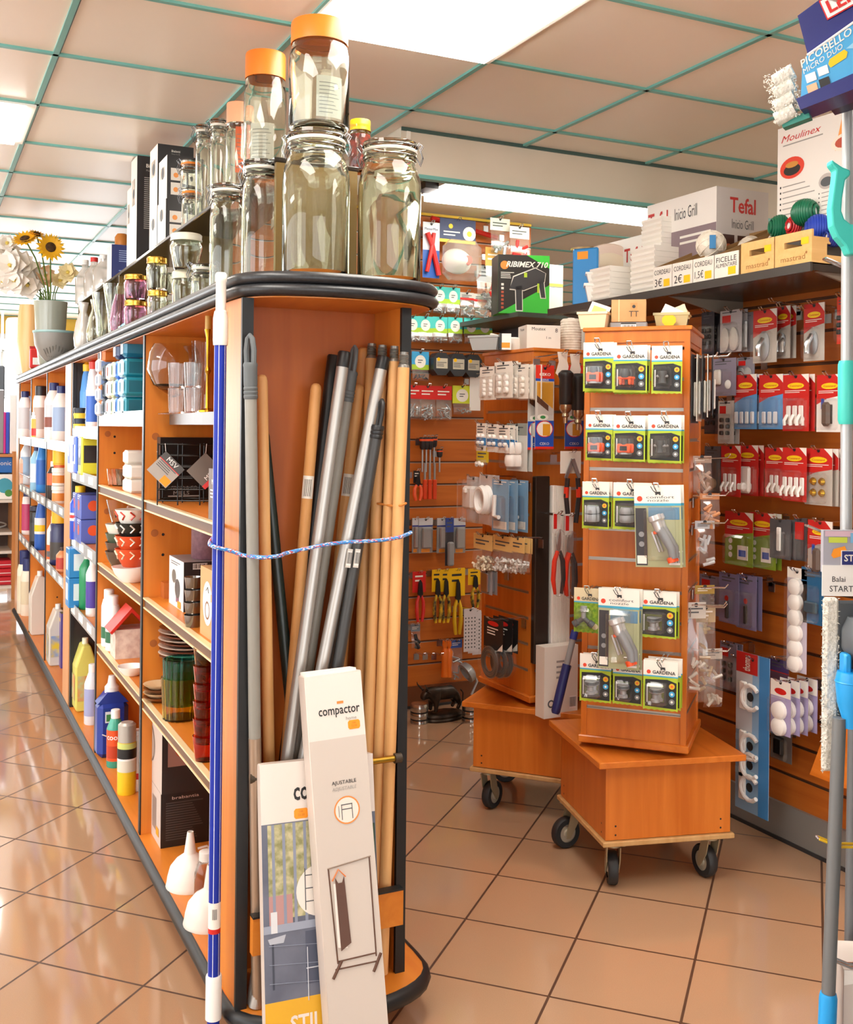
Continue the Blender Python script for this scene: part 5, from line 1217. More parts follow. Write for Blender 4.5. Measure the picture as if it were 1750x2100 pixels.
def gun_pack(w, h, label, group='spray nozzle packets'):
    t = thing('nozzle_packet', label, 'packet', group=group)
    g = G(); g.box(-w / 2, w / 2, -.0008, .0008, -h, 0, mat('#a9ab84', .5)); y = -.0012
    g.rect(-w / 2, w / 2, -h * .22, 0, y, CARDW); g.rect(-w / 2, w / 2, -h * .25, -h * .22, y, SKY)
    sketch(g, 0, -h * .06, w * .14, y - .0003); g.disc(-w * .38, -h * .165, w * .06, y - .0003, REDL, 12)
    g.text('comfort', w * .06, -h * .145, h * .035, y - .0004, DGREY, w=w * .6); g.text('nozzle', w * .02, -h * .185, h * .03, y - .0004, DGREY, w=w * .45)
    g.rect(-w * .48, -w * .24, -h * .98, -h * .28, y, mat('#3b3a3e', .5)); g.rect(-w * .46, -w * .26, -h * .96, -h * .86, y - .0004, CARDW); g.disc(-w * .36, -h * .6, w * .06, y - .0004, GRP, 12); g.disc(-w * .36, -h * .72, w * .06, y - .0004, GRP, 12)
    g.rect(-w * .2, w * .46, -h * .42, -h * .27, y, mat('#5f8aa8', .5)); g.bars(w * .22, w * .45, -h * .97, -h * .80, y - .0004)
    g.obj('backing_card', t)
    g = G(); T = Matrix.Translation((w * .06, -.022, -h * .55)) @ Matrix.Rotation(rad(-20), 4, 'Y')
    g.lathe([(0, h * .20), (.018, h * .20), (.019, h * .14), (.014, h * .12), (.013, 0), (0, 0)], mat('#d2d4d6', .22, .4), 16, T=T)
    g.tube([(0, 0, h * .05), (.006, 0, -h * .08), (.012, 0, -h * .24), (.006, 0, -h * .36)], [.013, .013, .012, .010], mat('#85888c', .4), 12, T=T)
    g.box(-.024, -.018, -.004, .004, -h * .24, h * .02, mat('#c9ccd0', .3, .5), T=T, c=.002).box(-.018, .006, -.006, .006, -h * .02, h * .02, ORP, T=T, c=.002).lathe([(.011, -h * .40), (.011, -h * .34), (0, -h * .33)], ORP, 12, T=T)
    g.obj('spray_gun', t)
    g = G(); blister(g, w * .66, h * .66, .04, None, .012, w * .06, -h * .58); g.obj('blister', t)
    return t
HOOKS = [0]
def display_hook(pos, rz, label, L=.14, group=None):
    g = G(); r = .0018
    for x in (-.006, .006): g.tube([(x, 0, 0), (x, -L * .92, .004), (x, -L, .014)], r, CHROME, 6)
    g.tube([(-.006, -L, .014), (.006, -L, .014)], r, CHROME, 6); g.box(-.013, .013, -.003, 0, -.034, -.006, STEEL)
    return tag(g.obj('display_hook'), label, 'hook', group, tuple(pos), rz)
class Face:
    """one hanging face: a point on it, the direction it looks"""
    def __init__(s, p, rz, name):
        s.p = Vector(p); s.rz = rz; s.n = Vector((sin(rz), -cos(rz), 0)); s.name = name
    def on(s, u, v, off): return atP(u, v, s.p + s.n * off, s.n)
    def size(s, u0, u1, v0, v1, off):
        a = s.on(u0, (v0 + v1) / 2, off); b = s.on(u1, (v0 + v1) / 2, off); k = mpp((a + b) / 2)
        return (b - a).length, (v1 - v0) * k
    def hang(s, maker, u0, u1, v0, v1, label, depth=0, off=.10, gap=.016, behind=None, jit=.006, hook=True, tilt=0, hl=None):
        """one packet at the front of a hook and the ones behind it"""
        w, h = s.size(u0, u1, v0, v1, off); P = s.on((u0 + u1) / 2, v0, off)
        t = maker(w, h, label); t.location = P; t.rotation_euler = (0, rad(tilt), s.rz)
        xd = Vector((cos(s.rz), sin(s.rz), 0))
        for i in range(depth):
            dup(t, (behind or label) + ', ' + ('directly behind the front one', 'third on the hook', 'fourth on the hook', 'fifth on the hook', 'sixth on the hook')[i],
                P - s.n * gap * (i + 1) + xd * (jit * (1 if i % 2 == 0 else -.4)) + Vector((0, 0, -.003 * (i % 2))))
        if hook:
            Q = s.on((u0 + u1) / 2, v0, 0); Q = P - s.n * off
            display_hook((Q.x, Q.y, P.z - h * .035), s.rz, (hl or 'wire hook holding the ' + label)[:150], off + .025, 'packet hooks on ' + s.name)
        return t
# ------------------------------------------------------------------ the spinners
GROOVE = mat('#b7b4ae', .3, .7)
def caster(root, x, y, rz, zb, r=.047):
    c = thing('caster', '', '', (x, y, 0)); 
    for k in ('label', 'category'): del c[k]
    c.parent = root; c.rotation_euler = (0, 0, rz)
    FK = mat('#b3a88a', .4, .5)
    g = G().box(-.03, .03, -.03, .03, zb - .006, zb, FK).cyl(.02, zb - .016, zb - .006, FK, 14)
    for s in (-1, 1): g.prism([(-.016, zb - .016), (.016, zb - .016), (.036, r + .004), (.034, r - .014), (.022, r - .014), (-.006, r + .03)], s * .019 - .0015, s * .019 + .0015, FK)
    g.obj('fork', c)
    T = Matrix.Translation((.027, 0, r)) @ Matrix.Rotation(pi / 2, 4, 'X')
    g = G().lathe([(.028, -.014), (r * .93, -.014), (r, -.009), (r, .009), (r * .93, .014), (.028, .014)], mat('#26282a', .55), 28, T=T).lathe([(0, -.016), (.012, -.016), (.014, -.011), (.03, -.011), (.03, .011), (.014, .011), (.012, .016), (0, .016)], mat('#b9b2a0', .4, .3), 24, T=T)
    g.obj('wheel', c)
def spinner(label, C, side, rzt, ztop, Cb, rzb, zbot, zcab=.362, casters=()):
    root = thing('display_spinner', label, 'display stand', (Cb[0], Cb[1], 0), rzb)
    R = Matrix.Rotation(-rzb, 3, 'Z')
    off = R @ Vector((C[0] - Cb[0], C[1] - Cb[1], 0))
    h = .19
    g = G()
    for s in (-1, 1): g.box(-h, h, s * h, s * (h - .016), zbot + .016, zcab, CHERRY); g.box(s * h, s * (h - .016), -h + .016, h - .016, zbot + .016, zcab, CHERRY)
    cab = g.obj('base_cabinet', root)
    g = G()
    for sx in (-1, 1):
        for zz in (.03, .055): g.disc(sx * (h - .03), zbot + zz, .003, -h - .0006, BLACK, 8); g.disc(sx * (h - .03), zbot + zz, .003, 0, BLACK, 8, T=face_T((-h - .0006, 0, 0), (0, -1, 0)))
    g.disc(-.0, zcab - .09, .0035, -.0, BRASS, 8, T=face_T((-h - .0008, 0, 0), (0, -1, 0)))
    g.obj('screw_head', cab)['kind'] = 'stuff'
    G().box(-.2, .2, -.2, .2, zbot, zbot + .014, wood('#c8a06a', '#b88c54', .5, 6), c=.002).obj('bottom_board', root)
    G().box(-.222, .222, -.222, .222, zcab, zcab + .018, CHERRYX, c=.002).obj('top_board', root)
    for x, y, a in casters: caster(root, x, y, a, zbot)
    q = side / 2; z0 = zcab + .032
    T = Matrix.Translation((off.x, off.y, 0)) @ Matrix.Rotation(rzt - rzb, 4, 'Z')
    g = G(); g.T = T
    g.cyl(.1, zcab + .018, z0, BLACK, 24); g.obj('turntable', root)
    g = G(); g.T = T
    g.box(-q - .008, q + .008, -q - .008, q + .008, z0, z0 + .022, CHERRYX, c=.003); g.obj('tower_foot', root)
    pitch = .0865; p = .016
    g = G(); g.T = T
    z1 = ztop - .045
    for k in range(4):
        F = Matrix.Rotation(k * pi / 2, 4, 'Z')
        zz = z0 + .022
        g.box(-q, -q + p, -q, -q + p, z0 + .022, z1, CHERRY, T=F)     # corner post
        while zz < z1 - .001:
            ze = min(zz + pitch - .009, z1); g.box(-q + p, q - p, -q + .004, -q + .012, zz, ze, CHERRY, T=F); zz += pitch
    tw = g.obj('tower', root)
    g = G(); g.T = T
    for k in range(4):
        F = Matrix.Rotation(k * pi / 2, 4, 'Z'); zz = z0 + .022 + pitch
        while zz < z1 - .02:
            g.box(-q + p, q - p, -q + .009, -q + .014, zz - .010, zz + .001, GROOVE, T=F); g.box(-q + p, q - p, -q + .003, -q + .006, zz - .0095, zz - .0075, GROOVE, T=F); zz += pitch
    g.obj('slat_inserts', tw)
    g = G(); g.T = T
    g.box(-q, q, -q, q, z1, ztop - .012, CHERRY).box(-q - .006, q + .006, -q - .006, q + .006, ztop - .012, ztop, CHERRYX, c=.002); g.obj('top_cap', root)
    return root
S1 = (1.97, 2.575); A1 = rad(-46.5); S1T = 1.60
spinner('revolving orange wooden display tower full of hose fitting packets, on a wheeled base', S1, .30, A1, S1T, (1.985, 2.588), rad(-14), .135, .362,
        ((-.15, -.15, rad(75)), (.15, -.15, rad(100)), (-.16, .16, rad(195)), (.15, .15, rad(60))))
S2 = (2.005, 3.18); A2 = rad(2); S2T = 1.575
spinner('second revolving wooden display tower on wheels, standing behind and beside the hose fitting tower', S2, .32, A2, S2T, (1.99, 3.155), rad(-48), .14, .362,
        ((-.15, -.15, rad(75)), (.15, -.15, rad(100)), (-.16, .16, rad(195)), (.15, .15, rad(60))))
def nrm(a): return Vector((sin(a), -cos(a), 0))
F1 = Face(Vector((*S1, 0)) + nrm(A1) * .15, A1, 'the hose fitting tower')
F1b = Face(Vector((*S1, 0)) + nrm(A1 + pi / 2) * .15, A1 + pi / 2, 'the far side of the hose fitting tower')
A2l = A2 - pi / 2
F2 = Face(Vector((*S2, 0)) + nrm(A2l) * .16, A2l, 'the second tower')
F2r = Face(Vector((*S2, 0)) + nrm(A2) * .16, A2, 'the tool side of the second tower')
# hose fittings
ROWS = [
 ((1197, 1259, 702, 803, 0, 2, 'orange collared coupling'), (1259, 1328, 708, 806, 1, 2, 'orange clamp coupling'), (1337, 1400, 709, 808, 4, 0, 'slim tap adaptor with blue side strip')),
 ((1202, 1257, 850, 945, 0, 1, 'small orange coupling over grey'), (1258, 1324, 852, 947, 0, 2, 'wide orange coupling over grey'), (1330, 1398, 851, 950, 4, 2, 'plain dark connector')),
 ((1195, 1250, 988, 1085, 2, 1, 'smooth grey repair joint'), (1258, 1331, 990, 1087, 2, 1, 'wide grey repair joint')),
 ((1178, 1236, 1206, 1298, 5, 0, 'beige carded Y shaped joint'), (1313, 1388, 1213, 1309, 3, 2, 'grey threaded tap piece')),
 ((1190, 1254, 1342, 1440, 3, 1, 'low grey tap nozzle'), (1258, 1318, 1352, 1446, 3, 0, 'small grey tap nozzle'), (1320, 1391, 1355, 1457, 3, 3, 'broad grey tap nozzle'))]
for ri, row_ in enumerate(ROWS):
    for (u0, u1, v0, v1, kind, dep, nm) in row_:
        F1.hang(lambda w, h, l, k=kind, b=(nm[:5] == 'beige'): garden_pack(k, w, h, l, b), u0, u1, v0, v1, '%s packet, %s row down on the front tower' % (nm, ORD[ri]), dep, behind='%s packet, %s row' % (nm, ORD[ri]), hl='wire hook for the %s packets' % nm, off=.09 if dep < 3 else .11)
F1.hang(lambda w, h, l: gun_pack(w, h, l), 1300, 1396, 995, 1163, 'large silver spray nozzle packet hanging lower right in the third row'.replace('lower right in', 'at the end of'), 1, behind='large silver spray nozzle packet of the third row', hl='wire hook for the upper spray nozzle packets', tilt=-2, off=.11)
F1.hang(lambda w, h, l: gun_pack(w, h, l), 1228, 1312, 1207, 1372, 'large silver spray nozzle packet hanging in the middle of the fourth row', 1, behind='large silver spray nozzle packet of the fourth row', hl='wire hook for the lower spray nozzle packets', off=.11)
# generic packets
def bag(w, h, label, head, body, hh=.3, name='hardware_packet', cat='packet', group=None, bits=None, film_=None, logo=None, hd2=None, bitn=10, bitr=.006, bitl=.02):
    t = thing(name, label, cat, group=group)
    g = G().box(-w / 2, w / 2, -.0008, .0008, -h * hh, 0, head); y = -.0012
    if hd2: g.rect(-w / 2, w / 2, -h * hh, -h * hh * .72, y, hd2)
    if logo: g.disc(0, -h * hh * .55, min(w * .32, h * hh * .42), y - .0003, CARDW, 16, rz=h * hh * .36); g.lines(-w * .15, w * .15, -h * hh * .7, -h * hh * .45, y - .0006, DGREY, 2)
    else: g.lines(-w * .38, w * .38, -h * hh * .8, -h * hh * .35, y - .0003, CARDW if sum(head.node_tree.nodes['Principled BSDF'].inputs[0].default_value[:3]) < 1.2 else DGREY, 2)
    g.disc(0, -h * .03, min(.006, w * .1), y - .0004, DARK, 10)
    g.obj('header_card', t)
    rnd = random.Random(len(label) * 7 + int(w * 1e4))
    b = G()
    for i in range(bitn):
        x = rnd.uniform(-w * .36, w * .36); z = -h * rnd.uniform(hh + .2, .95); a = rnd.uniform(0, pi); L = bitl * rnd.uniform(.7, 1.2)
        x = max(-w * .42 + L * .5, min(w * .42 - L * .5, x)) if w > L * 1.3 else 0
        b.tube([(x - L / 2 * cos(a), -.006 - rnd.uniform(0, .012), z - L / 2 * sin(a)), (x + L / 2 * cos(a), -.006 - rnd.uniform(0, .012), z + L / 2 * sin(a))], bitr, bits or body, 6)
    b.obj('contents', t)
    f = G(); n = 5; m_ = film_ or FILMB
    pr = [(0, -h * hh * .95), (-.012, -h * (hh + .15)), (-.024, -h * .75), (-.02, -h * .93), (0, -h)]
    vs = []
    for sgn in (-1, 0, 1): vs += [(sgn * w * .48, (y_ * (1 if sgn == 0 else .35)), z_) for y_, z_ in pr]
    f.add(vs, [(a * n + i, a * n + i + 1, (a + 1) * n + i + 1, (a + 1) * n + i) for a in range(2) for i in range(n - 1)], m_, True)
    f.obj('bag_film', t)
    return t
def board(w, h, label, base, prints, name='card_packet', cat='packet', group=None, prod=None, film_=True, d=.02, fw=.8, fz=(-.3, -.95)):
    """printed card with a product under a blister"""
    t = thing(name, label, cat, group=group)
    g = G().box(-w / 2, w / 2, -.0008, .0008, -h, 0, base); prints(g, w, h, -.0012); g.disc(0, -h * .035, min(.006, w * .1), -.0016, DARK, 10); g.obj('backing_card', t)
    if prod:
        g = G(); prod(g, w, h); g.obj('product', t)
    if film_:
        g = G(); blister(g, w * fw, h * (fz[0] - fz[1]), d, None, min(.008, d * .4), 0, h * (fz[0] + fz[1]) / 2); g.obj('blister', t)
    return t
WHP2 = mat('#f1eee8', .4)
def p_none(g, w, h, y): pass
def p_label(c1, c2=None, z0=-.3, txt=None):
    def f(g, w, h, y):
        g.rect(-w / 2, w / 2, h * z0, 0, y, c1)
        if c2: g.rect(-w / 2, w / 2, h * (z0 - .04), h * z0, y, c2)
        if txt: g.text(txt, 0, h * z0 * .5, h * .06, y - .0004, WHITE if c1 is not CARDW else REDL, w=w * .7, bold=.01)
        else: g.lines(-w * .35, w * .35, h * z0 * .8, h * z0 * .3, y - .0004, DGREY, 2)
    return f
def pads(n, r, m, cols=2):
    def f(g, w, h):
        for i in range(n):
            cx = (i % cols - (cols - 1) / 2) * w * .8 / cols; cz = -h * (.45 + .5 * (i // cols) / max(1, (n + cols - 1) // cols))
            g.lathe([(0, -.002), (r, -.002), (r, .008), (r * .8, .011), (0, .011)], m, 14, T=Matrix.Translation((cx, 0, cz)) @ Matrix.Rotation(pi / 2, 4, 'X'))
    return f
# --- second tower, aisle side
F2.hang(lambda w, h, l: board(w, h, l, CARDW, p_label(CARDW), group='white felt pad packets', prod=pads(8, .008, WHP2), d=.014), 985, 1018, 752, 820, 'white felt pad packet at the aisle edge of the top row, second tower', 1, off=.10, behind='white felt pad packet at the aisle edge', hl='wire hook for the first white pad packets')
F2.hang(lambda w, h, l: board(w, h, l, OFFW, p_label(CARDW), group='white felt pad packets', prod=pads(6, .011, WHP2), d=.02), 1015, 1052, 742, 816, 'white packet of clear corner pads in the middle of the top row', 2, off=.10, behind='white packet of clear corner pads', hl='wire hook for the corner pad packets')
F2.hang(lambda w, h, l: board(w, h, l, OFFW, p_label(OFFW), group='white felt pad packets', prod=pads(6, .010, OFFW), d=.02), 1050, 1084, 748, 818, 'cream white pad packet at the inner end of the top row, second tower', 3, off=.08, behind='cream white pad packet at the inner end', hl='wire hook for the cream pad packets')
BLW = mat('#2f86c9', .45)
for i, (u0, u1) in enumerate(((978, 998), (1000, 1022), (1022, 1046))):
    F2.hang(lambda w, h, l: board(w, h, l, CARDW, lambda g, w, h, y: (g.lines(-w * .4, w * .4, -h * .4, -h * .1, y, DGREY, 3), g.rect(-w / 2, w / 2, -h * .8, -h * .52, y, BLW)), group='blue and white glide packets', prod=pads(4, .007, WHP2), d=.014, fz=(-.55, -.98)), u0, u1, 868 + 2 * i, 925 + 2 * i, 'blue and white furniture glide packet, %s in the second row' % ('outermost', 'middle', 'innermost')[i], 2, off=.10, behind='blue and white furniture glide packet, %s' % ('outermost', 'middle', 'innermost')[i], hl='wire hook for the %s glide packets' % ('outermost', 'middle', 'innermost')[i])
def stopper(g, w, h):
    for zc in (-.52, -.78): g.lathe([(0, -.02), (.02, -.019), (.024, -.008), (.024, .008), (.02, .019), (0, .02)], WHP2, 20, T=Matrix.Translation((0, -.02, h * zc)))
    g.lathe([(.010, h * -.72), (.010, h * -.58)], WHP2, 14, T=Matrix.Translation((0, -.02, 0)))
F2.hang(lambda w, h, l: board(w, h, l, mat('#cfd2cc', .4), p_label(mat('#8f9690', .5), None, -.25), prod=stopper, d=.045, fz=(-.38, -.95)), 1040, 1082, 868, 966, 'white ball shaped door stop in a clear packet', 1, off=.06, hl='wire hook for the ball door stop packets')
F2.hang(lambda w, h, l: bag(w, h, l, mat('#d9c12c', .5), mat('#d9c12c', .5), .95, bitn=3, bits=WHP2), 978, 1002, 918, 950, 'small yellow packet under the glide packets', 0, off=.10, hl='wire hook for the small yellow packet')
F2.hang(lambda w, h, l: board(w, h, l, film('#f4f6f6', .1, .1, .6), p_none, prod=lambda g, w, h: (g.box(-w * .35, w * .35, -.03, -.004, -h * .7, -h * .2, WHP2, c=.008), g.box(-w * .1, w * .1, -.04, -.03, -h * .35, -h * .25, WHP2, c=.003)), d=.05, fz=(-.05, -.97)), 958, 986, 978, 1072, 'clear box with a white catch at the aisle edge', 1, off=.10, hl='wire hook for the white catch packets')
def oval(g, w, h):
    T = Matrix.Translation((0, -.018, -h * .5)) @ Matrix.Rotation(pi / 2, 4, 'X')
    g.lathe([(.030, -.014), (.036, -.014), (.04, 0), (.036, .014), (.030, .014), (.026, 0), (.030, -.014)], WHP2, 28, T=T, sx=1.0, sy=1.25)
F2.hang(lambda w, h, l: board(w, h, l, film('#ffffff', .1, .1, .7), p_none, prod=oval, film_=False), 984, 1014, 974, 1076, 'white oval grommet ring hanging in the third row', 1, off=.11, hl='wire hook for the oval ring packets')
BLC = mat('#7fa6c4', .45)
F2.hang(lambda w, h, l: board(w, h, l, BLC, lambda g, w, h, y: (g.lines(-w * .4, w * .4, -h * .12, -h * .03, y, CARDW, 2), g.rect(-w * .4, w * .4, -h * .95, -h * .8, y, CARDW)), group='pale blue curtain fitting cards', prod=lambda g, w, h: g.tube([(-w * .2, -.01, -h * .3), (-w * .2, -.012, -h * .7), (w * .1, -.012, -h * .72)], .007, WHP2, 8), d=.02), 1010, 1044, 984, 1090, 'pale blue card with white fittings in the third row', 4, off=.11, gap=.02, behind='pale blue card with white fittings', hl='wire hook for the pale blue cards', jit=.02)
for i, (u0, u1, bt, lb) in enumerate(((972, 1010, mat('#e6dcc0', .5), 'cream plastic plugs'), (1012, 1052, mat('#d8d8d4', .5), 'clear plastic plugs'), (1050, 1076, mat('#d8d8d4', .5), 'small clear clips'))):
    F2.hang(lambda w, h, l, b=bt: bag(w, h, l, mat('#e3c07a', .55), b, .42, bits=b, bitn=26, bitr=.004, bitl=.012, group='kraft headed bags'), u0, u1, 1096 + 3 * i, 1170 + 3 * i, 'kraft headed bag of %s in the fourth row' % lb, 2, off=.09, behind='kraft headed bag of %s' % lb, hl='wire hook for the bags of %s' % lb)
F2.hang(lambda w, h, l: board(w, h, l, mat('#9a9a9c', .4), p_none, prod=lambda g, w, h: g.box(-w * .3, w * .3, -.012, -.002, -h * .9, -h * .1, STEEL, c=.002), film_=False), 988, 1010, 1170, 1218, 'narrow steel bracket below the kraft headed bags', 1, off=.08, hl='wire hook for the steel brackets')
# wire reels
def reel(w, h, label):
    t = thing('wire_reel_packet', label, 'packet', group='wire reel packets')
    g = G().box(-w * .35, w * .35, -.0008, .0008, -h * .55, 0, INKB); g.disc(0, -h * .09, w * .2, -.0012, RED, 16, rz=h * .04); g.lines(-w * .22, w * .2, -h * .3, -h * .16, -.0012, CARDW, 3); g.poly([(-w * .35, -h * .55), (w * .1, -h * .55), (w * .35, -h * .38), (w * .35, -h * .5)], -.0014, CARDW); g.obj('header_card', t)
    T = Matrix.Translation((0, -.014, -h * .72)) @ Matrix.Rotation(pi / 2, 4, 'X'); r = h * .28
    g = G()
    for i in range(7):
        rr = r * (.55 + .06 * i); g.tube([(rr * cos(2 * pi * k / 24), -.014 + .003 * (i % 2), -h * .72 + rr * sin(2 * pi * k / 24)) for k in range(24)], .0028, mat('#7c7a76', .35, .7), 6, True)
    g.obj('wire_coil', t)
    G().lathe([(r * .45, -.012), (r * .52, -.014), (r * 1.0, -.014), (r * 1.02, -.008), (r * 1.02, .008), (r * 1.0, .014), (r * .52, .014), (r * .45, .012)], FILMC, 28, T=T).obj('clear_case', t)
    return t
F2.hang(reel, 985, 1040, 1268, 1392, 'reel of grey wire in a round clear case with black card', 2, off=.12, gap=.03, behind='reel of grey wire in a round clear case', hl='wire hook carrying the reels of grey wire', jit=.01)
# --- second tower, tool side
CEK = mat('#d8301f', .45)
def cek(g, w, h, y):
    g.rect(-w / 2, w / 2, -h * .16, 0, y, CEK); g.text('CEKO', 0, -h * .11, h * .035, y - .0004, CARDW, w=w * .6, bold=.02); g.rect(-w / 2, w / 2, -h * .19, -h * .16, y, BLUE); g.text('SERIE', 0, -h * .175, h * .02, y - .0004, CARDW, w=w * .4)
    g.poly([(-w * .42, -h * .2), (w * .46, -h * .2), (w * .46, -h * .52), (-w * .42, -h * .36)], y, mat('#d99a2a', .5)); g.poly([(-w * .42, -h * .36), (w * .2, -h * .48), (w * .2, -h * .55), (-w * .42, -h * .44)], y - .0003, mat('#5a3420', .5))
    g.rect(-w / 2, w / 2, -h, -h * .66, y, BLUE); g.disc(0, -h * .76, w * .46, y - .0004, RED, 18, rz=h * .1); g.disc(0, -h * .76, w * .42, y - .0007, CARDW, 18, rz=h * .09); g.rect(-w * .1, w * .3, -h * .84, -h * .7, y - .001, mat('#d99a2a', .5)); g.disc(-w * .1, -h * .62, w * .3, y - .0006, CARDW, 14, rz=h * .04); g.disc(-w * .1, -h * .62, w * .15, y - .0009, mat('#3f8a4a', .5), 12, rz=h * .02); g.text('CEKO', -.0, -h * .935, h * .03, y - .0008, CARDW, w=w * .5); g.rect(-w / 2, w / 2, -h, -h * .97, y - .0006, CEK)
F2r.hang(lambda w, h, l: board(w, h, l, mat('#c9c4bc', .5), cek, group='red and blue saw blade cards', d=.012, fz=(-.2, -.6)), 1099, 1137, 749, 921, 'red and blue card with orange wood picture at the tower corner', 3, off=.09, gap=.018, behind='red and blue card with orange wood picture', hl='wire hook for the red and blue cards', jit=.012)
F2r.hang(lambda w, h, l: board(w, h, l, mat('#c9c4bc', .5), cek, group='red and blue saw blade cards', d=.012, fz=(-.2, -.6)), 1160, 1198, 749, 921, 'red and blue card half hidden behind the black hose nozzles', 0, off=.03, hl='wire hook for the hidden red and blue card')
def nozzle(w, h, label):
    t = thing('hose_nozzle', label, 'hose nozzle', group='black hose nozzles')
    G().poly([(-.02, 0), (.02, .0), (.018, -h * .12), (.024, -h * .2), (.016, -h * .36), (-.004, -h * .38), (-.026, -h * .3), (-.014, -h * .14)], -.001, mat('#e6dcd0', .5)).poly([(-.02, 0), (-.014, -h * .14), (-.026, -h * .3), (-.004, -h * .38), (.016, -h * .36), (.024, -h * .2), (.018, -h * .12), (.02, 0)], .0, mat('#e6dcd0', .5)).obj('card_tag', t)
    T = Matrix.Translation((0, -.02, 0))
    G().lathe([(0, -h * .26), (.014, -h * .26), (.024, -h * .30), (.025, -h * .34), (.021, -h * .38), (.021, -h * .72), (.019, -h * .74), (0, -h * .74)], mat('#202224', .35), 20, T=T).obj('body', t)
    G().lathe([(.019, -h * .74), (.02, -h * .8), (.014, -h * .84), (.010, -h * .86), (.012, -h * .9), (.007, -h * .92), (.007, -h), (0, -h)], mat('#b6a78c', .25, .9), 18, T=T).obj('metal_tip', t)
    return t
F2r.hang(nozzle, 1143, 1165, 722, 868, 'black hose nozzle with metal tip, farther from the hose fitting tower', 0, off=.15, hl='wire hook for the farther hose nozzle')
F2r.hang(nozzle, 1166, 1193, 726, 882, 'black hose nozzle with metal tip, nearer to the hose fitting tower', 0, off=.13, hl='wire hook for the nearer hose nozzle')
def shears(w, h, label):
    t = thing('pruning_shears', label, 'shears', group='red handled pruning shears')
    G().box(-w * .4, w * .4, -.0008, .0008, -h * .25, 0, mat('#d8d4cc', .5)).rect(-w * .35, w * .0, -h * .2, -h * .02, -.0012, RED).obj('header_card', t)
    G().prism([(-w * .1, -h * .28), (w * .15, -h * .2), (w * .2, -h * .34), (w * .1, -h * .5), (-w * .12, -h * .5), (-w * .2, -h * .38)], -.016, -.008, mat('#b9babc', .3, .8)).obj('blade', t)
    g = G()
    for s in (-1, 1): g.tube([(s * .004, -.012, -h * .46), (s * .016, -.012, -h * .58), (s * .02, -.012, -h * .8), (s * .012, -.012, -h * .97)], [.006, .008, .008, .005], mat('#d6361f', .4) if s < 0 else mat('#3a3a3c', .4), 8)
    g.obj('grip', t)
    G().box(-w * .42, w * .42, -.03, -.002, -h, -h * .2, FILMC, c=.01).obj('blister', t)
    return t
F2r.hang(shears, 1133, 1152, 1050, 1222, 'red handled pruning shears in clear packet, farther from the hose fitting tower', 0, off=.12, hl='wire hook for the farther pruning shears')
F2r.hang(shears, 1157, 1178, 1054, 1226, 'red handled pruning shears in clear packet, nearer to the hose fitting tower', 1, off=.12, behind='red handled pruning shears in clear packet', hl='wire hook for the nearer pruning shears')
def shears2(w, h, label):
    t = thing('lopping_shears', label, 'shears')
    g = G()
    for s in (-1, 1): g.prism([(s * .005, -h * .1), (s * .03, -h * .35), (s * .022, -h * .38), (-s * .008, -h * .12)][::s], -.014 - .002 * s, -.009 - .002 * s, mat('#9a9c9e', .3, .8))
    g.obj('blade', t)
    g = G()
    for s in (-1, 1): g.tube([(s * .02, -.012, -h * .36), (s * .026, -.012, -h * .6), (s * .014, -.012, -h * .96)], .008, mat('#2a2a2c', .4), 8); g.tube([(s * .024, -.012, -h * .48), (s * .025, -.012, -h * .62)], .0085, mat('#d6361f', .4), 8)
    g.obj('grip', t)
    G().box(-w / 2, w / 2, -.0008, .0008, -h * .3, 0, OFFW).obj('header_card', t)
    return t
F2r.hang(shears2, 1150, 1192, 925, 1078, 'black and red lopping shears spread open on a pale card', 0, off=.10, hl='wire hook for the lopping shears')
# long things standing on the second tower's base
P = F2r.on(1110, 1000, .02)
tag(G().box(-.028, .028, -.012, .012, 0, .62, mat('#2a2019', .4), c=.003).obj('shade_strip'), 'dark brown strip standing for the shaded wood edge of the second tower', 'shade strip', None, (P.x, P.y, at(1110, 1360, D=P.x * SY + P.y * CY).z), A2)  # solid dark strip in place of the shade along the tower's wood edge
for i in range(4):
    P = F2r.on(1136 + 9 * i, 1000, .025); g = G().box(-.0105, .0105, -.012, .012, 0, .56, WHP2, c=.003)
    for k in (-1, 0, 1): g.box(.006 * k - .0012, .006 * k + .0012, -.0135, -.012, 0, .56, OFFW)
    tag(g.obj('cable_trunking'), 'white ribbed plastic strip, %s from the dark shade strip on the second tower' % ORD[i], 'strip', 'white ribbed strips', (P.x, P.y, at(1140, 1340, D=P.x * SY + P.y * CY).z), A2)
P = F2r.on(1150, 1470, .10)
zb = at(1150, 1470, D=P.x * SY + P.y * CY).z; 
def pbx(g, w, h, T): g.disc(w * .2, h * .2, w * .1, 0, DGREY, 14, T); g.disc(w * .2, h * .2, w * .06, -.0004, OFFW, 14, T); g.lines(w * .35, w * .6, h * .5, h * .8, 0, GREYI, 4, T); g.bars(w * .75, w * .95, h * .1, h * .28, 0, T=T); g.tube([(w * .6, -.001, h * .45), (w * .8, -.001, h * .7)], .0008, DGREY, 4, T=T)
wb, hb = F2r.size(1118, 1186, 1325, 1470, .10)
carton('white carton with small icons hanging low between the two towers', P.x - wb / 2, P.x + wb / 2, P.y, P.y + .05, zb, hb, OFFW, mat('#ddd6cc', .5), pbx, None, rz=A2)
t = thing('garden_tool', 'tool with dark blue grip and grey shaft hanging in front of the white carton', 'tool', tuple(F2r.on(1180, 1292, .17)), A2, rot=(0, rad(16), A2))
G().lathe([(0, 0), (.012, -.002), (.012, -.03), (0, -.032)], mat('#2a3a8a', .4), 14).obj('end_cap', t)
G().lathe([(.010, -.03), (.010, -.115), (0, -.116)], GREY, 14).obj('shaft', t)
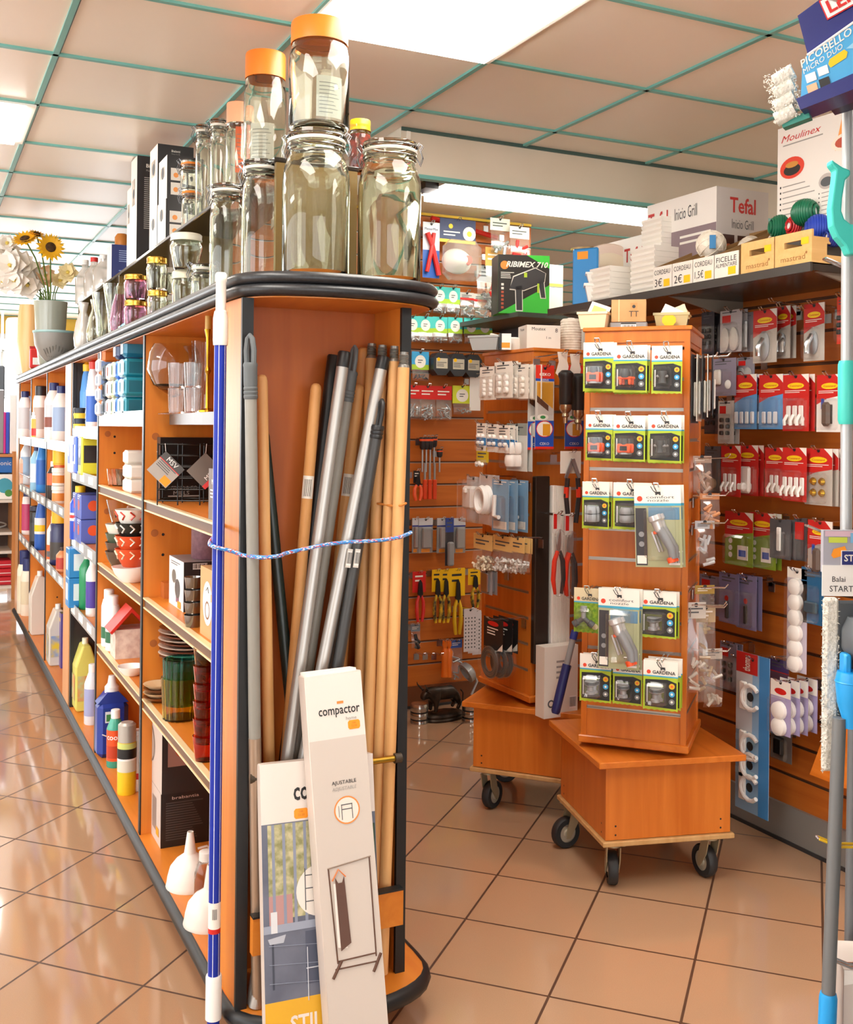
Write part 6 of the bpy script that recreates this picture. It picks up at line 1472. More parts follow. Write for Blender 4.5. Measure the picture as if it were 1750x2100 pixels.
G().lathe([(0, -.11), (.014, -.112), (.015, -.20), (.0145, -.262), (.011, -.27), (0, -.27)], mat('#1f2c66', .4), 16).obj('grip', t)
# ================================================================== slatted display walls
def slatwall(label, p0, rz, w, z0, z1, woodm, pitch=.1, insert=GROOVE, top=None, skirt=None):
    t = thing('slatwall', label, 'display wall', (p0[0], p0[1], 0), rz)
    g = G(); zz = z0; g.box(0, w, .004, .022, z0, z1, mat('#5a2f12', .6)); g.obj('backing_board', t)
    g = G(); h = G()
    while zz < z1 - .01:
        ze = min(zz + pitch - .01, z1); g.box(0, w, -.0, .0045, zz, ze, woodm)
        if ze < z1 - .01: h.box(0, w, .0005, .004, ze, ze + .003, insert)
        zz += pitch
    b = g.obj('slat_boards', t); h.obj('slat_inserts', b)
    if top: G().box(0, w, -.004, .024, z1, z1 + .012, top).obj('top_strip', t)
    if skirt: G().box(0, w, -.012, .02, 0, skirt[0], skirt[1]).box(0, w, -.016, -.004, 0, .012, DARK).obj('kick_plate', t)
    return t
BWY = 4.47
WCH = wood('#c9702a', '#b35d1c', .34, 5, 'X')
slatwall('tall orange slatted wall of tools and packets at the back of the aisle', (1.2, BWY), 0, 1.52, .10, 2.30, WCH, .105, top=mat('#e8c23a', .4), skirt=(.1, mat('#6b3a18', .5)))
slatwall('orange slatted wall of hook packets with a grey skirting along the side aisle', (XW, 3.55), rad(-90), 2.1, .12, 1.76, wood('#bf6a26', '#a9571a', .34, 5, 'X'), .1, insert=mat('#3a2a1e', .5), skirt=(.12, mat('#8c8a86', .4, .3)))
FB = Face((2, BWY, 0), 0, 'the back wall'); FR = Face((XW, 2.5, 0), rad(-90), 'the side wall')
TQ = mat('#4cc3bd', .45); GNW = mat('#a8cc3a', .45); SILV = mat('#a9abad', .35, .5)
def gw(m1=None, hd2=None, bits=SILV): return lambda w, h, l: bag(w, h, l, m1 or TQ, bits, .62, bits=bits, logo=True, hd2=hd2 or GNW, bitn=9, bitr=.003, bitl=.016, group='small hardware bags on the back wall')
def rowB(v0, v1, us, mk, lab, dep=1, off=.08):
    for i, (a, b) in enumerate(us): FB.hang(mk(i) if mk.__code__.co_argcount == 1 else mk, a, b, v0 + (i % 2), v1 + (i % 2), lab(i), dep, off=off, behind=lab(i).replace(', ', ' of the ', 1) if False else lab(i), gap=.025, hl='wire hook for the ' + lab(i))
FB.hang(lambda w, h, l: board(w, h, l, mat('#dfe3ea', .4), lambda g, w, h, y: (g.rect(-w / 2, w / 2, -h, -h * .5, y, mat('#2a5cb0', .4)), g.text('MesserMax', 0, -h * .12, h * .05, y - .0005, mat('#2a3a6a', .5), w=w * .8)), prod=lambda g, w, h: (g.tube([(-w * .3, -.012, -h * .2), (0, -.012, -h * .42), (w * .42, -.012, -h * .95)], .012, RED, 8), g.tube([(w * .1, -.012, -h * .2), (0, -.014, -h * .42), (-w * .3, -.012, -h * .9)], .010, RED, 8)), film_=False), 868, 902, 456, 570, 'blue and white card with long red pliers at the top of the back wall', 0, off=.12, hl='wire hook for the long red pliers')
def mask(w, h, label):
    t = thing('dust_mask_packet', label, 'packet')
    g = G().box(-w / 2, w / 2, -.0008, .0008, -h * .34, 0, mat('#2b355f', .45)); y = -.0013
    g.rect(-w / 2, w / 2, -h * .38, -h * .33, y, YELLOW); g.disc(w * .32, -h * .22, w * .18, y - .0004, CARDW, 18); g.disc(w * .32, -h * .22, w * .07, y - .0007, YELLOW, 12); g.disc(-w * .2, -h * .12, w * .06, y - .0004, YELLOW, 12); g.lines(-w * .4, w * .08, -h * .3, -h * .2, y - .0004, CARDW, 2); g.obj('header_card', t)
    g = G(); T = Matrix.Translation((-.01, -.005, -h * .68)) @ Matrix.Rotation(pi / 2, 4, 'X')
    g.lathe([(w * .40, 0), (w * .41, .006), (w * .34, .03), (w * .2, .06), (w * .08, .075), (0, .078)], WHP2, 24, T=T, sy=.78); g.obj('mask_shell', t)
    G().lathe([(0, .062), (w * .11, .060), (w * .12, .052), (w * .13, .04)], mat('#e2574a', .45), 18, T=T @ Matrix.Translation((w * .16, 0, .006))).obj('filter_valve', t)
    G().box(-w / 2, w / 2, -.09, .0, -h, -h * .36, FILMB, c=.03).obj('bag_film', t)
    return t
FB.hang(mask, 903, 976, 450, 578, 'white dust mask with a red valve in a clear bag under a navy header', 0, off=.12, hl='wire hook for the dust mask')
for i, (a, b, v0, v1, c, lab) in enumerate(((978, 1012, 545, 640, '#b8bcc0', 'clear bag of mixed nozzles hanging low beside the mask'), (996, 1036, 508, 618, '#d8a04a', 'clear bag with orange and white card and red grips'), (1006, 1046, 448, 520, '#f1eee8', 'crumpled clear bag with white bow shaped tag at the top'), (1046, 1086, 465, 535, '#e8e2dc', 'clear bag with red fitting at the top end of the back wall'))):
    FB.hang(lambda w, h, l, c=c, i=i: bag(w, h, l, mat(c, .5), RED if i in (1, 3) else SILV, .35, bits=RED if i in (1, 3) else SILV, bitn=5, bitr=.008, bitl=.05), a, b, v0, v1, lab, 0, off=.08 + .03 * i, hl=('wire hook for the ' + lab).replace(' at the top end of the back wall', ''))
tag(G().tube([(0, 0, 0), (.35, 0, -.06)], .012, RED, 8).obj('red_rod'), 'long red rod lying along the top of the back wall', 'rod', None, tuple(FB.on(885, 447, .05)))
S6 = ['first', 'second', 'third', 'fourth', 'fifth', 'sixth', 'seventh']
for i, (a, b) in enumerate(((864, 886), (888, 918), (916, 944))): FB.hang(gw(), a, b, 586 + 2 * i, 640 + 2 * i, 'turquoise and green headed bag, %s in the second row of the back wall' % S6[i], 1, off=.08, behind='turquoise and green bag of the second row, %s' % S6[i], hl='wire hook, %s of the turquoise bags in the second row' % S6[i])
for i, (a, b) in enumerate(((944, 972), (972, 1004))): FB.hang(lambda w, h, l: bag(w, h, l, mat('#c9c4c0', .4), SILV, .3, bits=SILV, hd2=RED, bitn=9, bitr=.004, bitl=.02, group='red striped bags'), a, b, 600 + 3 * i, 650 + 5 * i, 'clear bag with red striped header, %s in the second row' % S6[i], 1, off=.08, behind='clear bag with red striped header, %s' % S6[i], hl='wire hook, %s of the red striped bags' % S6[i])
FB.hang(lambda w, h, l: bag(w, h, l, INKB, RED, .6, bits=RED, bitn=4, bitr=.006), 1004, 1034, 612, 660, 'black headed packet with red pieces beside the drill box', 0, off=.08, hl='wire hook for the black headed packet')
for i, a in enumerate((832, 858, 888, 919, 952, 980)): FB.hang(gw(), a, a + 30, 648 + i, 701 + i, 'turquoise and green headed bag, %s in the third row of the back wall' % S6[i], 1, off=.08, behind='turquoise and green bag of the third row, %s' % S6[i], hl='wire hook, %s of the turquoise bags in the third row' % S6[i])
FB.hang(gw(mat('#3f9fd0', .45), None, GRD), 845, 880, 721, 781, 'blue and green headed bag of dark nails', 1, off=.08, hl='wire hook for the bag of dark nails')
def octb(w, h, l):
    t = thing('screw_box', l, 'box', group='black screw boxes'); c = .25
    p = [(-w * .5, -h * c), (-w * c, 0), (w * c, 0), (w * .5, -h * c), (w * .5, -h * (1 - c)), (w * c, -h), (-w * c, -h), (-w * .5, -h * (1 - c))]
    G().prism(p[::-1], -.035, 0, mat('#33363a', .35)).obj('case', t)
    G().rect(-w * .34, w * .34, -h * .7, -h * .25, -.0355, mat('#c9c2ae', .5)).disc(-w * .2, -h * .3, w * .1, -.036, YELLOW, 10).lines(-w * .3, w * .3, -h * .65, -h * .42, -.036, DGREY, 3).obj('paper_label', t)
    return t
for i, a in enumerate((883, 917, 948)): FB.hang(octb, a, a + 34, 724 + 2 * i, 770 + 2 * i, 'black eight sided screw box, %s in the fourth row' % S6[i], 1, off=.08, gap=.04, behind='black eight sided screw box, %s' % S6[i], hl='wire hook, %s of the screw boxes' % S6[i])
for i, a in enumerate((832, 861, 894)): FB.hang(lambda w, h, l: bag(w, h, l, RED, SILV, .4, bits=SILV, bitn=16, bitr=.003, bitl=.03, group='red headed bags of plugs'), a, a + 33, 790 + i, 860 + i, 'red headed bag of grey plugs, %s in the fifth row' % S6[i], 1, off=.08, behind='red headed bag of grey plugs, %s' % S6[i], hl='wire hook, %s of the red headed bags' % S6[i])
FB.hang(gw(mat('#d3dd3a', .45), mat('#d3dd3a', .45)), 929, 968, 791, 850, 'lime headed bag of grey screws in the fifth row', 1, off=.08, hl='wire hook for the lime headed bag')
FB.hang(lambda w, h, l: board(w, h, l, WHP2, p_none, film_=False), 964, 986, 770, 842, 'plain white packet seen side on at the end of the fifth row', 0, off=.09, hl='wire hook for the plain white packet')
# hanging tools
def driver(w, h, l):
    t = thing('screwdriver', l, 'screwdriver', group='orange and black screwdrivers')
    G().lathe([(.0, 0), (.013, -.002), (.015, -h * .1), (.013, -h * .3), (.008, -h * .36), (0, -h * .37)], mat('#26262a', .4), 12).obj('grip', t)
    G().lathe([(.0155, -h * .06), (.0155, -h * .12)], mat('#ee5a2a', .4), 12).obj('grip_band', t)
    G().lathe([(.004, -h * .36), (.004, -h), (0, -h)], SILV, 8).obj('blade', t)
    return t
for i, a in enumerate((862, 870, 878, 886)): FB.hang(driver, a, a + 10, 896, 968 if i < 3 else 955, 'black screwdriver with orange band, %s in the tool row' % S6[i], 0, off=.05, hl='hook of the tool row for screwdriver, the %s' % S6[i])
FB.hang(driver, 896, 908, 921, 968, 'stubby orange topped screwdriver hanging apart from the others', 0, off=.05, hl='hook for the stubby screwdriver')
def pliers(c1, c2):
    def f(w, h, l):
        t = thing('pliers', l, 'pliers')
        G().box(-w * .48, w * .48, -.0008, .0008, -h * .42, 0, c2).lines(-w * .3, w * .3, -h * .25, -h * .08, -.0012, DARK if c2 is YELLOW else CARDW, 2).obj('backing_card', t)
        G().prism([(-.012, -h * .45), (-.008, -h * .22), (0, -h * .16), (.008, -h * .22), (.012, -h * .45), (0, -h * .52)], -.02, -.008, mat('#2a2a2c', .35, .5)).obj('jaw', t)
        g = G()
        for s in (-1, 1): g.tube([(s * .004, -.014, -h * .46), (s * .016, -.014, -h * .6), (s * .017, -.014, -h * .8), (s * .010, -.014, -h)], [.006, .008, .009, .007], c1, 8)
        g.obj('grip', t)
        return t
    return f
YB = noisy('#e0b818', '#26241c', 40, .45)
for (a, b, v0, v1, c1, c2, lab) in ((846, 874, 1172, 1274, RED, RED, 'red gripped pliers on a red card'), (886, 906, 1168, 1276, YB, YELLOW, 'black and yellow gripped pliers, nearer the red ones'), (905, 921, 1168, 1276, YB, YELLOW, 'black and yellow gripped pliers, tucked beside its twin'), (920, 955, 1166, 1300, mat('#e6c01e', .4), YELLOW, 'large yellow gripped pliers on a yellow card'), (960, 986, 1166, 1245, YB, YELLOW, 'yellow and black pliers partly hidden by the second tower'), (848, 862, 1010, 1026, mat('#ee5a2a', .4), INKB, 'small orange gripped cutter under the screwdrivers')):
    FB.hang(pliers(c1, c2), a, b, v0 if v0 != 1010 else 965, v1, lab, 0 if c1 is RED else 1 if v1 == 1300 else 0, off=.08, hl='wire hook for the ' + lab, behind=lab + ' again')
for i, a in enumerate((866, 876, 886)): FB.hang(lambda w, h, l: (lambda t: (G().box(-w * .4, w * .4, -.016, 0, -h, -h * .45, mat('#d6431f', .4), c=.003).obj('grip', t), G().box(-.004, .004, -.01, -.004, -h * .45, 0, SILV).obj('blade', t), t)[-1])(thing('chisel', l, 'chisel', group='red gripped chisels')), a, a + 9, 950, 1024, 'red gripped chisel, %s below the screwdrivers' % S6[i], 0, off=.06, hook=False)
for i, (a, b) in enumerate(((846, 858), (859, 888), (897, 917), (930, 955))): FB.hang(lambda w, h, l: board(w, h, l, mat('#9a9a98', .4), lambda g, w, h, y: (g.rect(-w / 2, w / 2, -h * .2, 0, y, mat('#c9ccd0', .4)), g.rect(-w / 2, w / 2, -h * .24, -h * .2, y, mat('#2a3a8a', .4)), g.poly([(-w * .3, -h * .98), (w * .3, -h * .98), (w * .3, -h * .88), (-w * .3, -h * .88)], y - .0004, TAG)), group='silver brush blisters', prod=lambda g, w, h: g.box(-w * .32, w * .32, -.02, -.003, -h * .85, -h * .25, SILV, c=.004), d=.026), a, b, 1063, 1134, 'silver blister with navy stripe, %s in the row above the pliers' % S6[i], 1, off=.07, behind='silver blister with navy stripe, %s' % S6[i], hl='wire hook, %s of the silver blisters' % S6[i])
FB.hang(lambda w, h, l: board(w, h, l, mat('#3a3a40', .4), p_label(mat('#2f4a9a', .4), None, -.3), film_=False, prod=lambda g, w, h: g.box(-w * .35, w * .35, -.025, -.002, -h, -h * .5, GREY, c=.006)), 914, 931, 1062, 1160, 'dark knife card with grey handle between the silver blisters', 0, off=.09, hl='wire hook for the dark knife card')
FB.hang(lambda w, h, l: bag(w, h, l, mat('#7a8490', .4), mat('#26262a', .4), .3, bits=mat('#26262a', .4), bitn=6, bitr=.008, bitl=.03), 843, 862, 1280, 1330, 'clear bag with dark wheels at the post edge', 0, off=.06, hl='wire hook for the bag with dark wheels')
for i, a in enumerate((848, 866, 884)): display_hook(FB.on(a + 6, 1338, 0), 0, 'empty wire hook low on the back wall, %s' % S6[i], .09, 'empty hooks on the back wall')
for i, a in enumerate((904, 913)): FB.hang(lambda w, h, l: (lambda t: (G().lathe([(0, 0), (.012, -.004), (.013, -h * .15), (.008, -h * .22), (.018, -h * .32), (.015, -h * .6), (.017, -h), (0, -h)], ORANGE, 14).obj('body', t), t)[-1])(thing('orange_tool', l, 'tool', group='orange moulded tools')), a, a + 18, 1312, 1388, 'orange moulded tool, %s of two low on the back wall' % S6[i], 0, off=.06, hl='wire hook for the orange moulded tool, %s' % S6[i])
FB.hang(lambda w, h, l: bag(w, h, l, mat('#3f64b8', .4), SILV, .2, bits=SILV, bitn=8, bitr=.004, bitl=.03), 925, 948, 1312, 1395, 'clear bag with blue header and orange sticker low on the back wall', 0, off=.07, hl='wire hook for the clear bag with blue header')
def chainp(w, h, l):
    def pr(g, w, h, y):
        for i in range(4):
            for j in range(9): g.disc(-w * .36 + w * .24 * i, -h * (.22 + .085 * j), .004, y, DGREY, 8)
    return board(w, h, l, mat('#d3cdd0', .45), pr, group='white perforated strips', film_=False)
for i, a in enumerate((952, 961, 970)): FB.hang(chainp, a, a + 26, 1248 + 4 * i, 1336 + 3 * i, 'white perforated strip, %s beside the second tower' % S6[i], 0, off=.16 - .04 * i, hl='wire hook for the white perforated strips, %s' % S6[i])
# floor: door stops and the bronze bull
def doorstop(u, v, label):
    p = at(u, v, Z=0); g = G(); r = .04
    g.lathe([(0, 0), (r, 0), (r, .012), (r * .97, .014), (r * .97, .022), (r, .024), (r, .044), (r * .97, .046), (r * .97, .054), (r, .056), (r, .076), (r * .9, .085), (0, .087)], mat('#b9b6b0', .22, .9), 28)
    for z in (.018, .05): g.lathe([(r * .985, z - .003), (r * .985, z + .003)], BLACK, 28)
    tag(g.obj('door_stop'), label, 'door stop', None, tuple(p))
doorstop(860, 1482, 'steel cylinder door stop with black rings beside the bronze bull')
doorstop(966, 1478, 'steel cylinder door stop half hidden by the second tower')
BRZ = noisy('#3d3026', '#241c16', 25, .35); nt(BRZ)[3].inputs['Metallic'].default_value = .6
p = at(912, 1478, Z=0)
BULL = t = thing('bull_statue', 'dark bronze bull statue with horns on an oval base, on the floor', 'statue', (p.x + .01, p.y + .03, 0), rad(8)); t.scale = (.62, .62, .62)
G().lathe([(0, 0), (.17, 0), (.175, .012), (.16, .022), (.165, .035), (.15, .05), (.1, .06), (0, .062)], BRZ, 32, sy=.55).obj('base', t)
def skin(name, parent, verts, edges, radii, m, sub=2):
    me = bpy.data.meshes.new(name); me.from_pydata(verts, edges, []); o = bpy.data.objects.new(name, me); COL.objects.link(o); o.parent = parent
    me.materials.append(m)
    sk = o.modifiers.new('skin', 'SKIN'); sk.use_smooth_shade = True
    for i, r in enumerate(radii): me.skin_vertices[0].data[i].radius = (r if isinstance(r, tuple) else (r, r))
    me.skin_vertices[0].data[0].use_root = True
    sb = o.modifiers.new('sub', 'SUBSURF'); sb.levels = sb.render_levels = sub
    return o
V = [(.0, 0, .185), (-.07, 0, .195), (.07, 0, .19), (-.12, 0, .205), (-.165, 0, .20), (-.2, -.01, .165), (.115, 0, .18)]
E_ = [(0, 1), (0, 2), (1, 3), (3, 4), (4, 5), (2, 6)]
Rr = [.058, .062, .056, .05, .036, .024, .045]
for x, y, zs in ((-.09, -.035, 1), (-.09, .035, 1), (.1, -.035, -1), (.1, .035, -1)):
    b0 = len(V); V += [(x, y, .14), (x + (.0 if zs > 0 else .018), y, .10), (x - .004, y, .066)]; Rr += [.026, .015, .014]; E_ += [(1 if zs > 0 else 6, b0), (b0, b0 + 1), (b0 + 1, b0 + 2)]
skin('body', t, V, E_, Rr, BRZ)
for s in (-1, 1): G().tube([(-.165, s * .02, .225), (-.172, s * .05, .24), (-.19, s * .06, .262), (-.20, s * .052, .282)], [.008, .007, .005, .002], BRZ, 8).obj('horn', t); G().tube([(-.155, s * .03, .218), (-.15, s * .06, .212)], [.008, .004], BRZ, 8).obj('ear', t)
G().tube([(.15, 0, .195), (.172, 0, .17), (.175, .006, .11), (.178, .006, .09)], [.006, .005, .004, .008], BRZ, 8).obj('tail', t)
FB.hang(lambda w, h, l: (lambda t: (G().lathe([(.03, 0), (.045, -.01), (.05, -h * .3), (.035, -h * .34), (.03, 0)], SILV, 20, T=Matrix.Rotation(rad(60), 4, 'Y')).obj('lamp_shade', t), G().tube([(0, 0, 0), (.03, 0, -h * .5), (0, 0, -h)], .006, SILV, 8).obj('arm', t), t)[-1])(thing('clamp_lamp', l, 'lamp')), 955, 980, 1372, 1425, 'silver clamp lamp behind the corner of the second tower', 0, off=.1, hook=False)
# ------------------------------------------------------------------ side wall packets
CRED = mat('#c62a26', .4); CYEL = mat('#f0cb1e', .45); CBLU = mat('#5f9fd6', .45); CGRN = mat('#7f9a2a', .5); GCARD = mat('#b9b2a8', .45)
def command(low, prod, n=3):
    def f(w, h, l):
        def pr(g, w, h, y):
            g.rect(-w / 2, w / 2, -h * .36, 0, y, CRED); g.poly([(-w / 2, -h * .36), (w / 2, -h * .36), (w / 2, -h * .30), (0, -h * .44), (-w / 2, -h * .5)][::-1] if False else [(-w / 2, -h * .52), (-w * .1, -h * .42), (w / 2, -h * .36), (-w / 2, -h * .36)], y - .0003, CRED)
            g.disc(0, -h * .20, w * .32, y - .0006, CYEL, 20, rz=h * .055); g.text('Command', 0, -h * .20, h * .035, y - .0009, CRED, w=w * .46, bold=.01); g.lines(-w * .42, w * .42, -h * .34, -h * .28, y - .0006, CARDW, 2)
            g.poly([(w * .2, 0), (w * .5, 0), (w * .5, -h * .16), (w * .36, -h * .08)][::-1], y - .0005, CARDW)
        def pd(g, w, h):
            if prod == 'hooks':
                for i in range(n):
                    x = (i - (n - 1) / 2) * w * .24; g.box(x - w * .09, x + w * .09, -.008, -.002, -h * .88, -h * .55, WHP2, c=.003); g.tube([(x, -.01, -h * .72), (x, -.022, -h * .82), (x, -.02, -h * .9)], w * .05, WHP2, 6)
            elif prod == 'clear':
                for i in range(n):
                    x = (i - (n - 1) / 2) * w * .24; g.box(x - w * .08, x + w * .08, -.01, -.002, -h * .9, -h * .68, mat('#dfe6ea', .2), c=.003)
            elif prod == 'metal':
                g.lathe([(0, -.006), (w * .22, -.006), (w * .24, 0), (0, .004)], SILV, 18, T=Matrix.Translation((0, -.006, -h * .68)) @ Matrix.Rotation(pi / 2, 4, 'X'), sy=1.9); g.tube([(0, -.01, -h * .55), (0, -.03, -h * .72), (0, -.028, -h * .88)], .008, CHROME, 8)
            elif prod == 'brass':
                for i in range(4): g.lathe([(0, 0), (.011, 0), (.012, .004), (.006, .012), (0, .013)], mat('#caa22e', .25, .9), 12, T=Matrix.Translation(((i % 2 - .5) * w * .32, -.002, -h * (.58 + .2 * (i // 2)))) @ Matrix.Rotation(pi / 2, 4, 'X'))
            elif prod == 'big': g.box(-w * .24, w * .24, -.016, -.002, -h * .95, -h * .42, WHP2, c=.008); g.box(-w * .16, w * .16, -.034, -.014, -h * .9, -h * .74, WHP2, c=.006)
            elif prod == 'dark': g.box(-w * .2, w * .12, -.02, -.002, -h * .9, -h * .48, mat('#5b4f47', .35), c=.008); g.box(-w * .3, -w * .2, -.004, -.002, -h * .6, -h * .42, BLUE)
            elif prod == 'strips':
                for i in range(3): g.disc(-w * .28, -h * (.55 + .13 * i), w * .07, -.003, CARDW, 12)
                g.box(-w * .02, w * .34, -.004, -.002, -h * .88, -h * .62, CARDW); g.box(w * .04, w * .28, -.0055, -.004, -h * .82, -h * .7, BLUE)
        return board(w, h, l, low, pr, 'adhesive_hook_packet', 'packet', 'red headed hook packets', prod=pd, d=.03, fz=(-.42, -.97))
    return f
L6 = lambda n, r: '%s, %s row of the side wall' % (n, r)
def small(c, pd, logo=None): return lambda w, h, l: board(w, h, l, c, p_label(c, None, -.25) if not logo else (lambda g, w, h, y: (g.rect(-w * .4, 0, -h * .3, -h * .12, y, RED), g.lines(-w * .4, w * .3, -h * .1, -h * .04, y, DGREY, 1))), 'wall_hook_packet', 'packet', prod=pd, d=.028, fz=(-.3, -.96))
def oval2(g, w, h):
    for s in (-1, 1): g.lathe([(0, .0), (w * .2, 0), (w * .2, .006), (0, .008)], mat('#d9d6d0', .25, .4), 20, T=Matrix.Translation((s * w * .2, -.003, -h * .7)) @ Matrix.Rotation(pi / 2, 4, 'X'), sy=1.9)
def six(g, w, h):
    for i in range(6): g.box((i % 2 - .5) * w * .4 - .008, (i % 2 - .5) * w * .4 + .008, -.012, -.002, -h * (.5 + .15 * (i // 2)), -h * (.4 + .15 * (i // 2)), INKB, c=.003)
ITEMS = [
 (1440, 1466, 640, 725, small(mat('#3a3a44', .45), six), 'dark packet of black pegs next to the front tower', 'top', 3, .10),
 (1478, 1522, 636, 722, small(mat('#b9b4b6', .45), oval2, 1), 'grey packet with two oval mirror hooks', 'top', 1, .11),
 (1520, 1546, 641, 722, small(mat('#77737a', .45), lambda g, w, h: g.box(-w * .15, w * .15, -.012, -.002, -h * .9, -h * .2, SILV, c=.004)), 'narrow grey packet with a single bar hook', 'top', 0, .09),
 (1546, 1594, 635, 744, command(GCARD, 'metal'), 'red packet with one big chrome hook', 'top', 0, .11), (1592, 1622, 628, 735, command(GCARD, 'metal'), 'slim red packet with chrome hook', 'top', 1, .07),
 (1650, 1692, 622, 740, command(GCARD, 'metal'), 'red packet with long chrome hook, alone on its peg', 'top', 0, .10), (1718, 1742, 608, 705, small(mat('#d23a22', .45), six), 'orange red packet beside the mop poles', 'top', 0, .10),
 (1460, 1510, 735, 812, small(mat('#8a8496', .45), lambda g, w, h: (g.box(-w * .3, -w * .05, -.014, -.002, -h * .7, -h * .3, OFFW, c=.004), g.lathe([(0, 0), (w * .13, 0), (0, .012)], WHP2, 14, T=Matrix.Translation((w * .2, -.003, -h * .7)) @ Matrix.Rotation(pi / 2, 4, 'X')))), 'violet grey packet with white stoppers', 'second', 0, .12),
 (1512, 1548, 733, 790, small(mat('#8f8a94', .45), oval2, 1), 'small grey packet with two silver ovals', 'second', 0, .08), (1474, 1506, 822, 910, small(mat('#c9c4bc', .45), six, 1), 'pale packet of six black hooks', 'second', 1, .11),
 (1446, 1474, 800, 890, small(mat('#33343e', .45), six), 'dark packet low beside the pale packet of black hooks', 'second', 0, .08),
 (1508, 1553, 768, 880, command(CBLU, 'clear', 4), 'red and sky blue packet with four clear hooks', 'second', 1, .11), (1558, 1607, 768, 880, command(CBLU, 'clear', 3), 'red and sky blue packet with three clear hooks', 'second', 1, .11),
 (1607, 1660, 768, 884, command(CRED, 'hooks', 3), 'all red packet with large white hooks', 'second', 1, .11), (1676, 1730, 768, 886, command(WHP2, 'dark'), 'red and white packet with one dark brown hook', 'second', 1, .11),
 (1480, 1520, 914, 1018, command(CRED, 'hooks', 3), 'all red packet with small white hooks and price sticker', 'third', 0, .13), (1512, 1556, 913, 1016, command(CRED, 'big'), 'all red packet with one large white hook', 'third', 1, .10),
 (1570, 1612, 918, 1020, command(CRED, 'hooks', 2), 'all red packet with two white hooks', 'third', 1, .10), (1606, 1655, 918, 1028, command(CRED, 'hooks', 4), 'all red packet with four white hooks', 'third', 0, .12), (1652, 1708, 920, 1036, command(GCARD, 'brass'), 'red and grey packet with brass coloured hooks', 'third', 3, .10),
 (1446, 1478, 915, 1010, small(mat('#6a7078', .45), lambda g, w, h: g.lathe([(0, 0), (w * .3, 0), (0, .03)], mat('#c8a888', .4), 14, T=Matrix.Translation((0, -.01, -h * .8)) @ Matrix.Rotation(pi / 2, 4, 'X'))), 'smoky clear packet with a peach knob', 'third', 1, .10),
 (1488, 1545, 1050, 1160, command(CGRN, 'strips'), 'red and olive green packet of picture strips', 'fourth', 0, .12), (1538, 1592, 1052, 1166, command(CGRN, 'strips'), 'second red and olive green packet of picture strips', 'fourth', 1, .10),
 (1580, 1622, 1065, 1146, small(mat('#57575a', .45), lambda g, w, h: g.box(-w * .1, w * .1, -.01, -.002, -h * .8, -h * .2, WHP2, c=.003)), 'dark grey packet with a white bar', 'fourth', 2, .11), (1630, 1656, 1062, 1150, small(mat('#4a4a4e', .45), lambda g, w, h: g.box(-w * .3, w * .3, -.008, -.002, -h * .5, -h * .1, CRED)), 'dark grey packet with red stripe', 'fourth', 0, .09),
 (1658, 1708, 1068, 1185, command(GCARD, 'dark'), 'red and grey packet with small black hooks', 'fourth', 0, .10),
 (1436, 1478, 1180, 1260, small(mat('#8f8aa2', .45), six, 1), 'violet packet with white and red label', 'fifth', 0, .10), (1476, 1516, 1176, 1278, small(mat('#7f7aa0', .45), lambda g, w, h: (g.box(-w * .1, w * .05, -.012, -.002, -h * .9, -h * .55, INKB, c=.003), g.disc(-w * .08, -h * .5, w * .1, -.004, RED, 12))), 'violet packet with red and black tool', 'fifth', 0, .11), (1512, 1552, 1180, 1290, small(mat('#7f7aa0', .45), lambda g, w, h: (g.box(-w * .05, w * .1, -.012, -.002, -h * .9, -h * .55, INKB, c=.003), g.disc(0, -h * .48, w * .1, -.004, RED, 12))), 'violet packet with red ring and black tool', 'fifth', 1, .10),
 (1645, 1690, 1165, 1280, small(mat('#1f5f8a', .45), lambda g, w, h: g.box(-w * .3, w * .3, -.012, -.002, -h * .8, -h * .6, mat('#2a4a5a', .4), c=.004)), 'deep blue packet with pale lettering', 'fifth', 0, .10),
 (1478, 1512, 1318, 1415, small(mat('#8a8498', .45), six, 1), 'pale violet packet hanging above the clip rail card', 'sixth', 1, .10),
]
for (u0, u1, v0, v1, mk, nm, rw, dep, off) in ITEMS:
    FR.hang(mk, u0, u1, v0, v1, L6(nm, rw), dep, off=off, behind=nm, gap=.018, hl='wire hook for the %s' % nm)
def knobs(n, m=WHP2):
    def f(g, w, h):
        for i in range(n): g.lathe([(0, .02), (w * .2, .018), (w * .32, .012), (w * .34, 0), (w * .26, -.002)], m, 20, T=Matrix.Translation((0, -.002, -h * (.18 + .74 * i / max(1, n - 1)) if n > 2 else -h * (.55 + .3 * i))) @ Matrix.Rotation(pi / 2, 4, 'X')); 
    return f
FR.hang(lambda w, h, l: board(w, h, l, mat('#c4bccb', .45), lambda g, w, h, y: g.rect(-w / 2, w / 2, -h * .1, 0, y, CARDW), prod=knobs(6), d=.03, fz=(-.1, -.98)), 1616, 1656, 1165, 1378, 'long violet strip of white round knob hooks', 0, off=.10, hl='wire hook for the strip of knob hooks')
FR.hang(lambda w, h, l: board(w, h, l, mat('#a79cc4', .45), lambda g, w, h, y: (g.rect(-w / 2, w / 2, -h * .3, 0, y, CARDW), g.disc(0, -h * .2, w * .3, y - .0004, RED, 14, rz=h * .06)), group='twin knob packets', prod=knobs(2), d=.03, fz=(-.3, -.98)), 1582, 1622, 1396, 1506, 'violet packet with two round white knobs, foremost of its peg', 3, off=.16, gap=.035, behind='violet packet with two round white knobs', hl='wire hook for the twin knob packets', jit=.002)
FR.hang(lambda w, h, l: board(w, h, l, mat('#6a4a5a', .45), p_label(mat('#4a3a6a', .45), CRED, -.5), film_=False), 1578, 1618, 1352, 1402, 'dark violet card with red corner above the twin knob packets', 0, off=.06, hl='wire hook for the dark violet card')
